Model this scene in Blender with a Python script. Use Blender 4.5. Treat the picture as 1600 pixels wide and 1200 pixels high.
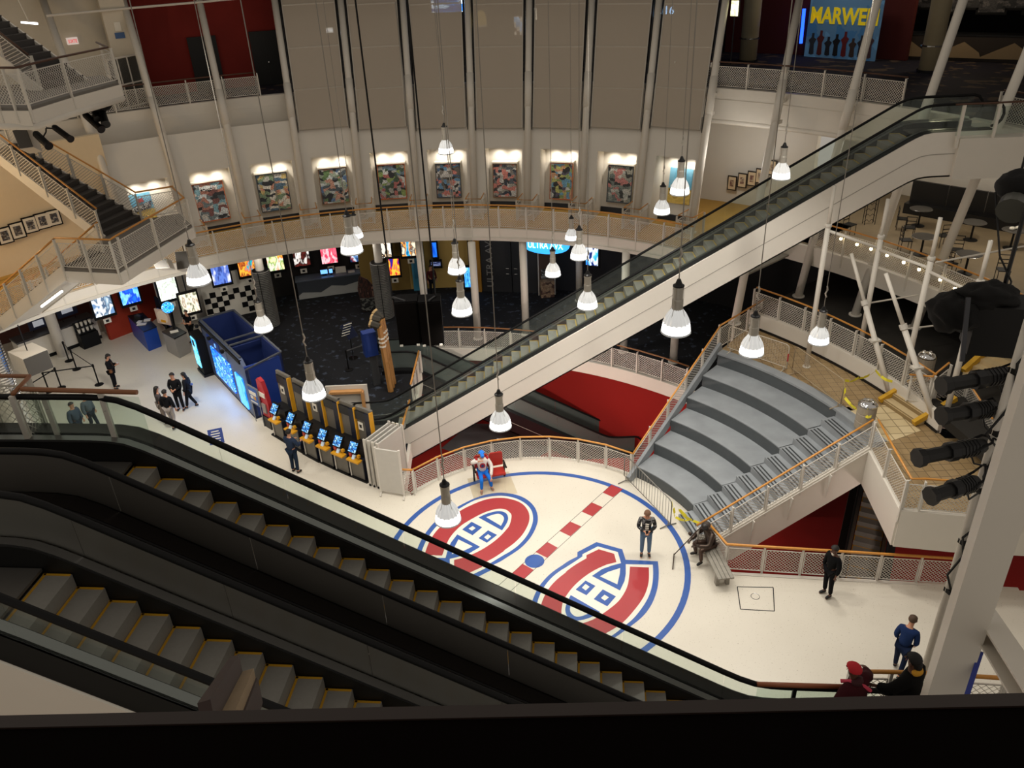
import bpy, math, random
from mathutils import Vector, Matrix, noise
from mathutils.geometry import tessellate_polygon
random.seed(7)
for _o in list(bpy.data.objects): bpy.data.objects.remove(_o)
SC = bpy.context.scene
COL = SC.collection
V = Vector
PI = math.pi
# ---------------------------------------------------------------- camera
CH = 16.82
FPX = 1265.7
_pt, _rl = 0.51246, -0.04758
FW = V((0, math.cos(_pt), -math.sin(_pt)))
_u0 = V((0, math.sin(_pt), math.cos(_pt))); _r0 = V((1, 0, 0))
CR = _r0*math.cos(_rl) + _u0*math.sin(_rl)
CU = _u0*math.cos(_rl) - _r0*math.sin(_rl)
cam = bpy.data.cameras.new('camera'); camo = bpy.data.objects.new('camera', cam); COL.objects.link(camo)
cam.sensor_width = 36; cam.lens = FPX*36/1600; cam.clip_start = 0.02; cam.clip_end = 300
_m = Matrix((CR, CU, -FW)).transposed().to_4x4(); _m.translation = V((0, 0, CH)); camo.matrix_world = _m
SC.camera = camo
SC.cycles.transparent_max_bounces = 16
# ---------------------------------------------------------------- world and exposure
W = bpy.data.worlds.new('world'); SC.world = W; W.use_nodes = True
W.node_tree.nodes['Background'].inputs[0].default_value = (1.0, 0.90, 0.78, 1)
W.node_tree.nodes['Background'].inputs[1].default_value = 0.33
SC.view_settings.view_transform = 'Standard'; SC.view_settings.look = 'None'
SC.view_settings.exposure = 0.12; SC.view_settings.gamma = 1; SC.view_settings.use_curve_mapping = False
LAMP_W = 230.0      # watts of a pendant lamp
def light(kind, loc, power, color=(1, .95, .88), size=.1, target=None, cone=None, parent=None, blend=.6, name='lamp_light'):
    d = bpy.data.lights.new(name, kind); d.energy = power; d.color = color
    if kind == 'AREA': d.size = size
    else: d.shadow_soft_size = size
    if kind == 'SPOT': d.spot_size = cone or 2.2; d.spot_blend = blend
    o = bpy.data.objects.new(name, d); COL.objects.link(o); o.location = loc
    if target is not None: o.rotation_euler = (V(target)-V(loc)).to_track_quat('-Z', 'Y').to_euler()
    if parent:
        o.parent = parent; o.matrix_parent_inverse = parent.matrix_basis.inverted()
    return o
# unseen fill spots added for the floors, one of them under the stair landing
for _p, _w in (((-12.6, 26.4, 7.35), 1000), ((-7, 20, 15.9), 1500), ((1, 19, 15.9), 1300), ((8, 19, 15.9), 1700), ((-4, 27, 15.9), 700)):
    light('SPOT', _p, _w, (1, .94, .84), .35, ((-14.5, 28.5, 0) if _p[0] < -9 else (_p[0], _p[1], 0)), 1.75 if _p[2] > 9 else 2.5, None, .7, 'fill_spot')
# ---------------------------------------------------------------- point finding (a photo ray met with a level of the building)
def ray(px, py): return CR*(px-800) + CU*(600-py) + FW*FPX
def G(px, py, z):
    d = ray(px, py); t = (z-CH)/d.z; return V((d.x*t, d.y*t, z))
def GY(px, py, y):
    d = ray(px, py); t = y/d.y; return V((d.x*t, y, CH+d.z*t))
def GD(px, py, depth): return V((0, 0, CH)) + ray(px, py)*(depth/FPX)
def PX(p):
    q = V(p)-V((0, 0, CH)); w = q.dot(FW); return 800+FPX*q.dot(CR)/w, 600-FPX*q.dot(CU)/w
RC = V((-4.2, 18.0, 0)); LC = V((.43, 18.84, 0))
Z2, Z3, ZM, ZR = 5.25, 10.5, 2.7, 3.3
def pol(c, r, deg, z=0): a = math.radians(deg); return V((c.x+r*math.cos(a), c.y+r*math.sin(a), z))
def rad(p, c=RC): return math.hypot(p.x-c.x, p.y-c.y)
def ang(p, c=RC): return math.degrees(math.atan2(p.y-c.y, p.x-c.x))
def bis(fn, a, b, n=50):
    fa = fn(a)
    for _ in range(n):
        m = (a+b)/2; fm = fn(m)
        if (fm > 0) == (fa > 0): a, fa = m, fm
        else: b = m
    return (a+b)/2
def hz(base, py):
    return bis(lambda z: PX((base.x, base.y, z))[1]-py, base.z, base.z+14)
# ---------------------------------------------------------------- materials
def lin(h):
    h = h.lstrip('#'); c = [int(h[i:i+2], 16)/255 for i in (0, 2, 4)]
    return tuple(x/12.92 if x <= .04045 else ((x+.055)/1.055)**2.4 for x in c) + (1,)
MATS = {}
def mat(name, hexc, rough=.5, metal=0., var=.06, scale=6., bump=0., emit=0., emitc=None, alpha=None, spec=.5, trans=0., aniso=0.):
    if name in MATS: return MATS[name]
    m = bpy.data.materials.new(name); m.use_nodes = True; nt = m.node_tree; b = nt.nodes['Principled BSDF']; MATS[name] = m
    c = lin(hexc)
    b.inputs['Roughness'].default_value = rough; b.inputs['Metallic'].default_value = metal
    b.inputs['Specular IOR Level'].default_value = spec; b.inputs['Base Color'].default_value = c
    if aniso: b.inputs['Anisotropic'].default_value = aniso
    if trans: b.inputs['Transmission Weight'].default_value = trans
    if alpha is not None: b.inputs['Alpha'].default_value = alpha
    if var or bump:
        tc = nt.nodes.new('ShaderNodeTexCoord'); no = nt.nodes.new('ShaderNodeTexNoise'); no.inputs['Scale'].default_value = scale; no.inputs['Detail'].default_value = 5
        nt.links.new(tc.outputs['Object'], no.inputs['Vector'])
        if var:
            mx = nt.nodes.new('ShaderNodeMix'); mx.data_type = 'RGBA'
            mx.inputs[6].default_value = tuple(x*(1-var) for x in c[:3])+(1,); mx.inputs[7].default_value = tuple(min(1, x*(1+var)) for x in c[:3])+(1,)
            nt.links.new(no.outputs['Fac'], mx.inputs[0]); nt.links.new(mx.outputs[2], b.inputs['Base Color'])
        if bump:
            bp = nt.nodes.new('ShaderNodeBump'); bp.inputs['Strength'].default_value = bump; bp.inputs['Distance'].default_value = .01
            nt.links.new(no.outputs['Fac'], bp.inputs['Height']); nt.links.new(bp.outputs['Normal'], b.inputs['Normal'])
    if emit:
        b.inputs['Emission Color'].default_value = lin(emitc or hexc); b.inputs['Emission Strength'].default_value = emit
    return m
def glass(name, hexc='#f3f8f5', clear=.98, rough=.02):
    if name in MATS: return MATS[name]
    m = bpy.data.materials.new(name); m.use_nodes = True; nt = m.node_tree; nt.nodes.clear(); MATS[name] = m
    out = nt.nodes.new('ShaderNodeOutputMaterial'); tr = nt.nodes.new('ShaderNodeBsdfTransparent'); gl = nt.nodes.new('ShaderNodeBsdfGlossy'); lw = nt.nodes.new('ShaderNodeLayerWeight'); pw = nt.nodes.new('ShaderNodeMath'); pw.operation = 'POWER'; pw.inputs[1].default_value = 4; fr = nt.nodes.new('ShaderNodeMath'); fr.operation = 'MULTIPLY_ADD'; fr.inputs[1].default_value = .35; fr.inputs[2].default_value = .025; nt.links.new(lw.outputs['Facing'], pw.inputs[0]); nt.links.new(pw.outputs[0], fr.inputs[0])
    df = nt.nodes.new('ShaderNodeBsdfDiffuse'); mx0 = nt.nodes.new('ShaderNodeMixShader'); mx = nt.nodes.new('ShaderNodeMixShader')
    tr.inputs[0].default_value = lin(hexc); df.inputs[0].default_value = lin(hexc); gl.inputs['Roughness'].default_value = rough; lw.inputs[0].default_value = .5
    mx0.inputs[0].default_value = 1-clear
    nt.links.new(tr.outputs[0], mx0.inputs[1]); nt.links.new(df.outputs[0], mx0.inputs[2])
    nt.links.new(fr.outputs[0], mx.inputs[0]); nt.links.new(mx0.outputs[0], mx.inputs[1]); nt.links.new(gl.outputs[0], mx.inputs[2]); nt.links.new(mx.outputs[0], out.inputs[0])
    return m
def ramp_mat(name, cols, scale, seed=0., emit=0., rough=.5, kind='voronoi', stretch=(1, 1, 1), detail=3., const=True):
    """print or picture: a few flat colours laid out by a procedural pattern"""
    if name in MATS: return MATS[name]
    m = bpy.data.materials.new(name); m.use_nodes = True; nt = m.node_tree; b = nt.nodes['Principled BSDF']; MATS[name] = m
    tc = nt.nodes.new('ShaderNodeTexCoord'); mp = nt.nodes.new('ShaderNodeMapping'); nt.links.new(tc.outputs['Generated'], mp.inputs[0])
    mp.inputs['Location'].default_value = (seed*3.1, seed*1.7, seed*2.3); mp.inputs['Scale'].default_value = stretch
    if kind == 'voronoi':
        sn = nt.nodes.new('ShaderNodeVectorMath'); sn.operation = 'SNAP'; sn.inputs[1].default_value = (1/scale*1.3, 9, 1/scale*.8); t = nt.nodes.new('ShaderNodeTexWhiteNoise')
        dn = nt.nodes.new('ShaderNodeTexNoise'); dn.inputs['Scale'].default_value = 3.; dv = nt.nodes.new('ShaderNodeVectorMath'); dv.operation = 'MULTIPLY_ADD'; dv.inputs[1].default_value = (.45, 0, .35); nt.links.new(mp.outputs[0], dn.inputs['Vector']); nt.links.new(dn.outputs['Color'], dv.inputs[0]); nt.links.new(mp.outputs[0], dv.inputs[2]); nt.links.new(dv.outputs[0], sn.inputs[0]); nt.links.new(sn.outputs[0], t.inputs['Vector']); fac = t.outputs['Value']
    else:
        t = nt.nodes.new('ShaderNodeTexNoise'); t.inputs['Scale'].default_value = scale; t.inputs['Detail'].default_value = detail
        nt.links.new(mp.outputs[0], t.inputs['Vector']); fac = t.outputs['Fac']
    r = nt.nodes.new('ShaderNodeValToRGB'); cr = r.color_ramp; cr.interpolation = 'CONSTANT' if const else 'LINEAR'
    n = len(cols); lo, hi = (0, 1) if kind == 'voronoi' else (.3, .7)
    while len(cr.elements) < n: cr.elements.new(.5)
    for i, c in enumerate(cols): cr.elements[i].position = lo+(hi-lo)*i/n; cr.elements[i].color = lin(c)
    nt.links.new(fac, r.inputs[0]); outc = r.outputs[0]
    if kind == 'voronoi':
        n2 = nt.nodes.new('ShaderNodeTexNoise'); n2.inputs['Scale'].default_value = scale*5; n2.inputs['Detail'].default_value = 3; nt.links.new(mp.outputs[0], n2.inputs['Vector'])
        r2 = nt.nodes.new('ShaderNodeMapRange'); r2.inputs[1].default_value = .35; r2.inputs[2].default_value = .65; r2.inputs[3].default_value = .22; r2.inputs[4].default_value = 1.05; nt.links.new(n2.outputs['Fac'], r2.inputs[0])
        mu = nt.nodes.new('ShaderNodeMix'); mu.data_type = 'RGBA'; mu.blend_type = 'MULTIPLY'; mu.inputs[0].default_value = 1; nt.links.new(outc, mu.inputs[6]); nt.links.new(r2.outputs[0], mu.inputs[7]); hs = nt.nodes.new('ShaderNodeHueSaturation'); hs.inputs['Saturation'].default_value = .75 if not emit or emit < .3 else 1; nt.links.new(mu.outputs[2], hs.inputs['Color']); outc = hs.outputs[0]
    nt.links.new(outc, b.inputs['Base Color']); b.inputs['Roughness'].default_value = rough
    if emit: nt.links.new(outc, b.inputs['Emission Color']); b.inputs['Emission Strength'].default_value = emit
    return m
WHITE = mat('white_paint', '#d9d3c8', .45, var=.03, scale=2)
WHITE2 = mat('steel_white', '#cfcac0', .4, var=.04, scale=8)
WOOD = mat('handrail_wood', '#c98a3c', .35, var=.18, scale=14)
BLACK = mat('black_rubber', '#070708', .6, var=.1, spec=.25)
DARK = mat('dark_metal', '#1a1a1c', .4, .3)
STEEL = mat('stainless_steel', '#8d8d8d', .28, .95, var=.05, aniso=.6)
CHROME = mat('chrome', '#d8d8d8', .12, 1.)
GLASS = glass('clear_glass')
# ---------------------------------------------------------------- mesh builder
class MB:
    def __init__(s): s.v = []; s.f = []
    def add(s, vs, fs):
        n = len(s.v); s.v += [tuple(x) for x in vs]; s.f += [tuple(i+n for i in f) for f in fs]; return s
    def hexa(s, c8): return s.add(c8, [(0, 3, 2, 1), (4, 5, 6, 7), (0, 1, 5, 4), (1, 2, 6, 5), (2, 3, 7, 6), (3, 0, 4, 7)])
    def box(s, c, size, rz=0., ax=None):
        c = V(c); x, y, z = [k/2 for k in size]
        if ax is None: ca, sa = math.cos(rz), math.sin(rz); ax = (V((ca, sa, 0)), V((-sa, ca, 0)), V((0, 0, 1)))
        X, Y, Zv = ax[0]*x, ax[1]*y, ax[2]*z
        return s.hexa([c-X-Y-Zv, c+X-Y-Zv, c+X+Y-Zv, c-X+Y-Zv, c-X-Y+Zv, c+X-Y+Zv, c+X+Y+Zv, c-X+Y+Zv])
    def bar(s, p, q, w, h, up=V((0, 0, 1))):
        p, q = V(p), V(q); d = (q-p); L = d.length
        if L < 1e-6: return s
        d.normalize(); sd = d.cross(up)
        if sd.length < 1e-4: sd = d.cross(V((1, 0, 0)))
        sd.normalize(); u = sd.cross(d)
        return s.box((p+q)/2, (L, w, h), ax=(d, sd, u))
    def tube(s, p, q, r, r2=None, n=8): return s.path([p, q], [r, r if r2 is None else r2], n)
    def path(s, pts, r, n=8, caps=True, closed=False):
        pts = [V(p) for p in pts]; k = len(pts); rs = r if isinstance(r, (list, tuple)) else [r]*k
        vs = []; fs = []; prev = None
        for i, p in enumerate(pts):
            if closed: d = pts[(i+1) % k]-pts[i-1]
            else: d = (pts[min(i+1, k-1)]-pts[max(i-1, 0)])
            if d.length < 1e-9: d = V((0, 0, 1))
            d.normalize()
            if prev is None:
                a = d.cross(V((0, 0, 1)))
                if a.length < 1e-3: a = d.cross(V((1, 0, 0)))
            else: a = prev - d*prev.dot(d)
            a.normalize(); prev = a; b = d.cross(a)
            for j in range(n): t = 2*PI*j/n; vs.append(p+(a*math.cos(t)+b*math.sin(t))*rs[i])
        for i in range(k-1 if not closed else k):
            i2 = (i+1) % k
            for j in range(n): fs.append((i*n+j, i*n+(j+1) % n, i2*n+(j+1) % n, i2*n+j))
        if caps and not closed: fs.append(tuple(range(n-1, -1, -1))); fs.append(tuple(range((k-1)*n, k*n)))
        return s.add(vs, fs)
    def lathe(s, prof, c=(0, 0, 0), n=16, caps=True, wob=None):
        c = V(c); vs = []; fs = []
        for i, (r, z) in enumerate(prof):
            for j in range(n):
                t = 2*PI*j/n; rr = r*(1+(wob(i, j) if wob else 0)); vs.append(c+V((rr*math.cos(t), rr*math.sin(t), z)))
        for i in range(len(prof)-1):
            for j in range(n): fs.append((i*n+j, i*n+(j+1) % n, (i+1)*n+(j+1) % n, (i+1)*n+j))
        if caps: fs.append(tuple(range(n-1, -1, -1))); fs.append(tuple(range((len(prof)-1)*n, len(prof)*n)))
        return s.add(vs, fs)
    def prism(s, poly, z0, z1):
        poly = [V((p[0], p[1], 0)) for p in poly]; n = len(poly)
        ar = sum(poly[i].x*poly[(i+1) % n].y-poly[(i+1) % n].x*poly[i].y for i in range(n))
        if ar < 0: poly = poly[::-1]
        tri = tessellate_polygon([poly])
        vs = [(p.x, p.y, z0) for p in poly]+[(p.x, p.y, z1) for p in poly]; fs = []
        for t in tri:
            a, b, c = t
            if (poly[b]-poly[a]).cross(poly[c]-poly[a]).z < 0: a, c = c, a
            fs.append((a+n, b+n, c+n)); fs.append((c, b, a))
        fs += [(i, (i+1) % n, (i+1) % n+n, i+n) for i in range(n)]
        return s.add(vs, fs)
    def slab(s, pts, off):
        """planar polygon pts (3D) given thickness by vector off"""
        pts = [V(p) for p in pts]; n = len(pts); tri = tessellate_polygon([pts]); off = V(off)
        vs = pts+[p+off for p in pts]; fs = []
        for t in tri: fs.append(tuple(t)); fs.append(tuple(i+n for i in reversed(t)))
        fs += [(i, i+n, (i+1) % n+n, (i+1) % n) for i in range(n)]
        return s.add(vs, fs)
    def loft(s, rings):
        k = len(rings[0]); vs = [q for r in rings for q in r]; fs = [tuple(range(k-1, -1, -1)), tuple(range((len(rings)-1)*k, len(rings)*k))]
        for i in range(len(rings)-1):
            for j in range(k): fs.append((i*k+j, i*k+(j+1) % k, (i+1)*k+(j+1) % k, (i+1)*k+j))
        return s.add(vs, fs)
    def quad(s, *p): return s.add(p, [tuple(range(len(p)))])
    def ball(s, c, r, n=10, m=7):
        c = V(c); rx, ry, rz = (r, r, r) if not isinstance(r, (tuple, list)) else r
        vs = []; fs = []
        for i in range(m+1):
            a = PI*i/m
            for j in range(n): t = 2*PI*j/n; vs.append(c+V((rx*math.sin(a)*math.cos(t), ry*math.sin(a)*math.sin(t), rz*math.cos(a))))
        for i in range(m):
            for j in range(n): fs.append((i*n+j, (i+1)*n+j, (i+1)*n+(j+1) % n, i*n+(j+1) % n))
        return s.add(vs, fs)
    def build(s, name, m, parent=None, smooth=False, weld=False):
        me = bpy.data.meshes.new(name); me.from_pydata(s.v, [], s.f)
        if weld or smooth:
            import bmesh
            bm = bmesh.new(); bm.from_mesh(me); bmesh.ops.remove_doubles(bm, verts=bm.verts, dist=1e-5); bmesh.ops.recalc_face_normals(bm, faces=bm.faces); bm.to_mesh(me); bm.free()
        me.materials.append(m)
        if smooth:
            me.polygons.foreach_set('use_smooth', [True]*len(me.polygons))
        me.update()
        o = bpy.data.objects.new(name, me); COL.objects.link(o)
        if parent: attach(o, parent)
        return o
def attach(o, parent):
    o.parent = parent; M = parent.matrix_basis
    q = parent
    mats = [q.matrix_basis]
    while q.parent: mats.append(q.matrix_parent_inverse); q = q.parent; mats.append(q.matrix_basis)
    W_ = Matrix.Identity(4)
    for x in mats: W_ = x @ W_
    o.matrix_parent_inverse = W_.inverted()
USED = set()
def tag(o, label, cat, group=None):
    o['label'] = label; o['category'] = cat
    if group: o['group'] = group
    return o
def thing(name, label, cat, loc=(0, 0, 0), group=None):
    o = bpy.data.objects.new(name, None); COL.objects.link(o); o.location = loc; o.empty_display_size = .2
    o.matrix_basis = Matrix.Translation(V(loc)); return tag(o, label, cat, group)
def struct(o): o['kind'] = 'structure'; return o
def smart_smooth(o, deg=40):
    for p in o.data.polygons: p.use_smooth = True
    return o
def text_mesh(name, s, m, origin, xdir, ydir, height, parent=None, depth=.01, align='CENTER', bold=0., width=None):
    """lettering as a mesh: origin = middle of the baseline"""
    cu = bpy.data.curves.new('lettering', 'FONT'); cu.body = s; cu.size = 1; cu.align_x = align; cu.extrude = depth/2/height; cu.offset = bold; cu.resolution_u = 3
    to = bpy.data.objects.new('lettering_tmp', cu); COL.objects.link(to)
    dg = bpy.context.evaluated_depsgraph_get(); me = bpy.data.meshes.new_from_object(to.evaluated_get(dg)); bpy.data.objects.remove(to); bpy.data.curves.remove(cu)
    xd, yd = V(xdir).normalized(), V(ydir).normalized(); zd = xd.cross(yd)
    h = max(v.co.y for v in me.vertices); w = max(v.co.x for v in me.vertices)-min(v.co.x for v in me.vertices); k = height/h; kx = (width/w) if width else k
    for v in me.vertices: v.co = V(origin)+xd*(v.co.x*kx)+yd*(v.co.y*k)+zd*(v.co.z*height)
    me.materials.clear(); me.materials.append(m); o = bpy.data.objects.new(name, me); COL.objects.link(o)
    if parent: attach(o, parent)
    return o
# ---------------------------------------------------------------- wire mesh railings
def wires(mb, a, b, h0, h1, d=.1, w=.0155):
    a, b = V(a), V(b); L = math.hypot((b-a).x, (b-a).y); Hh = h1-h0
    if L < .05: return
    ex = (b-a)/L; up = V((0, 0, 1))
    for sg in (1, -1):
        k = -Hh if sg > 0 else 0.
        s0 = k+d*.5
        while s0 < (L if sg > 0 else L+Hh):
            # line s = s0 + sg*h
            ha, hb = 0., Hh
            lo, hi = s0+sg*ha, s0+sg*hb
            if sg > 0:
                if lo < 0: ha = -s0
                if hi > L: hb = L-s0
            else:
                if lo > L: ha = s0-L
                if hi < 0: hb = s0
            if hb-ha > .02:
                p = a+ex*(s0+sg*ha)+up*(h0+ha); q = a+ex*(s0+sg*hb)+up*(h0+hb); e = ex*(w*.7)
                mb.quad(p-e, p+e, q+e, q-e)
            s0 += d
def railing(name, label, pts, group=None, h0=.08, h1=.86, hr=1.02, hoff=.08, wood=None, pmat=None, side=1, dia=.032, posts=True, drop=.25, d=.1, cat='railing', hand=True, mesh=True, parent=None, w=.0155, endpost=True):
    pts = [V(p) for p in pts]; wood = wood or WOOD; pmat = pmat or WHITE2
    r = parent or thing(name, label, cat, tuple(pts[0]), group)
    nv = []
    for i in range(len(pts)):
        t = (pts[min(i+1, len(pts)-1)]-pts[max(i-1, 0)]); t.z = 0; t.normalize(); nv.append(V((-t.y, t.x, 0))*side)
    up = V((0, 0, 1))
    for i in range(len(pts)-1):
        a, b = pts[i], pts[i+1]; e = (b-a); L = e.length; g = min(.05, L*.08); e = e/L; a2, b2 = a+e*g, b-e*g
        if mesh:
            m = MB(); t = .022
            m.bar(a2+up*h0, b2+up*h0, t, t); m.bar(a2+up*h1, b2+up*h1, t, t); m.bar(a2+up*h0, a2+up*h1, t, t, e); m.bar(b2+up*h0, b2+up*h1, t, t, e)
            fo = m.build('panel_frame', pmat, r)
            m = MB(); wires(m, a2, b2, h0, h1, d, w)
            if m.f: m.build('wire_mesh', pmat, fo)
    if posts:
        for i, p in enumerate(pts):
            if not endpost and i in (0, len(pts)-1): continue
            t = V((nv[i].y, -nv[i].x, 0)); m = MB(); m.box(p+up*((hr-.03-drop)/2)-nv[i]*.03, (.05, .07, hr-.03+drop), ax=(t, nv[i], up)); m.bar(p+up*(hr-.06)-nv[i]*.03, p+up*(hr-.03)+nv[i]*hoff, .02, .02)
            m.build('post', pmat, r)
    if hand:
        m = MB(); m.path([p+up*hr+nv[i]*hoff for i, p in enumerate(pts)], dia, 8); m.build('handrail', wood, r, smooth=True)
    return r
def split(pts, pl=1.2):
    out = [V(pts[0])]
    for a, b in zip(pts, pts[1:]):
        a, b = V(a), V(b); n = max(1, round((b-a).length/pl))
        out += [a.lerp(b, (k+1)/n) for k in range(n)]
    return out
def arc(c, r, a0, a1, z, step=None, n=None):
    n = n or max(1, round(abs(math.radians(a1-a0))*r/(step or 1.2)))
    return [pol(c, r, a0+(a1-a0)*k/n, z) for k in range(n+1)]
# ================================================================ THE SETTING
ORD = ['leftmost', 'second', 'third', 'fourth', 'fifth', 'sixth', 'seventh', 'eighth', 'ninth', 'tenth', 'eleventh', 'twelfth', 'thirteenth', 'fourteenth', 'fifteenth', 'sixteenth', 'seventeenth', 'eighteenth', 'nineteenth', 'twentieth']
def speckle(name, base, spots, scale, thr, rough, base2=None, bscale=1.):
    m = mat(name, base, rough, var=0); nt = m.node_tree; b = nt.nodes['Principled BSDF']
    tc = nt.nodes.new('ShaderNodeTexCoord'); v = nt.nodes.new('ShaderNodeTexNoise'); v.inputs['Scale'].default_value = scale; v.inputs['Detail'].default_value = 2
    r = nt.nodes.new('ShaderNodeValToRGB'); r.color_ramp.elements[0].position = thr; r.color_ramp.elements[1].position = thr+.06
    mx = nt.nodes.new('ShaderNodeMix'); mx.data_type = 'RGBA'
    n2 = nt.nodes.new('ShaderNodeTexNoise'); n2.inputs['Scale'].default_value = bscale; n2.inputs['Detail'].default_value = 6
    m2 = nt.nodes.new('ShaderNodeMix'); m2.data_type = 'RGBA'; m2.inputs[6].default_value = lin(base); m2.inputs[7].default_value = lin(base2 or base)
    L = nt.links; L.new(tc.outputs['Object'], v.inputs['Vector']); L.new(tc.outputs['Object'], n2.inputs['Vector']); L.new(n2.outputs['Fac'], m2.inputs[0])
    L.new(v.outputs['Fac'], r.inputs[0]); L.new(r.outputs[0], mx.inputs[0]); L.new(m2.outputs[2], mx.inputs[6]); mx.inputs[7].default_value = lin(spots); L.new(mx.outputs[2], b.inputs['Base Color'])
    return m
TERR = speckle('terrazzo', '#dcd6c8', '#a99f8e', 26, .66, .34, '#cfc8ba', .6)
CARPET = speckle('dark_carpet', '#0f1118', '#3b4352', 3.2, .60, .95, '#0a0b10', 1.2)
CARPET3 = speckle('upper_carpet', '#15110f', '#5a4a3c', 1.4, .57, .9, '#1c1830', .5)
RED = mat('red_carpet', '#a51a12', .9, var=.1, scale=1.2)
TAN = mat('gallery_floor', '#b98f3c', .5, var=.12, scale=1.5)
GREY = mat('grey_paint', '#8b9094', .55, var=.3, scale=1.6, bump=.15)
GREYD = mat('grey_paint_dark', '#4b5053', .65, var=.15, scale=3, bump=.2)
def tilemat(name, a, b_, mortar, scale):
    m = mat(name, a, .5, var=0); nt = m.node_tree; b = nt.nodes['Principled BSDF']; tc = nt.nodes.new('ShaderNodeTexCoord'); br = nt.nodes.new('ShaderNodeTexBrick')
    br.offset = 0; br.inputs['Color1'].default_value = lin(a); br.inputs['Color2'].default_value = lin(b_); br.inputs['Mortar'].default_value = lin(mortar)
    br.inputs['Scale'].default_value = scale; br.inputs['Mortar Size'].default_value = .02; br.inputs['Brick Width'].default_value = .5; br.inputs['Row Height'].default_value = .5
    nt.links.new(tc.outputs['Object'], br.inputs['Vector']); nt.links.new(br.outputs[0], b.inputs['Base Color']); return m
TILE = tilemat('mezzanine_tile', '#a38a63', '#947b55', '#6d5a40', 1.7)
TILEB = tilemat('landing_tile', '#d6c39a', '#cdb98e', '#8f7d5c', 1.25)
# ---- main floor: pale terrazzo up to the carpet line
kline = [(640, 768), (600, 757), (560, 741), (520, 722), (480, 700), (440, 668), (415, 625), (345, 520), (300, 492), (245, 500)]
kl = [G(x, y, 0) for x, y in kline]
floor = [V((-3.62, 22.42, 0))]+arc(LC, 5.45, 136.8, 47.2, 0, n=24)+[pol(LC, 11, 47.2), pol(LC, 11, 24), pol(LC, 6.6, 14), V((5.6, 18.98, 0)), V((6.0, 17.86, 0)), V((13.5, 16.75, 0)), V((26, 15, 0)), V((26, -6, 0)), V((-42, -6, 0)), V((-42, 40, 0)), V((-18.6, 40, 0))]+kl[::-1]
struct(MB().prism(floor, -.3, 0).build('floor', TERR))
carp = kl[1:]+[V((-18.6, 44, 0)), V((26, 44, 0)), V((26, 20, 0)), V((14, 21, 0)), V((10.3, 29.2, 0))]+arc(RC, 15.72, 42, 88, 0, n=20)+[V((-4.0, 33.5, 0)), V((-4.05, 22.5, 0))]
struct(MB().prism(carp, -.3, -.004).build('floor_carpet', CARPET))
struct(MB().prism([(-14, 8), (30, 8), (30, 46), (-14, 46)], -5.3, -5).build('floor_lower', RED))
m = MB().prism([G(690, 700, -4.98), G(760, 640, -4.98), G(850, 640, -4.98), G(880, 690, -4.98), G(800, 740, -4.98)], -4.999, -4.98); struct(m.build('floor_lower_grey', mat('lower_grey_floor', '#6f7173', .6)))
# pale edge bands of the floor opening
def ringband(r0, r1, a0, a1, z0, z1, c=RC, n=None):
    n = n or max(4, int(abs(a1-a0)/2)); aa = [a0+(a1-a0)*i/n for i in range(n+1)]
    return MB().loft([[pol(c, r0, a, z0), pol(c, r1, a, z0), pol(c, r1, a, z1), pol(c, r0, a, z1)] for a in aa])
struct(ringband(15.55, 15.75, 40, 90, -.6, -.0).build('trim_1', WHITE, None, weld=True))
struct(ringband(5.45, 5.6, 47, 137, -.6, -.005, LC).build('trim_2', WHITE, None, weld=True))
m = MB().bar((6.0, 17.95, -.3), (14, 16.75, -.3), .12, .58); struct(m.build('trim_3', WHITE))
m = MB().bar((-3.98, 22.6, -.3), (-3.98, 33.6, -.3), .12, .58); struct(m.build('trim_4', WHITE))
# walls of the lower storey
struct(ringband(17.0, 17.4, 30, 115, -5, -.3).build('wall_lower_back', mat('lower_wall', '#a0170f', .8, var=.06, scale=.5), None, weld=True))
# ---- gallery (second level)
struct(ringband(17.1, 20.9, 46.5, 178, Z2-.5, Z2-.02, n=70).build('floor_gallery', WHITE, None, weld=True))
struct(ringband(20.85, 21.7, 120, 178, Z2-.3, Z2, n=30).build('floor_gallery_side', TAN, None, weld=True))
struct(ringband(17.3, 20.9, 46.5, 178, Z2-.02, Z2, n=70).build('floor_gallery_finish', TAN, None, weld=True))
struct(ringband(17.04, 17.12, 46.5, 178, Z2-.55, Z2-.42, n=70).build('trim_5', WHITE2, None, weld=True))
struct(ringband(20.6, 32, 4, 42, Z2-.75, Z2-.02, n=24).build('floor_restaurant', WHITE, None, weld=True))
struct(ringband(20.8, 32, 4, 42, Z2-.02, Z2, n=24).build('floor_restaurant_finish', mat('restaurant_floor', '#8a7a60', .5, var=.15, scale=2), None, weld=True))
# under-gallery ceiling of the ground floor
struct(ringband(17.6, 24.9, 40, 178, Z2-.62, Z2-.55, n=60).build('ceiling_lobby', mat('lobby_ceiling', '#8c877d', .8), None, weld=True))
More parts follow.
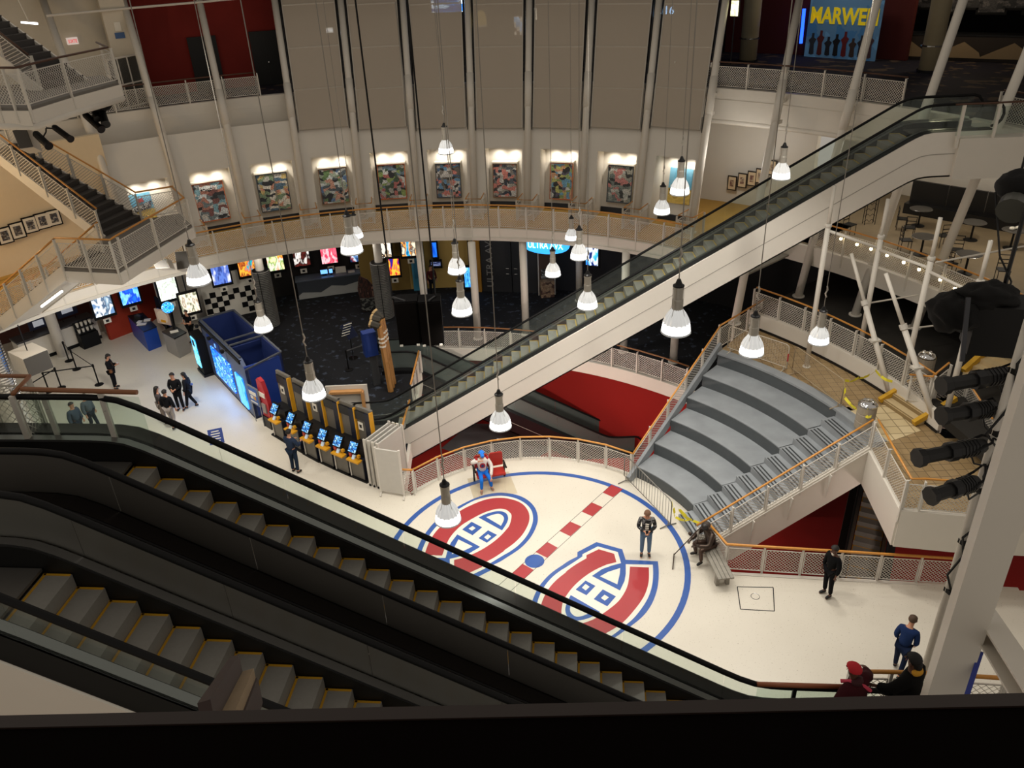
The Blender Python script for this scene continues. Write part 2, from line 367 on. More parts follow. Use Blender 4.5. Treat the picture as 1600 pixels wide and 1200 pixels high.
# ---- leaning columns
COLS = [((67, 0), (175, 300)), ((192, 0), (277, 290)), ((311, 0), (375, 290)), ((429, 0), (460, 210)), ((532, 0), (553, 200)), ((629, 0), (643, 195)), ((731, 20), (737, 195)), ((827, 0), (825, 180)), ((925, 0), (915, 195)), ((1030, 0), (1010, 190)), ((1134, 0), (1107, 180)), ((1249, 0), (1201, 240)), ((1371, 0), (1307, 240)), ((1505, 0), (1402, 300)), ((1639, 0), (1520, 290))]
def online(c, y): (x0, y0), (x1, y1) = c; return x0+(x1-x0)*(y-y0)/(y1-y0)
def onring(c, z, r):
    f = lambda y: rad(G(online(c, y), y, z))-r
    lo = -60 if z > 8 else 250; hi = 300 if z > 8 else 640
    y = bis(f, lo, hi); return G(online(c, y), y, z)
CP = []
for i, c in enumerate(COLS):
    top = onring(c, Z3, 22.25)
    if i <= 10: foot = onring(c, Z2, 19.2); zf = Z2
    else:
        yf = {11: 505, 12: 463, 13: 492, 14: 512}[i]; zf = ZR; foot = G(online(c, yf), yf, ZR)
    d = (top-foot)/(top.z-foot.z); CP.append((foot, d, zf))
def cpt(i, z): f, d, zf = CP[i]; return f+d*(z-zf)
cl = ['white leaning column beside the zigzag stair, leftmost of all', 'white leaning column at the edge of the red lobby wall', 'white leaning column crossing the red lobby wall', 'white leaning column at the edge nearest the red wall of the mesh screens'] + \
     ['white leaning column between mesh screens, %s from the red wall' % k for k in ('second', 'third', 'fourth', 'fifth', 'sixth', 'seventh')] + \
     ['white leaning column ending the mesh screens beside the dark lobby', 'white leaning column in front of the upper lobby balcony, nearest the mesh screens', 'white leaning column crossing the yellow lettered banner', 'white leaning column rising past the round restaurant tables', 'white leaning column rising behind the top landing of the white escalator']
for i in range(len(CP)):
    t = thing('leaning_column', cl[i], 'column', CP[i][0], 'leaning steel columns of the atrium')
    MB().tube(CP[i][0]+V((0, 0, .02)), cpt(i, 15.2), .155, .155, 14).build('shaft', WHITE, t, smooth=True)
    MB().tube(cpt(i, Z3-.95), cpt(i, Z3+.45), .175, .175, 14).build('sleeve', WHITE, t, smooth=True)
    MB().tube(CP[i][0], CP[i][0]+V((0, 0, .04)), .24, .24, 14).build('base_plate', WHITE2, t)
    o = (cpt(i, Z3)-RC); o.z = 0; o.normalize(); tt = V((-o.y, o.x, 0))
    for zz in (Z3-.25, Z3-.95):
        p = cpt(i, zz); MB().box(p+o*.32, (.5, .09, .14), ax=(o, tt, V((0, 0, 1)))).build('bracket', WHITE, t)
    if i in (3, 4, 5, 6, 7, 8, 9, 10):
        m = MB()
        for k in range(6):
            for sgn in (-1, 1): m.ball(cpt(i, Z3-.4+.13*k)-o*.165+tt*.05*sgn, .02, 5, 3)
        b = m.build('bolts', DARK, t); b['kind'] = 'stuff'
# ---- gallery wall with poster niches, between columns 0..10
def wpt(i, f, z, off=.12):
    p = cpt(i, z).lerp(cpt(i+1, z), f); d = p-RC; d.z = 0; d.normalize(); return p+d*off
NT = bis(lambda z: PX(wpt(5, .5, z))[1]-233.5, Z2+.5, 9.2)
F0, F1, ZW = .22, .89, 9.45
m = MB()
for i in range(10):
    q = lambda f, z, off=.12: wpt(i, f, z, off)
    for fa, fb in ((0, F0), (F1, 1)): m.quad(q(fa, Z2), q(fb, Z2), q(fb, ZW), q(fa, ZW))
    m.quad(q(F0, NT), q(F1, NT), q(F1, ZW), q(F0, ZW))
    B = 1.15
    m.quad(q(F0, Z2, B), q(F1, Z2, B), q(F1, NT, B), q(F0, NT, B))
    m.quad(q(F0, Z2), q(F0, Z2, B), q(F0, NT, B), q(F0, NT)); m.quad(q(F1, Z2, B), q(F1, Z2), q(F1, NT), q(F1, NT, B)); m.quad(q(F0, NT, B), q(F1, NT, B), q(F1, NT), q(F0, NT))
struct(m.build('wall_gallery', WHITE, None, weld=True))
m = MB()
for i in range(10):
    m.hexa([wpt(i, F0, Z2, 1.08), wpt(i, F1, Z2, 1.08), wpt(i, F1, Z2, 1.2), wpt(i, F0, Z2, 1.2), wpt(i, F0, Z2+.22, 1.08), wpt(i, F1, Z2+.22, 1.08), wpt(i, F1, Z2+.22, 1.2), wpt(i, F0, Z2+.22, 1.2)])
struct(m.build('baseboard_gallery', DARK))
# ---- third level: fascia, floor, walls
struct(ringband(22.62, 22.95, 18, 178, Z3-1.35, Z3, n=80).build('trim_6', WHITE, None, weld=True))
m = MB(); m.path([pol(RC, 22.7, a, Z3-1.36) for a in range(18, 179, 2)], .12, 8); struct(m.build('trim_7', WHITE, None, smooth=True))
struct(ringband(22.95, 44, 4, 178, Z3-.4, Z3-.01, n=60).build('floor_upper', CARPET3, None, weld=True))
struct(ringband(22.6, 44, 4, 178, Z3-1.25, Z3-.45, n=60).build('ceiling_gallery', WHITE, None, weld=True))
REDW = mat('red_wall', '#7c1b10', .85, var=.12, scale=1.5)
struct(ringband(26.0, 26.3, 104, 142, Z3, 15.4, n=24).build('wall_upper_left', REDW, None, weld=True))
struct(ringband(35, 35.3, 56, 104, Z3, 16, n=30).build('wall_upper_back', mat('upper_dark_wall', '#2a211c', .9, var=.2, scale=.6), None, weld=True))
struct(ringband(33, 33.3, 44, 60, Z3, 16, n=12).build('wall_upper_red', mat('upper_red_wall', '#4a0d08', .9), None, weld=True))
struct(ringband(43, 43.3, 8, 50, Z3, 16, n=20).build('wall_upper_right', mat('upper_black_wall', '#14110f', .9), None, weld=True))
struct(ringband(23.2, 44, 8, 142, 16.0, 16.2, n=50).build('ceiling_upper', mat('upper_ceiling', '#55504a', .9), None, weld=True))
# ---- ground floor back walls under the gallery
def l1wall(name, a0, a1, r, col, top=Z2-.55, rough=.8): struct(ringband(r, r+.3, a0, a1, 0, top, n=max(4, int(abs(a1-a0)/2))).build(name, mat(name+'_paint', col, rough, var=.08, scale=2), None, weld=True))
l1wall('wall_lobby_black', 98.6, 121, 24.1, '#191513')
l1wall('wall_lobby_ochre', 92.5, 99, 22.9, '#8d7338')
l1wall('wall_lobby_pale', 84, 92.5, 22.9, '#c0a35c')
l1wall('wall_lobby_grey', 60, 84, 22.9, '#26262a')
l1wall('wall_lobby_side', 30, 60, 24, '#121214')
l1wall('wall_lobby_checker_base', 118, 124, 23.4, '#cfc9bd')
RW = mat('lobby_red', '#9a2d14', .75, var=.1, scale=2)
m = MB(); rp = [G(172, 531, 0), G(226, 510, 0), G(250, 491, 0), G(318, 473, 0)]
for a, b in zip(rp, rp[1:]): m.bar(a+V((0, 0, 2.3)), b+V((0, 0, 2.3)), .2, 4.6)
struct(m.build('wall_lobby_red', RW))
# concession back wall, further left
struct(MB().bar(G(172, 500, 0)+V((-.2, 1.2, 2.3)), G(-60, 570, 0)+V((0, 1.5, 2.3)), .3, 4.6).build('wall_concession', mat('concession_wall', '#4a2219', .7, var=.2, scale=1)))
# ---- gallery wall on the left with pictures, right hand walls
struct(ringband(21.3, 21.6, ang(CP[0][0])-1, 178, Z2, Z3-.5, n=30).build('wall_gallery_left', mat('warm_white', '#e2cfae', .6, var=.03), None, weld=True))
struct(ringband(29.5, 29.8, 4, 46, Z2, Z3-.5, n=20).build('wall_restaurant', WHITE, None, weld=True))
# ---- tiered seating end: mezzanine
mz = arc(LC, 10.85, 47.4, 6.9, ZM, n=20)+[V((10.66, 20.12, 0)), V((10.33, 17.15, 0)), V((11.91, 16.78, 0)), V((15.5, 16.25, 0)), V((17, 20, 0))]+arc(RC, 17.5, 8, 38.3, ZM, n=14)+[V((8.1, 27.2, 0))]
struct(MB().prism(mz, ZM-.3, ZM).build('floor_mezzanine', TILE))
m = MB()
for a, b in zip([V((10.66, 20.12, 2.1)), V((10.33, 17.15, 2.1)), V((11.91, 16.78, 2.1))], [V((10.33, 17.15, 2.1)), V((11.91, 16.78, 2.1)), V((15.5, 16.25, 2.1))]): m.bar(a, b, .12, 1.25)
struct(m.build('trim_8', WHITE))
struct(MB().prism([V((10.75, 22.2, 0)), V((11.2, 20.3, 0)), V((12.6, 20.9, 0)), V((12.2, 22.5, 0))], ZM, ZM+.012).build('floor_landing', TILEB))
struct(ringband(17.42, 17.56, 9, 38.5, ZM, ZR+.06, n=24).build('trim_9', WHITE, None, weld=True))
struct(ringband(17.4, 17.5, 9, 38.5, ZM, ZM+.1, n=24).build('baseboard_mezzanine', DARK, None, weld=True))
struct(ringband(17.5, 30, 2, 38.5, ZR-.3, ZR, n=20).build('floor_bar', mat('bar_floor', '#1b1813', .8, var=.3, scale=1.5), None, weld=True))
struct(ringband(24.5, 24.8, 2, 42, ZR, Z2-.7, n=20).build('wall_bar', mat('bar_wall', '#1d1a14', .8), None, weld=True))
# near galleries on the camera side of the atrium
LANDF = mat('landing_floor', '#b88d44', .5, var=.1, scale=2)
struct(MB().prism([(-12, -2), (-2.4, -2), (-2.4, 10.4), (-12, 10.4)], Z2-.3, Z2).build('floor_near_gallery', LANDF))
struct(MB().prism([(2.6, -2), (20, -2), (20, 8.55), (6.4, 8.9), (4.4, 8.55), (2.6, 8.6)], Z2-.4, Z2).build('floor_near_landing', mat('near_landing', '#8f8575', .6, var=.1)))

for _p, _w, _c in (((1.5, 27.5, -1.0), 420, (1, .85, .75)), ((-1, 31, -1.5), 60, (1, .85, .75)), ((13, 19, -1.2), 160, (1, .8, .7)), (tuple(pol(RC, 19.6, 152, 9.6)), 260, (1, .72, .4)), (tuple(pol(RC, 19.4, 166, 9.6)), 260, (1, .72, .4)), (tuple(pol(RC, 21.2, 49, 7.9)), 70, (1, .95, .88)), (tuple(pol(RC, 25, 25, 8.6)), 110, (1, .92, .8)), (tuple(pol(RC, 25, 36, 8.6)), 90, (1, .92, .8))):
    light('POINT', _p, _w, _c, .25, name='fill_point')  # unseen point lights added to brighten the lower floor and gallery walls
for _a, _w in ((150, 70), (140, 70), (130, 45), (112, 45), (98, 30), (80, 22)): light('POINT', pol(RC, 19.6, _a, Z2-.95), _w, (1, .93, .85), .15, name='lobby_fill')  # unseen fill added under the gallery to lift the dark lobby
# ================================================================ FLOOR EMBLEMS (inlaid in the terrazzo)
BLUE = mat('emblem_blue', '#2f569f', .35, var=.05); REDE = mat('emblem_red', '#a53438', .35, var=.05); CREAM = mat('emblem_white', '#e2ddd0', .35, var=.03)
def inlay(name, poly, m, z, parent, hole=None):
    mb = MB()
    if hole:
        n = len(poly); a = [V((p.x, p.y, z)) for p in poly]; b = [V((p.x, p.y, z)) for p in hole]
        mb.add(a+b, [(i, (i+1) % n, n+(i+1) % n, n+i) for i in range(n)])
    else:
        pp = [V((p.x, p.y, 0)) for p in poly]
        mb.add([(p.x, p.y, z) for p in pp], [tuple(t) for t in tessellate_polygon([pp])])
    return mb.build(name, m, parent)
def tr(pts): return [G(820+x/7.059, 840+y/7.059, 0)-LC for x, y in pts]
def tl(pts): return [-(G(640+x/7.059, 750+y/7.059, 0)-LC) for x, y in pts]
def cr(P, n=4):
    out = []
    for i in range(len(P)-1):
        p0, p1, p2, p3 = P[max(i-1, 0)], P[i], P[i+1], P[min(i+2, len(P)-1)]
        for k in range(n): t = k/n; out.append(((p1*2)+(p2-p0)*t+(p0*2-p1*5+p2*4-p3)*t*t+(p1*3-p0-p2*3+p3)*t**3)*.5)
    return out+[P[-1]]
far_o = [(540, 290), (700, 210), (850, 160), (1010, 140), (1180, 165), (1300, 220), (1385, 310), (1415, 420), (1395, 520), (1330, 640), (1220, 755), (1080, 850)]
far_w = [(560, 310), (720, 225), (880, 185), (1020, 175), (1160, 200), (1270, 255), (1340, 330), (1362, 420), (1345, 510), (1290, 620), (1190, 730), (1060, 820)]
e_blue = tr([(580, 160), (790, 50), (1075, 130), (1112, 245)])+cr(tr([(1468, 262), (1478, 380), (1470, 520), (1440, 640), (1385, 760), (1290, 880)])+tl(far_o)+tr([(380, 330), (480, 260), (580, 210)]))
e_white = tr([(635, 185), (805, 98), (1025, 160), (1062, 285), (1115, 295)])+cr(tr([(1412, 300), (1415, 400), (1405, 520), (1370, 640), (1310, 750), (1210, 880)])+tl(far_w)+tr([(420, 350), (530, 280), (635, 210)]))
c_out = tr([(815, 130), (985, 180), (1010, 272)]); c_in = tr([(900, 300), (790, 350), (690, 410), (600, 480), (520, 560), (460, 640), (420, 710)])+tl([(1125, 400), (1105, 360), (1060, 328), (990, 318), (900, 335), (780, 380)])+tr([(1000, 735), (1080, 640), (1130, 540), (1150, 440), (1160, 322)])
c_out2 = tr([(1368, 330), (1368, 470), (1340, 590), (1290, 690), (1200, 810)])+tl([(570, 335), (700, 270), (850, 215), (1010, 198), (1150, 222), (1250, 270), (1310, 350), (1322, 430), (1300, 510), (1240, 610), (1150, 700), (1040, 780)])+tr([(450, 380), (560, 300), (680, 230), (680, 195)])
e_red = c_out+cr(c_in)+cr(c_out2[:-1])+c_out2[-1:]
h_top = tr([(1062, 283), (1113, 290), (1114, 400), (1100, 480), (1050, 585), (740, 425), (850, 350), (960, 310)]); h_topw = tr([(1052, 338), (1048, 400), (1020, 518), (830, 430), (920, 380)])
h_bot = cr(tl([(760, 415), (860, 370), (980, 345), (1060, 365), (1087, 420), (1070, 480), (1020, 558)])); h_botw = cr(tl([(845, 412), (920, 385), (985, 375), (1030, 400), (1040, 440), (1008, 508)]))
sq = [([(670, 475), (780, 535), (680, 638), (560, 575)], [(670, 513), (715, 545), (672, 585), (630, 555)]), ([(860, 572), (1005, 650), (910, 760), (760, 680)], [(880, 632), (928, 662), (882, 698), (840, 668)])]
for sg, lb in ((1, 'red white and blue letter C crest set in the floor nearer the guard'), (-1, 'red white and blue letter C crest set in the floor nearer the ticket kiosks')):
    t = thing('floor_crest', lb, 'floor emblem', LC+(e_red[len(e_red)//2]*sg*.9), 'crests set in the floor circle')
    P_ = lambda pts: [LC+p*sg for p in pts]
    inlay('blue_border', P_(e_blue), BLUE, .003, t); inlay('white_ground', P_(e_white), CREAM, .005, t); inlay('letter_c', P_(e_red), REDE, .007, t)
    for a, b in [(h_top, h_topw), (h_bot, h_botw)]+[(tr(x), tr(y)) for x, y in sq]:
        o = inlay('letter_h_piece', P_(a), BLUE, .007, t); inlay('white_counter', P_(b), CREAM, .009, o)
t = thing('centre_circle', 'blue painted circle line round the two floor crests', 'floor marking', LC)
n = 96; inlay('circle_line', [pol(LC, 4.66, 360*k/n) for k in range(n)], BLUE, .003, t, [pol(LC, 4.48, 360*k/n) for k in range(n)])
tag(inlay('face_off_spot', [pol(LC, .3, 15*k) for k in range(24)], BLUE, .004, None), 'solid blue dot between the two floor crests', 'floor marking')
dl = thing('centre_line', 'dashed red line running across the floor circle through the blue dot', 'floor marking', LC)
ds = [[(1345, 100), (1445, 140), (1360, 212), (1268, 170)], [(1170, 258), (1265, 300), (1175, 382), (1080, 340)], [(975, 428), (1075, 472), (978, 560), (880, 512)], [(775, 612), (865, 662), (770, 752), (667, 700)], [(550, 805), (650, 860), (560, 945), (455, 895)], [(325, 1020), (415, 1075), (330, 1160), (222, 1105)]]
for q in ds: inlay('red_dash', [G(720+x/5.714, 740+y/5.714, 0) for x, y in q], REDE, .004, dl)
_a = [G(720+1345/5.714, 740+100/5.714, 0), G(720+235/5.714, 740+1090/5.714, 0)]; _b = [G(720+1445/5.714, 740+140/5.714, 0), G(720+345/5.714, 740+1140/5.714, 0)]
for a, b in (_a, _b): MB().bar(a+V((0, 0, .002)), b+V((0, 0, .002)), .012, .004).build('edge_joint', DARK, dl)
# floor joints and the access hatch
JT = mat('floor_joint', '#8a8272', .6)
for k, (a, b) in enumerate([((610, 742), (335, 1000)), ((400, 750), (300, 900)), ((930, 640), (905, 715)), ((1220, 905), (1080, 1050))]):
    pass
h = thing('floor_hatch', 'square metal-edged access hatch set in the pale floor near the bench', 'hatch', G(1180, 935, 0))
hq = [G(x, y, 0) for x, y in ((1152, 917), (1208, 918), (1210, 955), (1157, 952))]
inlay('cover', hq, TERR, .003, h)
m = MB()
for a, b in zip(hq, hq[1:]+hq[:1]): m.bar(a+V((0, 0, .004)), b+V((0, 0, .004)), .025, .006)
m.build('edge_frame', DARK, h)
cc = G(1180, 932, 0); m = MB(); m.path([cc+V((.12*math.cos(k*PI/8), .12*math.sin(k*PI/8), .006)) for k in range(16)], .008, 5, closed=True); m.build('lifting_ring', STEEL, h)
# ================================================================ TIERED SEATING AND STAIR
t = thing('stepped_seating', 'curved grey painted amphitheatre steps beside the floor circle', 'seating', pol(LC, 8, 33))
for k in range(1, 7):
    r0, r1 = 5.5+1.03*(k-1), (5.5+1.03*k+.04 if k < 6 else 10.9)
    pts = arc(LC, r0, 46.9, 19, 0, n=18)+arc(LC, r1, 19, 46.9, 0, n=18)
    o = MB().prism(pts, .002, .45*k).build('tier', GREY, t)
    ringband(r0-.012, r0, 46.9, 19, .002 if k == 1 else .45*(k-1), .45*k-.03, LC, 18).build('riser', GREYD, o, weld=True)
    if k in (2, 3, 4):
        pass
m = MB().bar(pol(LC, 5.1, 47.6, .1), pol(LC, 11.05, 47.6, 2.85), .12, .34); m.build('side_beam', GREY, t)
ringband(10.62, 11.0, 47, 8, ZM-.02, ZM+.05, LC, 24).build('kerb', GREY, t, weld=True)
WORN = mat('worn_patch', '#8d866f', .8, var=.4, scale=9)
for k, a0, a1, rr in ((3, 31, 41, 7.9),):
    o = None
STR0, STR1 = V((5.32, 18.93, 0)), V((10.62, 20.1, 0))
def strang(r):
    f = bis(lambda f: rad(STR0.lerp(STR1, f), LC)-r, -.4, 1.3); return ang(STR0.lerp(STR1, f), LC)
t = thing('amphitheatre_stair', 'narrow grey ribbed stair climbing beside the amphitheatre steps', 'stair', pol(LC, 8, 12))
NOS = mat('step_strip', '#3d4043', .5, .3)
for j in range(1, 13):
    r0 = 4.985+.515*(j-1); r1 = r0+.53; z = .225*j
    a0, a1 = max(strang(r0), .5)+.6, max(strang(r1), .5)+.6
    poly = [pol(LC, r0, 19.2), pol(LC, r0, (19.2+a0)/2), pol(LC, r0, a0), pol(LC, r1, a1), pol(LC, r1, (19.2+a1)/2), pol(LC, r1, 19.2)]
    o = MB().prism(poly, z-.3 if j > 1 else .002, z).build('step', GREY, t)
    for q in range(3):
        rr = r0+.05+.13*q; m = MB(); m.bar(pol(LC, rr, 18.6, z+.004), pol(LC, rr, a0+1, z+.004), .05, .012); m.build('grip_strip', NOS, o)
# white stringer wall
m = MB(); n = 10; up = V((0, 0, 1)); off = V((STR1.y-STR0.y, -(STR1.x-STR0.x), 0)).normalized()*.14
pts = [STR0+up*.12, STR1+up*2.82, STR1+up*1.55, STR0+V((1.2, .26, 0))-up*.5, STR0-up*.5]
m.slab(pts, off); m.build('stringer', WHITE, t)
m = MB(); m.bar(STR0+up*.02+off*1.1, STR1+up*2.72+off*1.1, .03, .05); m.build('stringer_moulding', WHITE2, t)
for f in (.1, .32, .54, .76):
    p = STR0.lerp(STR1, f)+up*(2.7*f-.25)+off*1.25
    m = MB(); m.slab([p+up*.35, p+up*.35+off*.9, p-up*.55], (STR1-STR0).normalized()*.03); m.build('gusset', WHITE2, t)
# ================================================================ RAILINGS
railing('ring_railing', 'curved white mesh railing with orange wood top behind the seated figure', arc(LC, 5.4, 136.5, 48.5, 0, n=8), side=-1, hoff=.03)
railing('seating_railing', 'sloping white mesh railing climbing between red carpet and grey tiers', split([pol(LC, 5.35, 48.4, 0), pol(LC, 11.0, 47.9, 2.72)], 1.35), side=-1, hoff=.03)
railing('mezzanine_side_railing', 'short white mesh railing at the top corner of the grey tiers', split([pol(LC, 11.0, 47.9, ZM), V((10.0, 29.1, ZM))], 1.0), side=-1, hoff=.03)
railing('mezzanine_railing', 'curved white mesh railing on a white kerb behind the tiled terrace', arc(RC, 17.5, 38.2, 11.5, ZR+.02, n=7), side=1, drop=.5)
railing('terrace_end_railing', 'short white mesh railing turning beside the beige terrace steps', [pol(RC, 17.5, 11.3, ZR+.02), G(1412, 640, ZM)+V((0, 0, .3))], side=1, drop=.3)
railing('stair_railing', 'sloping white mesh railing with orange top beside the ribbed stair', split([STR0+off*.6, STR1+V((0, 0, 2.7))+off*.6], 1.15), h0=.16, side=1, drop=.1)
railing('platform_railing', 'white mesh railing round the tiled platform above the lower escalator', [V((10.68, 20.08, ZM)), V((10.5, 18.6, ZM)), V((10.34, 17.15, ZM)), V((10.75, 17.06, ZM)), V((11.95, 16.8, ZM)), V((13.3, 16.55, ZM)), V((14.8, 16.35, ZM))], side=1, drop=.4)
railing('floor_railing', 'long white mesh railing with orange top behind the uniformed guard', [V((5.72, 19.0, 0)), V((6.02, 18.05, 0))]+split([V((6.02, 18.05, 0)), V((13.4, 16.8, 0))], 1.15)[1:], side=-1, hoff=.03, dia=.04)
railing('opening_back_railing', 'white mesh railing at the far edge of the red opening', arc(RC, 15.66, 43.5, 87.5, 0, n=10), side=-1, drop=.35, wood=mat('aged_wood', '#8f5f34', .4, var=.15))
railing('opening_side_railing', 'white mesh railing with orange top beside the folded grey panels', [V((-4.02, 27.2, 0)), V((-4.1, 25.9, 0)), V((-4.15, 24.7, 0)), V((-4.15, 23.5, 0)), V((-3.95, 22.55, 0)), V((-3.5, 22.48, 0))], side=1, hoff=.02, dia=.04)
railing('landing_railing', 'short white railing with orange top between white and black escalators', split([V((-4.05, 28.45, 0)), V((-3.95, 31.4, 0))], 1.0), side=1, hoff=.02, dia=.04)
railing('gallery_railing', 'long curved white mesh railing along the poster gallery', arc(RC, 17.15, 47.5, 168, Z2, step=1.23), side=-1, drop=.45)
railing('restaurant_railing', 'curved white mesh railing hung with string lights before the restaurant tables', arc(RC, 20.62, 37.5, 6, Z2, step=1.5), side=1, drop=.5)
DW = mat('dark_wood', '#4a2c1a', .45)
railing('upper_lobby_railing', 'curved white mesh railing below the red upper lobby wall', arc(RC, 22.75, 107.5, 143, Z3, step=1.62), side=-1, wood=DW, drop=.4)
railing('upper_balcony_railing', 'curved white mesh railing before the dark upper lobby and banner', arc(RC, 22.75, 58.3, 33.5, Z3, step=1.62), side=1, wood=DW, drop=.4)
railing('upper_balcony_end_railing', 'white mesh railing past the top landing of the white escalator', arc(RC, 22.75, 24.5, 15, Z3, step=1.62), side=1, wood=DW, drop=.4)
for i in range(1, 11):
    o = (cpt(i, Z2)-RC); o.z = 0; o.normalize(); tt = V((-o.y, o.x, 0)); c = CP[i][0]
    lo = wpt(i-1, F1+.02, Z2, .1); hi = wpt(i, F0-.02, Z2, .1) if i < 10 else wpt(i-1, 1.18, Z2, .1)
    a = lo-o*.95; b = hi-o*.95
    railing('column_guard', 'low mesh guard round a column foot, %s along the poster gallery' % (ORD[i-1] if i > 1 else 'first by the stair'), [lo, a, b, hi], 'column guards on the poster gallery', h0=.05, h1=.75, hr=.95, dia=.025, hoff=.02, side=1, drop=0)
# ================================================================ ESCALATORS
STEPM = mat('step_metal', '#8a8781', .5, .25, var=.1, scale=20); YEL = mat('step_yellow', '#b98a1c', .5); SKIRT = mat('skirt_black', '#060606', .5)
SLOPE = .57735
def escalator(name, label, bot, dang, rise, Wd, glassL, glassR, clad, inner=STEEL, deckm=STEEL, stepm=STEPM, yel=YEL, lb=1.7, lt=1.7, depth=1.1, hr=.95, handm=BLACK, cladL=True, cladR=True, soffit=True, bmats=None, i0=0, i1=None, grp='escalators of the atrium', dk=.16):
    """bot: middle of the lower end of the slope; dang: plan direction of climbing, degrees. L = left of the climber."""
    t = thing(name, label, 'escalator', bot, grp)
    a = math.radians(dang); U = V((math.cos(a), math.sin(a), 0)); N = V((-U.y, U.x, 0)); B = V(bot); up = V((0, 0, 1)); run = rise/SLOPE
    Q = lambda s, l, z: B+U*s+N*l+up*z
    prof = [(-lb, 0), (-.5, 0), (-.25, .01), (0, .05), (.25, .155), (.5, .29)]
    k = 0; n = max(2, round((run-1.)/1.75))
    for j in range(1, n): s = .5+(run-1)*j/n; prof.append((s, s*SLOPE))
    prof += [(run-.5, rise-.29), (run-.25, rise-.155), (run, rise-.05), (run+.25, rise-.01), (run+.5, rise), (run+lt, rise)]
    hw = Wd/2
    def strip(l, zlo, zhi, th, nm, m_, par, pr=prof, sgn=1):
        return MB().loft([[Q(s, l, z+zlo), Q(s, l+th*sgn, z+zlo), Q(s, l+th*sgn, z+zhi), Q(s, l, z+zhi)] for s, z in pr]).build(nm, m_, par, weld=True)
    for sgn, gm, cl_ in ((1, glassL, cladL), (-1, glassR, cladR)):
        l = hw*sgn
        strip(l-.17*sgn, -.25, dk, .02, 'skirt', SKIRT, t, sgn=sgn)
        strip(l-.15*sgn, dk-.02, dk+.02, .12, 'inner_deck', inner, t, sgn=sgn)
        strip(l+.03*sgn, dk-.02, dk+.02, .24, 'outer_deck', deckm, t, sgn=sgn)
        # balustrade in panels
        j = 0
        while j < len(prof)-1:
            j2 = j+1
            if j in (0, len(prof)-6): j2 = j+5
            seg = prof[j:j2+1]; seg = seg[:-1]+[(seg[-1][0]-.008, seg[-1][1])]
            MB().loft([[Q(s, l-.006, z+dk+.01), Q(s, l+.006, z+dk+.01), Q(s, l+.006, z+hr-.03), Q(s, l-.006, z+hr-.03)] for s, z in seg]).build('balustrade_panel', gm, t, weld=True); j = j2
        hp = [Q(s, l, z+hr) for s, z in prof]
        e0 = [Q(-lb-.32*math.sin(q*PI/6), l, hr-.36*(1-math.cos(q*PI/6))) for q in range(6, 0, -1)]
        e1 = [Q(run+lt+.32*math.sin(q*PI/6), l, rise+hr-.36*(1-math.cos(q*PI/6))) for q in range(1, 7)]
        MB().path(e0+hp+e1, .045, 8).build('handrail', handm, t, smooth=True)
        if cl_:
            strip(l+.26*sgn, -depth, dk+.01, .04, 'cladding', clad, t, sgn=sgn)
            strip(l+.302*sgn, -depth*.42, -depth*.40, .008, 'cladding_joint', mat('joint_grey', '#a39e95', .5), t, sgn=sgn)
    if soffit:
        MB().loft([[Q(s, -hw-.3, z-depth), Q(s, hw+.3, z-depth), Q(s, hw+.3, z-depth+.05), Q(s, -hw-.3, z-depth+.05)] for s, z in prof]).build('soffit', clad, t, weld=True)
        for s, z in ((-lb, 0), (run+lt, rise)): MB().box(Q(s, 0, z-depth/2-.05), (.05, Wd+.56, depth-.1), ax=(U, N, up)).build('end_panel', clad, t)
    # landings
    sw = Wd-.36
    for s0, s1, z in ((-lb, .05, 0), (run-.05, run+lt, rise)): MB().box(Q((s0+s1)/2, 0, z-.02), (s1-s0, sw, .04), ax=(U, N, up)).build('comb_plate', mat('comb_plate', '#6d6a66', .4, .7), t)
    ns = int(round(rise/.2)); i1 = ns if i1 is None else i1; me_s = me_y = None
    for i in range(i0, i1):
        s = .03+.3464*i; z = .2*(i+1)-.03
        if i < 2: z -= .06*(2-i)
        o = MB().box(Q(s+.18, 0, z-.11), (.355, sw, .22), ax=(U, N, up)).build('step', stepm, t)
        mb = MB(); mb.box(Q(s+.325, 0, z+.003), (.03, sw, .008), ax=(U, N, up))
        for sd in (-1, 1): mb.box(Q(s+.18, sd*(sw/2-.018), z+.003), (.34, .03, .008), ax=(U, N, up))
        mb.build('yellow_edge', yel, o)
    return t
STP2 = mat('step_metal_pale', '#8e8b84', .5, .3, var=.12, scale=12)
# white escalator from the floor to the third level (near handrail stands at y = 26.0)
WCL = mat('escalator_white', '#e4ded4', .4, var=.02)
escalator('white_escalator', 'long white clad escalator rising across the atrium to the upper lobby', (-4.85, 26.65, 0), 0, Z3, 1.3, GLASS, GLASS, WCL, deckm=DARK, stepm=STP2, yel=mat('step_yellow_pale', '#c9a83c', .5), lb=1.5, lt=2.2, depth=1.25)
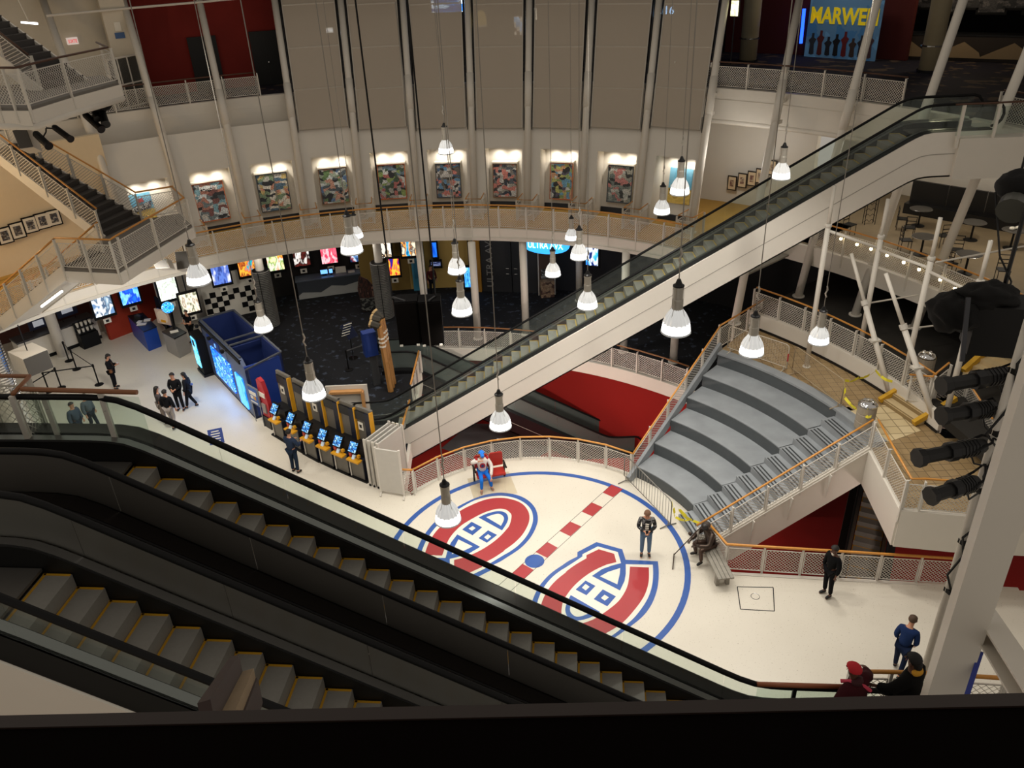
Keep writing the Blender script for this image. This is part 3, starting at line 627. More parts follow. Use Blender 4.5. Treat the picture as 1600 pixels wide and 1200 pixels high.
# twin foreground escalators: far rail passes (3.62, 8.76) at z = 6.2
_u = V((math.cos(math.radians(6)), -math.sin(math.radians(6)), 0)); _n = V((_u.y, -_u.x, 0))
BRONZE = mat('dark_bronze', '#2a2624', .25, .8)
PANEL = mat('brushed_panel', '#8a8782', .3, .95, var=.1, scale=1.5, aniso=.8)
_nt = PANEL.node_tree; _tg = _nt.nodes.new('ShaderNodeTangent'); _tg.direction_type = 'RADIAL'; _tg.axis = 'Z'; _bs = _nt.nodes['Principled BSDF']; _nt.links.new(_tg.outputs[0], _bs.inputs['Tangent']); _bs.inputs['Anisotropic Rotation'].default_value = .25; _bs.inputs['Anisotropic'].default_value = .9; _bs.inputs['Roughness'].default_value = .38
_b = V((3.62, 8.76, Z2))
escalator('near_escalator', 'dark steel escalator in the foreground farther from the camera, glass on its floor side', _b+_n*.67, 174, Z3-Z2, 1.32, PANEL, GLASS, DARK, lb=1.9, lt=2.6, depth=.9, inner=STEEL, deckm=BRONZE, soffit=True, dk=.32)
escalator('near_escalator', 'dark steel escalator in the foreground closest to the camera with white side', _b+_n*2.83, 174, Z3-Z2, 1.3, GLASS, PANEL, WHITE, lb=1.9, lt=2.6, depth=1.6, inner=STEEL, deckm=BRONZE, soffit=True, dk=.32)
# black escalator going down through the opening, and the one below the platform
escalator('lower_escalator', 'black escalator descending through the red opening', (4.4, 32.2, -5), 180, 5.0, 1.3, glass('dim_glass', '#8f9a96', .7), glass('dim_glass'), DARK, stepm=STEPM, lb=1.2, lt=1.4, depth=.9, deckm=DARK)
escalator('lower_escalator', 'dark escalator seen under the white stair wall and tiled platform', (11.6, 20.6, -5), 62, 5.0, 1.3, glass('dim_glass'), glass('dim_glass'), DARK, lb=1.5, lt=.6, depth=.8, deckm=DARK, soffit=False)
# ================================================================ PENDANT LAMPS
DOME = mat('lamp_glow', '#ffffff', .3, var=0, emit=4.5, emitc='#fffaf2'); DOMEU = mat('lamp_prism_glass', '#c2c2c0', .15, var=0, emit=.42, emitc='#f5f5f2', spec=.8)
LRIM = mat('lamp_rim', '#a9acac', .1, .2, var=0, emit=.16, emitc='#e8eaea'); HOUS = mat('lamp_housing', '#b9b4aa', .35, .25); CABLE = mat('lamp_cable', '#8f8a82', .5, .4)
LAMPS = [(697, 238, 23.6, 'high pendant lamp hanging before the centre of the mesh screens'), (550, 392, 34, 'large pendant lamp of the close pair before the gallery railing'), (557, 370, 21, 'smaller pendant lamp peeking out behind another before the gallery railing'),
 (311, 440, 36, 'big pendant lamp beside the grey hanging loudspeaker'), (412, 514, 28, 'pendant lamp before the ribbed column by the blue booth'), (491, 618, 36, 'pendant lamp low over the ticket kiosks'), (714, 424, 28, 'upper pendant lamp of the stacked pair before the tall screen'),
 (722, 488, 32, 'lower pendant lamp of the stacked pair beside the black speaker boxes'), (700, 811, 40, 'lowest pendant lamp hanging over the far floor crest'), (782, 665, 34, 'pendant lamp in front of the white escalator underside'),
 (893, 373, 20, 'smallest pendant lamp of the cluster in front of the gallery railing'), (905, 402, 27, 'middle pendant lamp of the cluster below the gallery railing'), (864, 429, 24, 'pendant lamp before the cardboard candy display'), (918, 478, 31, 'pendant lamp just over the handrail of the white escalator'),
 (1034, 332, 25, 'pendant lamp before the blue and sand poster, the lower of two'), (1062, 301, 29.6, 'pendant lamp before the blue and sand poster, the higher of two'), (1056, 516, 45, 'largest pendant lamp in front of the white escalator side'), (1174, 550, 37, 'pendant lamp over the top of the grey tiers'),
 (1279, 533, 31, 'pendant lamp in front of the curved terrace railing'), (1220, 277, 28, 'pendant lamp before the row of small framed pictures near the upper balcony')]
def pendant(px, py, w, label):
    D = .52; c = GD(px, py, FPX*D/w); t = thing('pendant_lamp', label, 'lamp', c, 'prismatic pendant lamps'); R_ = D/2
    pr = [(R_*.98, .0), (R_*.97, .05), (R_*.93, .12), (R_*.89, .16)]
    pr2 = [(R_*.89, .16), (R_*.83, .21), (R_*.75, .265), (R_*.64, .32), (R_*.5, .375), (R_*.4, .41), (R_*.36, .43)]
    MB().lathe(pr, c, 32, caps=False, wob=lambda i, j: .015 if j % 2 else 0).build('glass_dome', DOME, t, smooth=True)
    MB().lathe(pr2, c, 32, caps=False, wob=lambda i, j: .07 if j % 2 else -.035).build('prism_shoulder', DOMEU, t)
    MB().lathe([(R_*.9, .0), (R_*1.04, .0), (R_*1.05, -.025), (R_*.97, -.04), (R_*.3, -.055), (.001, -.056)], c, 32, caps=False).build('lens_rim', LRIM, t, smooth=True)
    MB().lathe([(R_*.37, .42), (R_*.37, .60), (R_*.33, .62), (R_*.33, .80), (R_*.38, .81), (R_*.38, .86), (R_*.2, .88), (R_*.12, .95)], c, 16).build('housing', HOUS, t)
    MB().lathe([(R_*.4, .855), (R_*.4, .875), (R_*.25, .9), (.03, .99)], c, 12).build('top_cap', DARK, t)
    for k in range(4):
        a = PI/4+k*PI/2; e = V((math.cos(a), math.sin(a), 0)); MB().path([c+e*R_*.42+V((0, 0, .84)), c+e*R_*.44+V((0, 0, .45)), c+e*R_*1.0+V((0, 0, .02))], .006, 4).build('strut', HOUS, t)
    MB().tube(c+V((0, 0, .98)), V((c.x, c.y, 15.95)), .011, .011, 5).build('cable', CABLE, t)
    MB().path([c+V((.02, 0, 1.25)), c+V((-.02, 0, 1.35)), c+V((.025, 0, 1.45)), c+V((0, 0, 1.55))], .02, 5).build('hanger_chain', HOUS, t)
    light('SPOT', c-V((0, 0, .12)), LAMP_W, (1, .95, .87), .22, c-V((0, 0, 5)), 2.7, t, .8)
for L in LAMPS: pendant(*L)
# lamp seen dimly behind the mesh screen
# ================================================================ POSTER CASES IN THE GALLERY NICHES
def fpx(i, x, z, off): return bis(lambda f: PX(wpt(i, f, z, off))[0]-x, .05, .98)
def zpx(i, f, y, off): return bis(lambda z: PX(wpt(i, f, z, off))[1]-y, Z2+.1, 9.4)
CASE = mat('case_metal', '#b9b2a4', .35, .3)
SKY = ramp_mat('sky_print', ['#5fa7c9', '#74b4d2'], 2, 1, 0, .5, 'noise'); SAND = ramp_mat('sand_print', ['#c9a94c', '#d6b75a', '#b7963f'], 3, 2, 0, .5, 'noise'); NAVY = mat('navy_print', '#1c2440', .6); CRIM = mat('crimson_print', '#a5192b', .6)
PIX = [None, (306, 354, 284, 344, ['#e8efef', '#6fb6c9', '#c96b3f', '#2b2b30', '#7a8c90', '#e2dccd', '#8c3b2c', '#4d5f66'], 'newspaper blue and rust'), (404, 452, 270, 329, ['#d9b42c', '#efe6cf', '#3b6f8c', '#25262b', '#c9c4b8', '#7d9c6a', '#d9762c'], 'yellow and slate'),
 (500, 544, 262, 318, ['#5f8c3a', '#dfe8e4', '#2b6fae', '#26282c', '#a3b59a', '#d98a5f', '#50606a'], 'green and ink blue'), (591, 634, 256, 311, ['#8fae2b', '#c43a22', '#23262a', '#dfe3dc', '#5b7f96', '#3d5a3a', '#b3b0a4'], 'lime and red'), (681, 720, 255, 309, ['#2f8fc4', '#e0562b', '#2b2724', '#d9d4cc', '#1f5b8c', '#6b6156', '#8c8478'], 'bright blue and orange'),
 (770, 808, 255, 309, ['#e0562b', '#8c8478', '#dcd8cf', '#24324a', '#3b3a36', '#b3ac9c', '#566270'], 'grey and orange-edged'), (859, 895, 254, 312, ['#3aa0c9', '#c9c62f', '#2b2b2b', '#8fae3a', '#dcdcd2', '#5c4f6a', '#d98a2b'], 'turquoise-edged multicolour'), (949, 988, 258, 317, ['#8f9a8c', '#b9bcae', '#33342f', '#d2cfc0', '#6f7a72', '#c95b4a', '#a9a48f'], 'pale grey and salmon'), None]
for i, d in enumerate(PIX):
    if not d: continue
    x0, x1, y0, y1, cols, nm = d; B0, B1 = .88, 1.13
    fm = fpx(i, (x0+x1)/2, 7, B0); zt, zb = zpx(i, fm, y0, B0), zpx(i, fm, y1, B0); f0, f1 = fpx(i, x0, (zt+zb)/2, B0), fpx(i, x1, (zt+zb)/2, B0)
    c8 = lambda a0, a1, z0, z1, b0, b1: [wpt(i, a0, z0, b0), wpt(i, a1, z0, b0), wpt(i, a1, z0, b1), wpt(i, a0, z0, b1), wpt(i, a0, z1, b0), wpt(i, a1, z1, b0), wpt(i, a1, z1, b1), wpt(i, a0, z1, b1)]
    t = thing('poster_case', '%s collage poster case in the %s lit gallery niche from the stair' % (nm, ORD[i]), 'poster', wpt(i, fm, zb, 1.0), 'poster cases in the gallery niches')
    MB().hexa(c8(f0, f1, zb, zt, B0+.02, B1)).build('case', CASE, t)
    MB().hexa(c8(f0+.012, f1-.012, zb+.04, zt-.05, B0+.005, B0+.03)).build('picture', ramp_mat('collage_%d' % i, cols, 9, i*1.37, .05, .35), t)
    MB().hexa(c8(f0-.01, f1+.01, zt, zt+.06, B0-.05, B1)).build('top_ledge', mat('ledge_white', '#e8e2d6', .4), t)
    fr = MB()
    for a0, a1, z0, z1 in ((f0, f0+.014, zb, zt), (f1-.014, f1, zb, zt), (f0, f1, zb, zb+.04), (f0, f1, zt-.05, zt)): fr.hexa(c8(a0, a1, z0, z1, B0-.01, B0+.03))
    fr.build('frame', mat('case_frame_%d' % (i % 3), ['#7d5a3a', '#b8612c', '#3a3f44'][i % 3], .4), t, weld=False)
    if i == 1: text_mesh('lettering', 'FORUM', mat('print_white', '#f2f2ee', .5), wpt(i, (f0+f1)/2, zt-.32, B0-.02), wpt(i, f1, 7, 0)-wpt(i, f0, 7, 0), wpt(i, .5, 8, 0)-wpt(i, .5, 7, 0), .2, t, .01, width=.75)
for i, x0, x1, y0, y1, lb in ((0, 196, 240, 303, 346, 'sky blue and sand poster with slanted lettering in the niche by the zigzag stair'), (9, 1045, 1080, 263, 318, 'sky blue and sand poster on the white niche behind two pendant lamps')):
    B0 = 1.1; fm = fpx(i, (x0+x1)/2, 7, B0); zt, zb = zpx(i, fm, y0, B0), zpx(i, fm, y1, B0); f0, f1 = fpx(i, x0, (zt+zb)/2, B0), fpx(i, x1, (zt+zb)/2, B0); zm = zb+(zt-zb)*.42
    t = thing('wall_poster', lb, 'poster', wpt(i, fm, zb, .7), 'painted wall posters')
    c8 = lambda a0, a1, z0, z1, b0, b1: [wpt(i, a0, z0, b0), wpt(i, a1, z0, b0), wpt(i, a1, z0, b1), wpt(i, a0, z0, b1), wpt(i, a0, z1, b0), wpt(i, a1, z1, b0), wpt(i, a1, z1, b1), wpt(i, a0, z1, b1)]
    MB().hexa(c8(f0, f1, zm, zt, .0+1.09, 1.14)).build('sky_field', SKY, t); MB().hexa(c8(f0, f1, zb, zm, .0+1.09, 1.14)).build('sand_field', SAND, t)
    ex = wpt(i, f1, 7, .6)-wpt(i, f0, 7, .6); wd = ex.length; ey = (wpt(i, .5, 8, 0)-wpt(i, .5, 7, 0)).normalized(); ex.normalize(); o = wpt(i, fm, zm, 1.06)
    MB().slab([o+ex*(-wd*.4)+ey*-.1, o+ex*(wd*.3)+ey*.05, o+ex*(wd*.4)+ey*.35, o+ex*(-wd*.3)+ey*.2], ex.cross(ey)*-.02).build('lettering_band', NAVY, t)
    MB().slab([o+ex*(-wd*.12)+ey*.33, o+ex*(wd*.15)+ey*.38, o+ex*(wd*.1)+ey*.55, o+ex*(-wd*.08)+ey*.5], ex.cross(ey)*-.02).build('crimson_badge', CRIM, t)
    text_mesh('lettering', 'FORUM', mat('print_white', '#f2f2ee', .5), o+ey*.03+ex.cross(ey)*.015, ex+ey*.25, ey-ex*.25, .2, t, .012, width=wd*.62)
for i in range(10):
    for f in (.42, .70): light('SPOT', wpt(i, f, NT-.06, .12)+(wpt(i, f, NT, 1.15)-wpt(i, f, NT, .12))*.5, 28, (1, .92, .8), .02, wpt(i, f, NT-.06, .12)+(wpt(i, f, NT, 1.15)-wpt(i, f, NT, .12))*.55-V((0, 0, 2)), 2.5, None, 1.0, 'niche_downlight')
# ================================================================ MESH SCREENS BETWEEN THE COLUMNS
SCRIM = glass('scrim', '#4c463e', .0); nt = SCRIM.node_tree
for n_ in nt.nodes:
    if n_.type == 'MIX_SHADER' and not n_.inputs[0].is_linked: n_.inputs[0].default_value = .80
    if n_.type == 'BSDF_DIFFUSE': n_.inputs[0].default_value = lin('#bdb1a1')
    if n_.type == 'BSDF_TRANSPARENT': n_.inputs[0].default_value = (1, 1, 1, 1)
    if n_.type == 'BSDF_GLOSSY': n_.inputs['Roughness'].default_value = .6
FRM = mat('screen_frame', '#b5aea2', .45)
for b, i in enumerate(range(3, 10)):
    zs = [zpx2 for zpx2 in [bis(lambda z: PX(wpt(i, .5, z, -.05))[1]-y, 7, 15.4) for y in (200, 138, 73, 6, -40)]]
    t = thing('mesh_screen', 'tall brown-grey metal mesh screen between leaning columns, %s from the red wall' % ['first', 'second', 'third', 'fourth', 'fifth', 'sixth', 'seventh'][b], 'screen', wpt(i, .5, zs[0], -.05), 'mesh screens above the poster gallery')
    f0, f1 = .1, .9
    for k in range(4):
        q = [wpt(i, f0, zs[k], -.05), wpt(i, f1, zs[k], -.05), wpt(i, f1, zs[k+1], -.05), wpt(i, f0, zs[k+1], -.05)]
        nrm = (q[1]-q[0]).cross(q[3]-q[0]).normalized()
        MB().slab(q, nrm*.004).build('mesh_panel', SCRIM, t)
        if k: MB().bar(q[0], q[1], .05, .06).build('cross_bar', FRM, t)
    for f in (f0, f1): MB().bar(wpt(i, f, zs[0], -.05), wpt(i, f, zs[4], -.05), .05, .05).build('side_bar', FRM, t)
    for f in (f0-.03, f1+.03): MB().bar(wpt(i, f, zs[0]-.1, .0), wpt(i, f, zs[4], .0), .03, .05).build('dark_channel', DARK, t)  # dark bars flanking the screen beside the columns
# things glimpsed through the screens, on the upper lobby
def behind(px, py, r): # point of the ray at radius r
    f = lambda d: rad(GD(px, py, d))-r
    return GD(px, py, bis(f, 20, 70))
p = behind(1045, 22, 25.5); tt = V((-(p-RC).y, (p-RC).x, 0)).normalized()*-1
t = thing('number_sign', 'glowing pale blue number 16 seen through a mesh screen', 'sign', p); text_mesh('digits', '16', mat('sign_blue_white', '#cfe6ff', .4, var=0, emit=14, emitc='#9fcfff'), p, tt, (0, 0, 1), .34, t, .03); MB().tube(p+V((0, 0, .3)), V((p.x, p.y, 16)), .012, .012, 5).build('hanger_rod', DARK, t)
for px, py, w, hh, col, lb, st in ((698, 8, 1.5, .62, ['#e8f2ff', '#2f7fd0', '#bcd9f5', '#1d4f96'], 'blue and white glowing screen glimpsed behind the mesh screens', 9), (810, 40, .42, .85, ['#bfe0ff', '#d9c9b5', '#5f4a3f', '#8fb9e0'], 'small upright poster screen glimpsed behind the mesh screens', 5), (1148, 13, .32, .6, ['#fff6c9', '#e6e0a5'], 'pale yellow exit light box at the dark lobby edge', 3), (515, 47, .32, .22, ['#ffffff', '#f0ece0'], 'small white light box glimpsed behind the mesh screens', 9), (837, 22, .1, .5, ['#fff6e0', '#f0e6c9'], 'slim warm light glimpsed behind the mesh screens', 7)):
    p = behind(px, py, 25.2 if px < 1100 else 24.2); o = (p-RC); o.z = 0; o.normalize(); tt = V((-o.y, o.x, 0))
    t = thing('light_box', lb, 'screen', p-V((0, 0, hh/2)))
    MB().box(p+o*.06, (w+.06, .1, hh+.06), ax=(tt, o, V((0, 0, 1)))).build('housing', DARK, t); MB().box(p, (w, .03, hh), ax=(tt, o, V((0, 0, 1)))).build('lit_face', ramp_mat('lightbox_%d' % px, cols if False else col, 3.2, px*.01, st, .4), t)
    MB().tube(V((p.x+o.x*.06, p.y+o.y*.06, Z3)), p+o*.06-V((0, 0, hh/2)), .03).build('stand', DARK, t)
p = behind(752, 28, 24.5); t = thing('glimpsed_lamp', 'dim cream lamp shade glimpsed behind the mesh screens', 'lamp', p)
MB().lathe([(.25, -.3), (.24, 0), (.18, .22), (.08, .34)], p, 16).build('shade', mat('cream_shade', '#d9c07a', .6, emit=1.6, emitc='#d9b868'), t, smooth=True); MB().tube(p+V((0, 0, .34)), V((p.x, p.y, 16)), .01).build('cord', DARK, t); MB().lathe([(.24, -.38), (.24, -.31)], p, 16).build('rim', mat('cream_rim', '#efe6cf', .6, emit=1, emitc='#e6dcc0'), t)
# ================================================================ ZIGZAG STAIR (left)
up = V((0, 0, 1)); STEPD = mat('stair_tread', '#3a3634', .6, var=.12, scale=10)
t = thing('zigzag_stair', 'white steel zigzag stair with mesh sides between the gallery levels', 'stair', (-13, 26, Z2))
ZL = 7.9
LA, LB, LC_, LD, LE, LF = V((-14.17, 24.77, ZL)), V((-12.23, 24.3, ZL)), V((-11.33, 28.72, ZL)), V((-12.3, 30.3, ZL)), V((-13.5, 29.7, ZL)), V((-14.15, 27.8, ZL))
MB().prism([LA, LB, LC_, LD, LE, LF], ZL-.06, ZL).build('landing_plate', mat('stair_grating', '#6f6a63', .6), t)
m = MB()
for a, b in ((LA, LB), (LB, LC_), (LC_, LD)): m.bar(a-up*.26, b-up*.26, .08, .38)
m.build('landing_fascia', WHITE, t)
def flight(t, a0, a1, b0, b1, n, stringer=True):
    """steps from edge a0-a1 (low) to edge b0-b1 (high)"""
    a0, a1, b0, b1 = V(a0), V(a1), V(b0), V(b1); h = (b0.z-a0.z)/n
    for k in range(n):
        f0, f1 = k/n, (k+1)/n; z = a0.z+h*(k+1); p = [a0.lerp(b0, f0), a1.lerp(b1, f0), a1.lerp(b1, f1), a0.lerp(b0, f1)]
        MB().prism(p, z-h, z-h+.02 if False else z).build('tread', STEPD, t) if False else MB().hexa([V((q.x, q.y, z-.05-h*.95)) for q in p[:2]]+[V((q.x, q.y, z-.05)) for q in p[2:]]+[V((q.x, q.y, z)) for q in p]).build('tread', STEPD, t)
    for p, q in ((a0, b0), (a1, b1)):
        MB().bar(p-up*.12, q-up*.12, .06, .42).build('stringer', WHITE, t)
    m = MB(); m.hexa([a0-up*.32, a1-up*.32, b1-up*.32, b0-up*.32, a0-up*.27, a1-up*.27, b1-up*.27, b0-up*.27]); m.build('soffit', WHITE, t)
UT0, UT1 = V((-18.4, 30.2, Z3)), V((-18.6, 31.75, Z3))
flight(t, LF, LE, UT0, UT1, 15)
DT0 = V((-18.3, 26.9, Z2)); nn = V((.45, .89, 0))
flight(t, DT0, DT0+nn*1.6, LA, LA+nn*1.6, 15)
railing('zigzag_landing_railing', 'white mesh railing round the half-way landing of the zigzag stair', [LA, (LA+LB)/2, LB, LB.lerp(LC_, .08), LB.lerp(LC_, .5), LC_, LD], side=1, hoff=.05, d=.1, drop=.4)
railing('zigzag_upper_flight_railing', 'white mesh railing down the near side of the dark-stepped upper flight', split([LF, UT0], 1.5), side=-1, hoff=.05, d=.1, drop=.1)
railing('zigzag_upper_flight_railing', 'white mesh railing down the wall side of the dark-stepped upper flight', split([LD, LE, UT1], 1.6), side=-1, hoff=.05, d=.1, drop=.1)
railing('zigzag_lower_flight_railing', 'white mesh railing along the lower flight above the concession stand', split([LA, DT0], 1.5), side=-1, hoff=.05, d=.1, drop=.3, mesh=True)
railing('zigzag_lower_flight_railing', 'inner white mesh railing of the lower flight before the warm lit wall', split([LA+nn*1.6, DT0+nn*1.6], 1.5), side=-1, hoff=.05, d=.1, drop=.1)
# upper half-landing above the third level
ZU = 13.1
UA = [V((-15.6, 23.9, ZU)), V((-13.7, 23.47, ZU)), V((-12.8, 23.24, ZU)), V((-12.51, 25.12, ZU)), V((-11.95, 27.24, ZU))]
t = thing('upper_stair_landing', 'white upper stair landing with dark handrails under the exit sign', 'stair', UA[1])
MB().prism(UA+[V((-13.2, 29.0, 0)), V((-16, 27.5, 0))], ZU-.08, ZU).build('landing_plate', mat('stair_grating', '#6f6a63', .6), t)
m = MB()
for a, b in zip(UA, UA[1:]): m.bar(a-up*.28, b-up*.28, .1, .4)
m.build('landing_fascia', WHITE, t); m = MB(); m.path([p-up*.5 for p in UA], .1, 8); m.build('landing_pipe', WHITE, t, smooth=True)
flight(t, V((-13.9, 26.2, ZU)), V((-13.3, 27.9, ZU)), V((-17.2, 27.6, 15.6)), V((-16.8, 29.2, 15.6)), 14)
railing('upper_landing_railing', 'white mesh railing with dark top round the upper stair landing', [UA[0], UA[1], UA[1].lerp(UA[2], .55), UA[2], UA[3], UA[4], V((-13.0, 28.9, ZU))], side=1, hoff=.05, wood=DW, d=.1, drop=.4)
railing('upper_flight_railing', 'dark-topped stair railing climbing behind the upper landing', split([V((-13.9, 26.2, ZU)), V((-17.2, 27.6, 15.6))], 1.6), side=1, hoff=.05, wood=DW, d=.1, drop=.1)
# stair tower wall behind, exit sign, door and screens
PALE = mat('tower_wall', '#cfc6b4', .6, var=.04)
struct(ringband(25.2, 25.5, ang(behind(207, 100, 25.2)), 168, Z3, 16, n=24).build('wall_stair_tower', PALE, None, weld=True))
def tang(p): o = V(p)-RC; o.z = 0; o.normalize(); return V((o.y, -o.x, 0)), o
p = behind(113, 64, 25.1); ex, o = tang(p); t = thing('exit_sign', 'white exit sign box with red lettering on the stair tower wall', 'sign', p)
MB().box(p, (.44, .16, .28), ax=(ex, o, up)).build('sign_box', mat('sign_white', '#e6ded6', .5, emit=.35, emitc='#f0e0d8'), t); text_mesh('lettering', 'SORTIE', mat('sign_red', '#d01f2b', .5, emit=.6, emitc='#d01f2b'), p-o*.09-up*.07, ex, up, .14, t, .01, width=.36)
p2 = behind(186, 50, 24.4); ex, o = tang(p2); struct(MB().box(V((p2.x, p2.y, 13.2))+o*.32, (1.0, .6, 5.4), ax=(ex, o, up)).build('wall_tower_pier', PALE)); t = thing('notice', 'small white and blue notice on the pier beside the red wall', 'sign', p2)
MB().box(p2+up*.22, (.26, .02, .36), ax=(ex, o, up)).build('white_sheet', CREAM, t); MB().box(p2-up*.14, (.4, .02, .24), ax=(ex, o, up)).build('blue_sheet', mat('notice_blue', '#3f5f8f', .5), t)
a, b = behind(33, 35, 22), behind(59, 37, 22); t = thing('tube_lamp', 'bright fluorescent tube on the ceiling above the upper stair', 'lamp', a); MB().tube(a, b, .035).build('tube', mat('tube_glow', '#ffffff', .3, emit=5), t); MB().bar(a+up*.06, b+up*.06, .1, .04).build('fitting', WHITE, t); MB().tube(a.lerp(b, .5), V((a.x, a.y, 16)), .02).build('hanger', WHITE, t)
# white glazed door and upper mesh on the third level, doors in the red wall
for x0, x1, y0, y1, lb in ((300, 345, 59, 118, 'black double door in the upper red wall, fully in view'), (397, 440, 50, 112, 'black door in the upper red wall beside the mesh screens')):
    a, b = behind(x0, 100, 25.9), behind(x1, 100, 25.9); a.z = b.z = Z3; h = hz(V((a.x, a.y, Z3)), y0)-Z3 if y0 > -40 else 2.3
    t = thing('lobby_door', lb, 'door', a, 'black doors of the red lobby wall'); d = (b-a).normalized()
    MB().bar(a+up*h/2, b+up*h/2, .1, h).build('door_leaf', mat('door_black', '#0c0b0b', .6), t); MB().bar(a.lerp(b, .5)+up*h/2-d.cross(up)*-.06, a.lerp(b, .5)+up*h/2+d*.02-d.cross(up)*-.06, .02, h).build('door_seam', DARK, t)
    MB().ball(a.lerp(b, .55)+up*1.05-V((d.y, -d.x, 0))*-.1, .05, 6, 4).build('handle', CHROME, t)
t = thing('lattice_screen', 'white framed glazed screen panel standing at the end of the red upper wall', 'screen', behind(205, 150, 23.6))
a, b = behind(183, 158, 23.2), behind(232, 165, 24.2); a.z = b.z = Z3
for k in range(4): p = a.lerp(b, k/3); MB().bar(p, p+up*2.1, .06, .06).build('mullion', WHITE, t)
for z in (.05, 1., 2.1): MB().bar(a+up*z, b+up*z, .05, .06).build('rail', WHITE, t)
MB().bar(a+up*1.05, b+up*1.05, .01, 2.0).build('pane', glass('smoked', '#8c8a84', .75), t)
# framed pictures on the warm wall
for k, (x, y) in enumerate(((7, 368), (27, 360), (47, 351), (66, 345), (84, 340))):
    p = behind(x, y, 21.22); o = p-RC; o.z = 0; o.normalize(); tt = V((-o.y, o.x, 0)); p = p-o*.02
    t = thing('framed_picture', 'black framed photograph with white mount on the warm wall, %s' % (['leftmost', 'second from the left', 'third from the left', 'fourth from the left', 'rightmost, half hidden by the stair'][k]), 'picture', p-up*.3, 'framed photographs on the warm wall')
    MB().box(p, (.56, .05, .68), ax=(tt, o, up)).build('frame', BLACK, t); MB().box(p-o*.02, (.46, .03, .58), ax=(tt, o, up)).build('mount', CREAM, t); MB().box(p-o*.03, (.28, .03, .38), ax=(tt, o, up)).build('photograph', ramp_mat('photo_%d' % k, ['#3a3a3c', '#8c8a86', '#5a4a44', '#c9c4bb', '#3f4a66'], 7, k), t)
# fluorescent tube under the lower flight
dA = (LA-V((0, 0, CH))).dot(FW); a, b = GD(97, 455, dA-.1), GD(65, 479, dA+.6)
t = thing('tube_lamp', 'bright fluorescent tube under the lower flight of the zigzag stair', 'lamp', b); MB().tube(a, b, .035).build('tube', mat('tube_glow', '#ffffff', .3, emit=5), t); MB().bar(a+up*.06, b+up*.06, .1, .04).build('fitting', WHITE, t)
# ---------------------------------------------------------------- stage lights and loudspeakers hung by the stair
def spotlamp(t, p, d, L, r, lens=True):
    p, d = V(p), V(d).normalized(); MB().path([p-d*L*.5, p-d*L*.42, p+d*L*.38, p+d*L*.5], [r*.7, r, r, r*1.12], 12).build('lamp_body', BLACK, t)
    MB().path([p+d*L*.5, p+d*L*.53], [r*1.2, r*1.2], 12).build('colour_frame', DARK, t)
def yoke(t, p, q): MB().path([p, (V(p)+V(q))/2+V((.08, 0, .05)), q], .025, 6).build('yoke', DARK, t)
dS = 26.
for (xs, lb) in ((((78, 222, 70, 222), (98, 205, 99, 206)), 'pair of black stage spotlights clamped under the upper landing'), (((143, 182, 150, 190), (162, 187, 163, 190)), 'cluster of black stage spotlights and dimmer hung beside the leaning column')):
    pass
def rig(lb, base, heads, pack=None):
    b = GD(*base, dS); t = thing('stage_light_rig', lb, 'stage light', b, 'stage lights hung by the stair')
    MB().tube(b, V((b.x, b.y, ZU-.3)), .03).build('drop_pipe', CHROME, t); MB().bar(V((b.x, b.y, ZU-.32)), UA[3]-up*.32, .06, .06).build('mounting_arm', DARK, t)
    for (x0, y0, x1, y1, r) in heads:
        p, q = GD(x0, y0, dS+.1), GD(x1, y1, dS-.2); spotlamp(t, (p+q)/2, q-p, (q-p).length, r*.72); yoke(t, b, (p+q)/2)
    if pack: c = GD(*pack, dS); MB().ball(c, (.55, .35, .36), 12, 8).build('drape', mat('black_cloth', '#0d0c0c', .9, var=.2, bump=.4, scale=9), t); MB().path([c, GD(pack[0]-18, pack[1]+12, dS)], .04, 6).build('cable_bundle', BLACK, t)
rig('pair of black stage spotlights hung under the upper landing', (72, 200), [(55, 208, 76, 228, .16), (84, 198, 110, 217, .14)])
rig('draped cluster of black stage spotlights beside the leaning column', (140, 165), [(132, 178, 158, 202, .15), (158, 172, 165, 194, .17), (147, 174, 152, 186, .12)], (150, 158))
def speaker(lb, corners, dep, depth=.5, grp='grey hanging loudspeakers'):
    q = [GD(x, y, dep) for x, y in corners]; n = (q[1]-q[0]).cross(q[3]-q[0]).normalized(); n = n if n.dot(FW) > 0 else -n
    t = thing('loudspeaker', lb, 'loudspeaker', sum(q, V())/4, grp); c = sum(q, V())/4
    MB().slab([c+(p-c)*1.06+n*.03 for p in q], n*depth+up*.0).build('cabinet', WHITE, t); MB().slab(q, n*.04).build('grille', mat('grille_grey', '#4d4a46', .7), t)
    MB().tube(c+n*depth*.5+up*.2, c+n*depth*.5+up*1.6, .015).build('suspension', DARK, t)
speaker('grey loudspeaker hung under the upper landing beside the spotlights', [(19, 204), (40, 200), (51, 229), (31, 232)], 26.)
speaker('grey fronted loudspeaker hung before the gallery fascia near the big lamp', [(273, 394), (298, 392), (299, 418), (277, 421)], 30.)
speaker('grey loudspeaker panel tilted under the half-way landing', [(240, 413), (258, 404), (264, 418), (244, 419)], 29.)
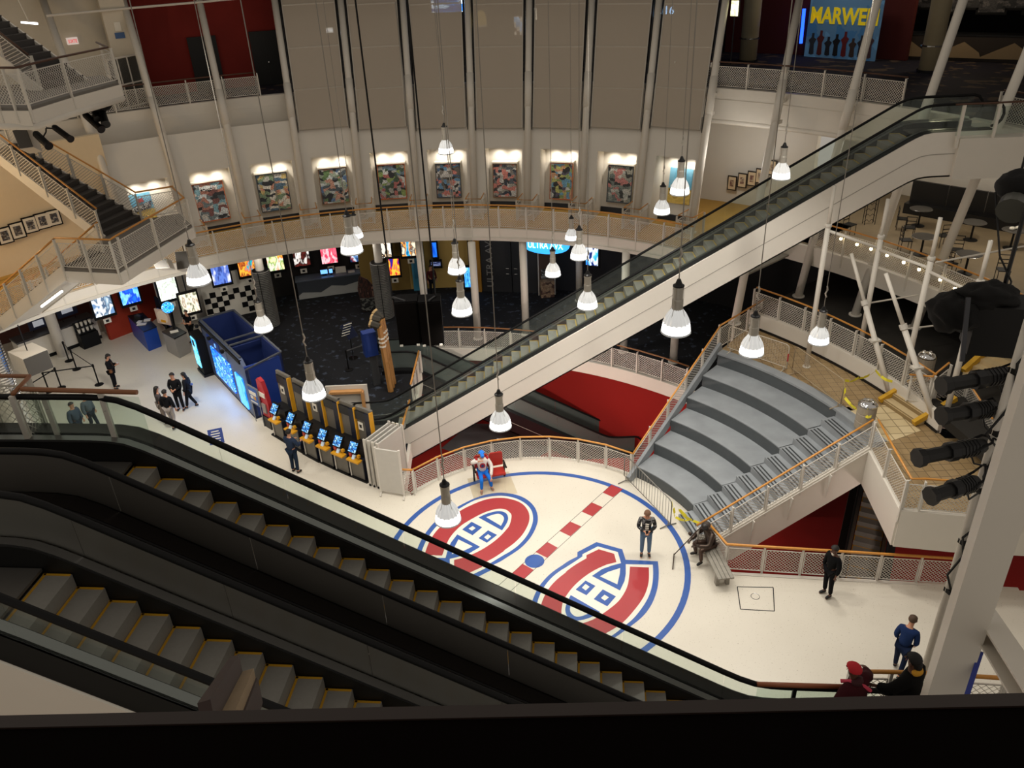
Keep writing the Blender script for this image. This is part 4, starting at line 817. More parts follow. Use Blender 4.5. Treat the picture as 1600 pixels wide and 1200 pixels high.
# ribbed white tower with loudspeaker at the frame edge
bt = G(48, 690, 0); bt = V((-19.3, 27.2, 0)); t = thing('ribbed_tower', 'white ribbed round pillar beside the mesh guard, partly behind the glass', 'column', bt)
MB().lathe([(.42, 0), (.42, 4.6)], bt, 20).build('shaft', WHITE, t, smooth=False)
for k in range(22): MB().lathe([(.43, 2.0+k*.11), (.47, 2.02+k*.11), (.47, 2.07+k*.11), (.43, 2.09+k*.11)], bt, 20).build('rib', CHROME, t)
q = GD(48, 562, (bt+up*4.2-V((0, 0, CH))).dot(FW)-.3); t = thing('loudspeaker', 'big pale loudspeaker cabinet on the ribbed pillar above the stanchions', 'loudspeaker', q, 'grey hanging loudspeakers')
ax = (V((.8, -.6, 0)), V((.6, .8, 0)), up); MB().box(q, (1.1, .9, .75), ax=ax).build('cabinet', WHITE, t); MB().box(q+ax[0]*.57, (.04, .86, .7), ax=ax).build('grille', mat('grille_grey', '#4d4a46', .7), t); MB().tube(q+up*.37, q+up*1.4, .02).build('suspension', DARK, t)

t = thing('tie_tube', 'thin white tube tying the leaning columns near the top edge', 'tube', cpt(0, 14)); _q = []
for i, y in ((0, 24), (1, 13), (2, 3), (3, -8)): _q.append(cpt(i, bis(lambda z: PX(cpt(i, z))[1]-y, 10, 15.5))-V((0, .2, 0)))
for a, b in zip(_q, _q[1:]): MB().tube(a, b, .05, .05, 8).build('tube_length', WHITE, t)
# ================================================================ GROUND FLOOR LOBBY
def colm(name, lb, base, z1, r=.17, m_=None, grp='round columns under the gallery'):
    t = thing(name, lb, 'column', base, grp); MB().tube(base, V((base.x, base.y, z1)), r, r, 16).build('shaft', m_ or WHITE, t, smooth=True); MB().lathe([(r*1.35, 0), (r*1.35, .05), (r, .07)], base, 16).build('base_ring', WHITE2, t); return t
for x, y, lb in ((747, 529, 'round white column in front of the tall dark double door'), (822, 523, 'round white column beside the white escalator and candy display'), (974, 550, 'round white column behind the far opening railing, hidden mostly by the escalator'), (1052, 566, 'round white column behind the far opening railing near the grey tiers'), (668, 515, 'round white column rising behind the black speaker boxes')): colm('round_column', lb, G(x, y, 0), Z2-.5)
for x, y, lb in ((497, 440, 'round white column standing behind the ticket counter'), (905, 470, 'round white column seen above the white escalator handrail')): p = G(x, y, 0); colm('round_column', lb, p, Z2-.55)
for x, y, lb in ((100, 557, 'white column before the concession menu boards'), (168, 516, 'white column at the edge of the red lobby wall'), (237, 470, 'white column between the blue poster and the white poster')): colm('round_column', lb, G(x, y, 0), Z2-.5, .24)
RIB = mat('ribbed_cladding', '#86847f', .4, .25)
for x, y, lb in ((603, 495, 'column wrapped in grey ribbed metal beside the hockey sticks'), (424, 508, 'column wrapped in grey ribbed metal behind the blue booth')):
    p = G(x, y, 0); t = thing('ribbed_column', lb, 'column', p, 'ribbed columns of the lobby'); MB().tube(p, V((p.x, p.y, Z2-.5)), .2, .2, 16).build('shaft', WHITE, t, smooth=True); MB().tube(p, p+up*2.95, .4, .4, 20).build('core', DARK, t)
    for k in range(34): MB().lathe([(.4, .03+k*.086), (.45, .045+k*.086), (.45, .075+k*.086), (.4, .09+k*.086)], p, 20, caps=False).build('rib', RIB, t)
    MB().bar(p+V((0, -.46, .05)), p+V((0, -.46, 2.95)), .03, .03).build('seam', DARK, t)
# poster screens
def pscreen(px, py, w, h, cols, lb, r=23.85, pt=None, card=True, scale=1.9, emit=1.3, kind='noise', grp='lit film poster screens', yaw=None, cst=False):
    p = pt or behind(px, py, r); o = (p-RC); o.z = 0; o.normalize()
    if yaw is not None: o = V((math.cos(yaw), math.sin(yaw), 0))
    tt = V((-o.y, o.x, 0)); t = thing('poster_screen', lb, 'screen', p-up*h/2, grp)
    MB().box(p+o*.06, (w+.16, .12, h+.24), ax=(tt, o, up)).build('casing', BLACK, t); MB().box(p-o*.005+up*.02, (w, .02, h), ax=(tt, o, up)).build('lit_poster', ramp_mat('poster_%d_%d' % (px, py), cols, scale, px*.017, emit, .3, kind, (1, 1, .8), 2.5, cst), t)
    if card: MB().box(p-up*(h/2+.27)-o*.0, (.34, .03, .24), ax=(tt, o, up)).build('label_card', CREAM, t); MB().box(p-up*(h/2+.27)-o*.02+tt*.0, (.14, .01, .12), ax=(tt, o, up)).build('card_print', DARK, t)
    MB().tube(p+o*.06+up*(h/2+.1), V((p.x+o.x*.06, p.y+o.y*.06, Z2-.6)), .03, .03, 6).build('mount_tube', DARK, t)
    return t
pscreen(345, 429, .82, .98, ['#e6e9f5', '#9aa6d6', '#3d57a8', '#5a78c9', '#2c3d80'], 'pale violet film poster screen beside the checkered wall', 21.5)
pscreen(386, 417, .82, .95, ['#1aa3b3', '#e0622a', '#f0b03a', '#7a1f1a', '#e6862a'], 'orange and teal film poster screen left of the ribbed column', 22.3)
pscreen(430, 409, .82, .98, ['#f5c84a', '#e07a2a', '#efe9d6', '#6fa03a', '#f2e6b0'], 'orange and green film poster screen with pale figure')
pscreen(471, 403, .82, .92, ['#0d0808', '#f2e9e2', '#1a0c0a', '#5a1f1a', '#0a0707'], 'black film poster screen with a white garment shape')
pscreen(514, 399, .82, .92, ['#e0405a', '#f06a80', '#c92a4a', '#f7c9cf', '#d63a5a'], 'rose pink film poster screen above the ticket counter')
pscreen(558, 399, .78, .72, ['#26406a', '#5f86b8', '#c9d6e6', '#8c3a3a', '#1a2a4a'], 'dim blue film poster screen above the ticket counter')
pscreen(598, 391, .84, .86, ['#d9d4c9', '#3a2f2a', '#e9c9a0', '#8c7a66', '#f2ede0'], 'black and cream two-picture film poster screen', 22.2, cst=True)
pscreen(615, 418, .6, .9, ['#1f2fa0', '#e07a2a', '#f0c040', '#c92a1f', '#24208c'], 'blue and orange film poster screen below the cream one', 22.0)
pscreen(640, 388, .84, .86, ['#0f5f8c', '#2fa6d6', '#f0a03a', '#0a2f4a', '#f7e6c0'], 'sea blue and sunset film poster screen by the turquoise panel', 22.2)
pscreen(181, 481, .86, 1.05, ['#e6ecef', '#8fa6b8', '#2f4a6a', '#f2f5f5', '#5f7fa6'], 'white and blue film poster screen on the red wall, nearest the concession', pt=G(181, 536, 0)+V((0.12, -.35, 2.15)))
pscreen(222, 467, .84, 1.05, ['#0a3fd0', '#1f7af0', '#7fc9ff', '#0a2fb0', '#1a5fe0'], 'vivid blue film poster screen on the red wall above the blue desk', pt=G(228, 520, 0)+V((-.1, -.3, 2.25)), emit=1.6)
pscreen(261, 452, .84, 1.05, ['#e9ebdf', '#d6dbc9', '#f2f4ea', '#8c9a8a', '#f7f9f0'], 'pale cream film poster screen above the grey desk', pt=behind(262, 452, 21.6), emit=1.8)
pscreen(296, 474, .8, .95, ['#d6cdb5', '#5a5f46', '#e9e2cf', '#8c7a66', '#f2efe0'], 'sepia film poster screen with two faces behind the counter clerk', pt=behind(296, 474, 20.6), cst=False)
pscreen(734, 434, .55, 1.1, ['#2f8fe0', '#7fc9ff', '#1a5fb0', '#4aa6f0', '#0f3f80'], 'tall glowing blue screen behind the stacked pendant lamps', 22.3, card=False, emit=2.2)
pscreen(679, 391, .22, .8, ['#0a3fb0', '#1f6fe0'], 'slim blue screen on the ochre wall', 22.6, card=False)
pscreen(681, 413, .5, .22, ['#2a3a7a', '#8c9ac9', '#1f2a5a'], 'small wide blue sign on the ochre wall', 22.6, card=False, emit=.5)
# checkered wall and tan mat
t = thing('checkered_panel', 'black and white checkered wall panel behind the tan floor mat', 'panel', behind(365, 450, 22.6))
c = behind(362, 445, 22.7); o = (c-RC); o.z = 0; o.normalize(); tt = V((-o.y, o.x, 0)); MB().box(V((c.x, c.y, 1.2)), (3.0, .1, 2.4), ax=(tt, o, up)).build('panel_board', CREAM, t)
for r_ in range(5):
    for k in range(10):
        if (r_+k) % 2 == 0 and not (r_ < 3 and k in (4, 5)): MB().box(V((c.x, c.y, .24+.28*r_))-o*.06+tt*(k-4.5)*.29, (.29, .02, .28), ax=(tt, o, up)).build('black_square', BLACK, t)
q = [G(x, y, 0) for x, y in ((332, 473), (395, 460), (385, 450), (335, 459))]; tag(MB().prism(q, .0, .02).build('floor_mat', mat('tan_mat', '#b09a6a', .8, var=.4, scale=1.4)), 'tan floor mat with brown stains before the checkered wall', 'mat')
t = thing('green_locker', 'dark green box cabinet under the orange and teal poster', 'cabinet', G(385, 458, 0)); p = G(387, 460, 0)+V((.2, .9, .75)); MB().box(p, (.8, .5, 1.5), .2).build('cabinet_body', mat('dark_green', '#123528', .5), t); MB().box(p+V((0, -.27, 0)), (.7, .04, 1.35), .2).build('cabinet_door', mat('dark_green2', '#0e2a20', .5), t)
t = thing('green_locker', 'dark green box cabinet at the end of the red wall behind the clerk', 'cabinet', G(325, 472, 0)); p = G(327, 478, 0)+V((.25, .3, .9)); MB().box(p, (.9, .5, 1.8), -.2).build('cabinet_body', mat('dark_green'
, '#123528', .5), t); MB().box(p+V((0, -.27, 0)), (.78, .04, 1.6), -.2).build('cabinet_door', mat('dark_green2', '#0e2a20', .5), t)
# ticket counter with mountain outline front
a, b = G(468, 469, 0), G(584, 453, 0); d = (b-a).normalized(); n = V((-d.y, d.x, 0)); L = (b-a).length
t = thing('ticket_counter', 'long grey ticket counter with white mountain outline front', 'counter', (a+b)/2)
CG = mat('counter_grey', '#3c4148', .5)
MB().box((a+b)/2+n*.4+up*.5, (L, .7, 1.0), ax=(d, n, up)).build('counter_body', CG, t); MB().box((a+b)/2+n*.4+up*1.03, (L+.1, .85, .06), ax=(d, n, up)).build('counter_top', mat('counter_top', '#5d6672', .35), t)
prof = [(0, .18), (.06, .33), (.3, .22), (.45, .5), (.52, .46), (.62, .4), (.8, .52), (1, .34), (1, 0), (0, 0)]
MB().slab([a+d*L*x+up*(y*1.1+.02)+n*.045 for x, y in prof], -n*.03).build('mountain_front', mat('mountain_white', '#a9aaa6', .6), t)
for f, w, lb, cm in ((.38, .45, 'small lit monitor on the ticket counter', '#6fb0ff'), (.47, .22, 'card reader with lit face on the ticket counter', '#9fd0ff')):
    p = a+d*L*f+n*.4+up*1.06; t = thing('monitor', lb, 'monitor', p); MB().box(p+up*.2, (w, .05, .3), ax=(d, n, up)).build('shell', BLACK, t); MB().box(p+up*.2-n*.03, (w*.8, .02, .22), ax=(d, n, up)).build('lit_face', mat('monitor_glow', '#6fb0ff', .3, emit=1.5), t); MB().box(p+up*.02, (w*.5, .2, .04), ax=(d, n, up)).build('foot', BLACK, t)
for f, lb in ((.57, 'white paper stand on the ticket counter nearer the monitors'), (.635, 'white paper stand on the ticket counter farther from the monitors')):
    p = a+d*L*f+n*.5+up*1.06; t = thing('paper_stand', lb, 'stand', p); MB().box(p+up*.17, (.3, .03, .32), ax=(d, n, up)).build('sheet', CREAM, t); MB().box(p+up*.01, (.3, .14, .02), ax=(d, n, up)).build('base', CREAM, t)
p = a+d*L*.74+n*.35+up*1.06; tag(MB().box(p+up*.03, (.34, .24, .06), ax=(d, n, up)).build('paper_stack', CREAM), 'flat white stack of paper on the ticket counter', 'paper')
# tall dark double door with lettering, oval lit sign, candy display
o = None; c = behind(800, 425, 22.3); c = V((c.x, c.y, 0)); o = (c-RC); o.z = 0; o.normalize(); tt = V((o.y, -o.x, 0))
t = thing('cinema_doorway', 'tall dark grey cinema double door with vertical pale lettering', 'door', c); DG = mat('door_grey', '#2b2c2f', .6)
for s in (-1, 1): lf = MB().box(c+tt*s*.82+up*1.7, (1.6, .1, 3.4), ax=(tt, o, up)).build('door_leaf', DG, t); MB().tube(c+tt*s*.14-o*.1+up*1.05, c+tt*s*.3-o*.1+up*1.05, .02).build('pull_handle', CHROME, lf); MB().tube(c+tt*s*.14-o*.1+up*1.35, c+tt*s*.3-o*.1+up*1.35, .02).build('pull_handle', CHROME, lf)
text_mesh('lettering', 'ULTRA AVX', mat('door_letters', '#8f8f8c', .5), c-tt*1.0-o*.12+up*1.75, up, -tt, .34, t, .02, width=2.9)
MB().box(c-tt*1.82+up*1.5+o*.0, (.35, .3, 3.0), ax=(tt, o, up)).build('wood_jamb', mat('jamb_wood', '#b5822f', .5), t)
p = behind(852, 384, 19.6); o2 = (p-RC); o2.z = 0; o2.normalize(); t2 = V((o2.y, -o2.x, 0)); 
t = thing('oval_sign', 'oval glowing blue sign under the gallery edge', 'sign', p); m = MB(); m.add([p+t2*1.15*math.cos(k*PI/12)+up*.42*math.sin(k*PI/12)+V((0, 0, 0)) for k in range(24)]+[p+o2*.2+t2*1.15*math.cos(k*PI/12)+up*.42*math.sin(k*PI/12) for k in range(24)], [tuple(range(24)), tuple(range(47, 23, -1))]+[(k, 24+k, 24+(k+1) % 24, (k+1) % 24) for k in range(24)])
m.build('sign_face', mat('oval_blue', '#3aa0e6', .4, emit=1.6, emitc='#2f9aec'), t); text_mesh('lettering', 'ULTRA AVX', mat('sign_blue_white2', '#dff2ff', .4, emit=2.5, emitc='#c9ecff'), p-up*.13-o2*.02, t2, up, .3, t, .02, width=1.7)
for s in (-.6, .6): MB().tube(p+t2*s+up*.3+o2*.1, V((p.x, p.y, Z2-.56))+t2*s+o2*.1, .02).build('hanger', DARK, t)
pscreen(925, 400, .6, 1.0, ['#0a3fa0', '#3aa0f0', '#dff0ff', '#0a1f5a'], 'tilted blue and white lit poster right of the pendant cluster', 21.0, card=False, emit=2.0)
p = G(855, 462, 0); t = thing('candy_display', 'cardboard candy display stand with printed box base', 'display', p)
MB().box(p+up*.45, (.7, .5, .9), .1).build('box_base', ramp_mat('candy_print', ['#8c5a3a', '#c9a06a', '#6a3f2a', '#b58a5a'], 6, 3), t); MB().box(p+up*2.0+V((0, .15, 0)), (.75, .1, 2.2), .1).build('back_card', mat('candy_brown', '#4a3327', .7), t); MB().box(p+up*2.75+V((0, .08, 0)), (.7, .04, .55), .1).build('header', ramp_mat('candy_head', ['#c9763a', '#8c3a22', '#d9a05a'], 5, 8), t); MB().box(p+up*1.2+V((0, .08, 0)), (.6, .04, .5), .1).build('print_panel', ramp_mat('candy_p2', ['#a9a9a6', '#4a4a48', '#d0d0cc'], 9, 9), t)
for s in (-.42, .42): MB().tube(p+V((s, .1, 0)), p+V((s, .1, 3.1)), .03).build('side_pole', WHITE, t)
t = thing('turquoise_panel', 'turquoise wall panel between the black posters and ochre wall', 'panel', behind(655, 440, 22.6)); c = behind(655, 430, 22.7); o = (c-RC); o.z = 0; o.normalize(); tt = V((-o.y, o.x, 0)); MB().box(V((c.x, c.y, 1.6)), (.7, .1, 3.2), ax=(tt, o, up)).build('panel_board', mat('turquoise', '#3f8fae', .5), t); MB().box(V((c.x, c.y, 1.2))-o*.06, (.5, .04, 1.0), ax=(tt, o, up)).build('inset', mat('turquoise2', '#2f7696', .5), t)
# black loudspeakers hung on long black cables
for x, cxp, lb in ((637, 613, 'tall black loudspeaker hung on a black cable nearer the hockey sticks'), (673, 681, 'tall black loudspeaker hung on a black cable nearer the round column')):
    c = GD(x, 506, 21.0); t = thing('hanging_loudspeaker', lb, 'loudspeaker', c-up*.62, 'black hanging loudspeakers'); BB = mat('box_black', '#040303', .95, spec=.1)
    MB().box(c+V((0, .25, 0)), (.58, .5, 1.25), .05).build('cabinet', BB, t); MB().box(c-V((0, .01, 0)), (.54, .03, 1.18), .05).build('grille_cloth', mat('grille_black', '#080605', .98, spec=.05), t)
    q = GD(cxp, 468, 21.0); MB().tube(q, V((q.x, q.y, 15.95)), .022, .022, 6).build('black_cable', BLACK, t); MB().bar(c+up*.64, V((q.x, q.y, c.z+.64)), .05, .04).build('hanger_bar', DARK, t)
    for sx in (-.22, .22): MB().box(c+V((sx, -.03, -.6)), (.08, .04, .05)).build('corner_plate', WHITE2, t)
# giant hockey sticks sculpture with blue sign
t = thing('hockey_sticks', 'giant wooden hockey sticks with black taped blades bundled upright', 'sculpture', G(612, 612, 0)); WS = mat('stick_wood', '#a87840', .5, var=.12, scale=4)
dS_ = (G(612, 612, 0)-V((0, 0, CH))).dot(FW)
for (x0, y0, x1, y1, bx, by) in ((611, 612, 595, 510, 577, 505), (613, 606, 598, 500, 579, 496), (615, 600, 598, 498, 584, 486)):
    a = G(x0, y0, 0); zt = hz(a, y1); b = V((a.x-.12, a.y, zt)); q = GD(bx, by, (b-V((0, 0, CH))).dot(FW)); k = b.lerp(q, .8)
    st = MB().path([a+up*.03, b], [.13, .12], 6).build('stick_shaft', WS, t); MB().path([b, k], [.13, .15], 6).build('taped_blade', mat('blade_tape', '#3a352c', .8), st); MB().path([k, q], [.15, .15], 6).build('blade_tip', mat('stick_tip', '#b89a6a', .6), st)
    for j in range(3): c = a.lerp(b, .70+.06*j); MB().path([c, c+(b-a).normalized()*.07], [.15, .15], 6).build('white_tape', CREAM, st)
p = G(589, 600, 0); t = thing('blue_sign_pylon', 'grey pylon with a blue box sign beside the hockey sticks', 'sign', p); z0 = hz(p, 552); z1 = hz(p, 516); MB().box(p+up*z0/2, (.3, .2, z0), .4).build('pylon', mat('pylon_grey', '#4d4f52', .5, .3), t); MB().box(p+up*(z0+z1)/2+V((-.05, -.1, 0)), (.55, .4, z1-z0), .4).build('sign_box', mat('sign_blue', '#12337c', .5), t)
# standees, easel and stanchions on the carpet
p = G(567, 488, 0); t = thing('standee', 'dark printed cardboard standee with curled top on the carpet', 'display', p)
MB().slab([p+up*.02, p+V((.7, .1, .02)), p+V((.75, .1, 1.3)), p+V((.45, .05, 1.75)), p+V((.05, 0, 2.0)), p+V((-.1, 0, 1.3))], V((0, .06, 0))).build('printed_board', ramp_mat('standee_print', ['#1a1210', '#4a2a22', '#2a1a16', '#8c6a5a'], 4, 5, 0, .5, 'noise'), t); MB().box(p+V((.35, -.05, .45)), (.75, .04, .7), .1).build('lower_print', ramp_mat('standee_low', ['#1c1c1c', '#7a7a72', '#2a2a2a'], 7, 2), t); MB().bar(p+V((.3, .5, 0)), p+V((.3, .05, 1.2)), .04, .04).build('strut', DARK, t)
p = G(552, 560, 0); t = thing('menu_stand', 'slanted dark notice stand with white lines on the carpet', 'sign', p); z0, z1 = 1.0, 1.75
MB().tube(p, p+up*1.0, .025).build('post', DARK, t); MB().lathe([(.22, 0), (.22, .03)], p, 16).build('base', CHROME, t); c = p+up*1.4; MB().box(c, (.5, .04, .75), ax=(V((.9, -.1, .42)).normalized(), V((.1, 1, 0)).normalized(), V((-.42, .05, .9)).normalized())).build('board', NAVY, t)
for k in range(5): MB().bar(c+V((-.2-.04*k, -.04, .28-.13*k)), c+V((.18-.04*k, -.06, .40-.13*k)), .02, .02 if k % 3 else .04).build('text_line', CREAM, t)
def stanchion(p, lb, h=1.0, grp='belt stanchions', m_=BLACK):
    t = thing('belt_stanchion', lb, 'stanchion', p, grp); MB().tube(p+up*.02, p+up*h, .032).build('post', m_, t); MB().lathe([(.19, 0), (.19, .02), (.06, .05)], p, 16).build('base', m_, t); MB().lathe([(.045, h-.12), (.045, h), (.03, h+.02)], p, 10).build('belt_head', m_, t); return t
ST = [(120, 577), (155, 601), (96, 606), (77, 612), (13, 660), (108, 564)]
sp = [G(x, y, 0) for x, y in ST]; sl = ['black belt stanchion farthest back in the queue before the concession', 'black belt stanchion beside the person looking at a phone', 'black belt stanchion in the middle of the queue', 'black belt stanchion in the queue just behind the wooden glass guard rail', 'black belt stanchion nearest the frame edge behind the mesh guard', 'black belt stanchion at the foot of the white concession column']
for p, l_ in zip(sp, sl): stanchion(p, l_)
for a, b, lb in ((5, 0, 'black belt between the two stanchions closest to the concession'), (0, 1, 'black belt running towards the person with the phone'), (1, 3, 'long black belt along the near side of the queue'), (2, 4, 'black belt running off behind the ribbed pillar')):
    tag(MB().bar(sp[a]+up*.94+(sp[b]-sp[a]).normalized()*.05, sp[b]+up*.94-(sp[b]-sp[a]).normalized()*.05, .006, .05).build('queue_belt', BLACK), lb, 'belt', 'queue belts')
p = G(545, 578, 0); q = G(578, 566, 0); stanchion(p, 'black belt stanchion on the dark carpet by the hockey sticks'); tag(MB().bar(p+up*.94, q+up*.94, .006, .05).build('queue_belt', mat('grey_belt', '#5a5a5c', .6)), 'grey belt reaching from the stanchion to the hockey sticks', 'belt', 'queue belts')
# white crate with wooden frame
a, b = G(521, 668, 0), G(575, 672, 0); t = thing('shipping_crate', 'open white panel crate with a bare wood frame behind the kiosks', 'crate', (a+b)/2)
q = [GD(x, y, 30.2) for x, y in ((511, 614), (571, 592), (577, 656), (520, 668))]; q = [a+V((0, .2, 0)), b+V((.1, .5, 0)), b+V((.1, .5, 1.75)), a+V((-.1, .2, 1.75))]; MB().slab(q, V((.1, .5, 0)).normalized()*.06).build('back_panel', WHITE, t)
fr = [q[0].lerp(q[2], .12)+up*.0, q[1].lerp(q[3], .12), q[2].lerp(q[0], .12), q[3].lerp(q[1], .12)]
WD2 = mat('raw_wood', '#c9935a', .6, var=.12, scale=6)
for k in (1, 2, 3): MB().bar(fr[k]-V((0, .12, 0)), fr[(k+1) % 4]-V((0, .12, 0)), .2, .1).build('wood_batten', WD2, t)
# ================================================================ TICKET KIOSKS, BOOTH, DESKS
KX = [(436, 686), (461, 701), (486, 716), (511, 728), (535, 739), (559, 749)]
SCB = ramp_mat('kiosk_ui', ['#2f7fd6', '#a9d6f5', '#1d5fae', '#5fb0ea', '#123a6a'], 9, 4, 1.3, .3)
GR = mat('kiosk_grey', '#6d6961', .5); KY = mat('kiosk_yellow', '#d69a1c', .5); KB = mat('kiosk_black', '#101114', .45); KN = mat('kiosk_navy', '#141a2c', .5)
for k, (x, y) in enumerate(KX):
    p = G(x, y, 0); q = G(*KX[min(k+1, 5)], 0)-G(*KX[max(k-1, 0)], 0); tt = q.normalized(); n = V((-tt.y, tt.x, 0)); n = n if n.y > 0 else -n
    t = thing('ticket_kiosk', 'ticket kiosk with lit screen and yellow ledge, %s' % ['beside the red phone board', 'second in the row from the blue booth', 'third in the row from the blue booth', 'fourth in the row from the blue booth', 'fifth in the row from the blue booth', 'beside the grey folded panels'][k], 'kiosk', p, 'ticket kiosks')
    ax = (tt, n, up)
    MB().box(p+n*.3+up*.42, (.62, .5, .84), ax=ax).build('pedestal', GR, t); MB().box(p+n*.34+tt*.2+up*.42, (.24, .52, .85), ax=ax).build('pedestal_side', KN, t)
    MB().box(p+n*.5+up*.9, (.78, .5, .7), ax=ax).build('cabinet', KB, t)
    sx = (tt, (n*.82+up*-.57).normalized(), (up*.82+n*.57).normalized())
    s_ = MB().box(p+n*.16-tt*.12+up*1.25, (.42, .06, .46), ax=sx).build('screen_bezel', BLACK, t); MB().box(p+n*.125-tt*.12+up*1.26, (.34, .02, .36), ax=sx).build('lit_screen', SCB, s_)
    MB().box(p-n*.02+up*.84, (.56, .24, .06), ax=ax).build('yellow_ledge', KY, t); MB().box(p+n*.06-tt*.2+up*1.0, (.12, .1, .16), ax=ax).build('card_reader', mat('reader_red', '#b8351f', .5), t); MB().box(p+n*.02-tt*.05+up*.93, (.1, .06, .16), ax=sx).build('pin_pad', mat('pad_pale', '#b9c9d6', .4, emit=.3), t); MB().box(p+n*.08+tt*.14+up*.98, (.1, .1, .1), ax=ax).build('ticket_slot', KY, t)
    MB().box(p+n*.72+up*1.3, (.86, .1, 2.6), ax=ax).build('back_board', GR, t); MB().box(p+n*.66+tt*.43+up*1.5, (.05, .16, 2.1), ax=ax).build('yellow_edge_strip', KY, t); MB().box(p+n*.64+tt*.28+up*1.25, (.26, .1, 2.4), ax=ax).build('navy_board', KN, t)
    MB().box(p+n*.63-tt*.1+up*2.3, (.5, .06, .34), ax=ax).build('header_display', KB, t)
    if k in (0, 2, 5): MB().box(p+n*.64-tt*.12+up*1.85, (.24, .02, .32), ax=ax).build('posted_sheet', CREAM, t); MB().box(p+n*.625-tt*.12+up*1.85, (.1, .01, .12), ax=ax).build('sheet_print', DARK, t)
    MB().tube(p+n*.02-tt*.3, p+n*.02-tt*.3+up*.8, .025).build('side_tube', WHITE2, t)
    MB().box(p+n*.42+up*.03, (.95, .9, .06), ax=ax).build('plinth', BLACK, t)
# red phone board, framed blue sign
p = G(421, 668, 0); t = thing('phone_board', 'tall rounded red phone board at the head of the kiosk row', 'board', p)
ax = (V((.72, -.69, 0)), V((.69, .72, 0)), up)
m = MB(); pts = [p+ax[0]*a+up*z for a, z in ((-.25, .5), (.25, .5), (.3, 1.2), (.22, 1.7), (.1, 2.1), (-.12, 2.2), (-.25, 2.1))]; m.slab(pts, ax[1]*.16); m.build('red_board', mat('phone_red', '#b32b33', .45), t); MB().box(p+up*1.5-ax[1]*.02, (.4, .03, .2), ax=ax).build('white_strip', CREAM, t); MB().box(p+up*.9-ax[1]*.03, (.25, .05, .4), ax=ax).build('grey_window', mat('phone_grey', '#8c8480', .5), t); MB().box(p+up*.25+ax[1]*.1, (.5, .3, .5), ax=ax).build('foot', DARK, t)
p = G(407, 662, 0); t = thing('framed_sign', 'blue and white sign in a grey frame at the corner of the blue booth', 'sign', p)
MB().box(p+up*1.3, (.72, .05, .8), ax=ax).build('frame', mat('frame_grey', '#8c8e90', .4, .4), t); MB().box(p+up*1.3-ax[1]*.03, (.62, .02, .7), ax=ax).build('sign_face', mat('sign_face_blue', '#1d4f9a', .4, emit=.1), t); MB().box(p+up*1.42-ax[1]*.045, (.5, .01, .16), ax=ax).build('white_print', CREAM, t); MB().box(p+up*1.22-ax[1]*.045-ax[0]*.1, (.18, .01, .14), ax=ax).build('white_print', CREAM, t); MB().box(p+up*1.22-ax[1]*.045+ax[0]*.12, (.14, .01, .14), ax=ax).build('orange_print', KY, t); MB().box(p+up*1.02-ax[1]*.045, (.5, .01, .05), ax=ax).build('white_print', CREAM, t)
for s in (-.3, .3): MB().tube(p+ax[0]*s, p+ax[0]*s+up*.9, .02).build('leg', mat('frame_grey'
, '#8c8e90', .4, .4), t)
# blue open-topped booth
A_, B_ = G(331, 581, 0), G(400, 655, 0); d = (B_-A_).normalized(); n = V((-d.y, d.x, 0)); n = n if n.x > 0 else -n; L = (B_-A_).length; Wb = 1.55; Hb = 2.55
BBL = mat('booth_blue', '#173684', .45, var=.05); BNV = mat('booth_inner', '#0f2358', .6); BGR = mat('booth_frame', '#4a5672', .4)
t = thing('video_booth', 'open-topped blue booth with glowing screens on its long side', 'booth', (A_+B_)/2)
F = lambda s, w, z: A_+d*s+n*w+up*z
MB().slab([F(0, 0, .05), F(L, 0, .05), F(L, 0, Hb-.35), F(L-.5, 0, Hb), F(0, 0, Hb)], n*.14).build('long_wall', BGR, t)
MB().box(F(L-.05, Wb/2, Hb/2-.1), (.1, Wb, Hb-.2), ax=(d, n, up)).build('end_wall', BBL, t); MB().box(F(.05, Wb/2, Hb/2), (.1, Wb, Hb), ax=(d, n, up)).build('far_wall', BNV, t); MB().box(F(L/2, Wb-.05, Hb/2), (L, .1, Hb), ax=(d, n, up)).build('back_wall', BNV, t); MB().box(F(L*.6, Wb/2, Hb/2-.1), (.1, Wb, Hb-.25), ax=(d, n, up)).build('partition', BNV, t); MB().box(F(L/2, Wb/2, .05), (L, Wb, .1), ax=(d, n, up)).build('booth_floor', NAVY, t); MB().box(F(L*.3, Wb/2, .9), (L*.5, Wb*.9, .06), ax=(d, n, up)).build('inner_shelf', mat('booth_navy', '#10265f', .5), t); MB().box(F(L*.8, Wb/2, .9), (L*.3, Wb*.9, .06), ax=(d, n, up)).build('inner_shelf', mat('booth_navy', '#10265f', .5), t)
for a, b in ((F(0, .07, Hb+.03), F(L-.5, .07, Hb+.03)), (F(0, Wb, Hb+.03), F(L, Wb, Hb-.02)), (F(0, 0, Hb+.03), F(0, Wb, Hb+.03)), (F(L, 0, Hb-.3), F(L, Wb, Hb-.02)), (F(L*.55, .07, Hb+.03), F(L*.55, Wb, Hb+.03)), (F(L*.65, .07, Hb+.03), F(L*.65, Wb, Hb+.03))): MB().bar(a, b, .08, .05).build('top_bar', mat('booth_bar', '#5b5f66', .4, .4), t)
MB().bar(F(0, .0, Hb-.12), F(L-.4, .0, Hb-.12), .1, .16).build('lamp_rail', BLACK, t)
for f in (.08, .38, .68): MB().path([F(L*f, -.02, Hb-.1), F(L*f, -.22, Hb-.05)], .02, 6).build('lamp_arm', BLACK, t); MB().lathe([(.07, -.06), (.09, .06)], F(L*f, -.25, Hb-.06), 8).build('lamp_head', BLACK, t)
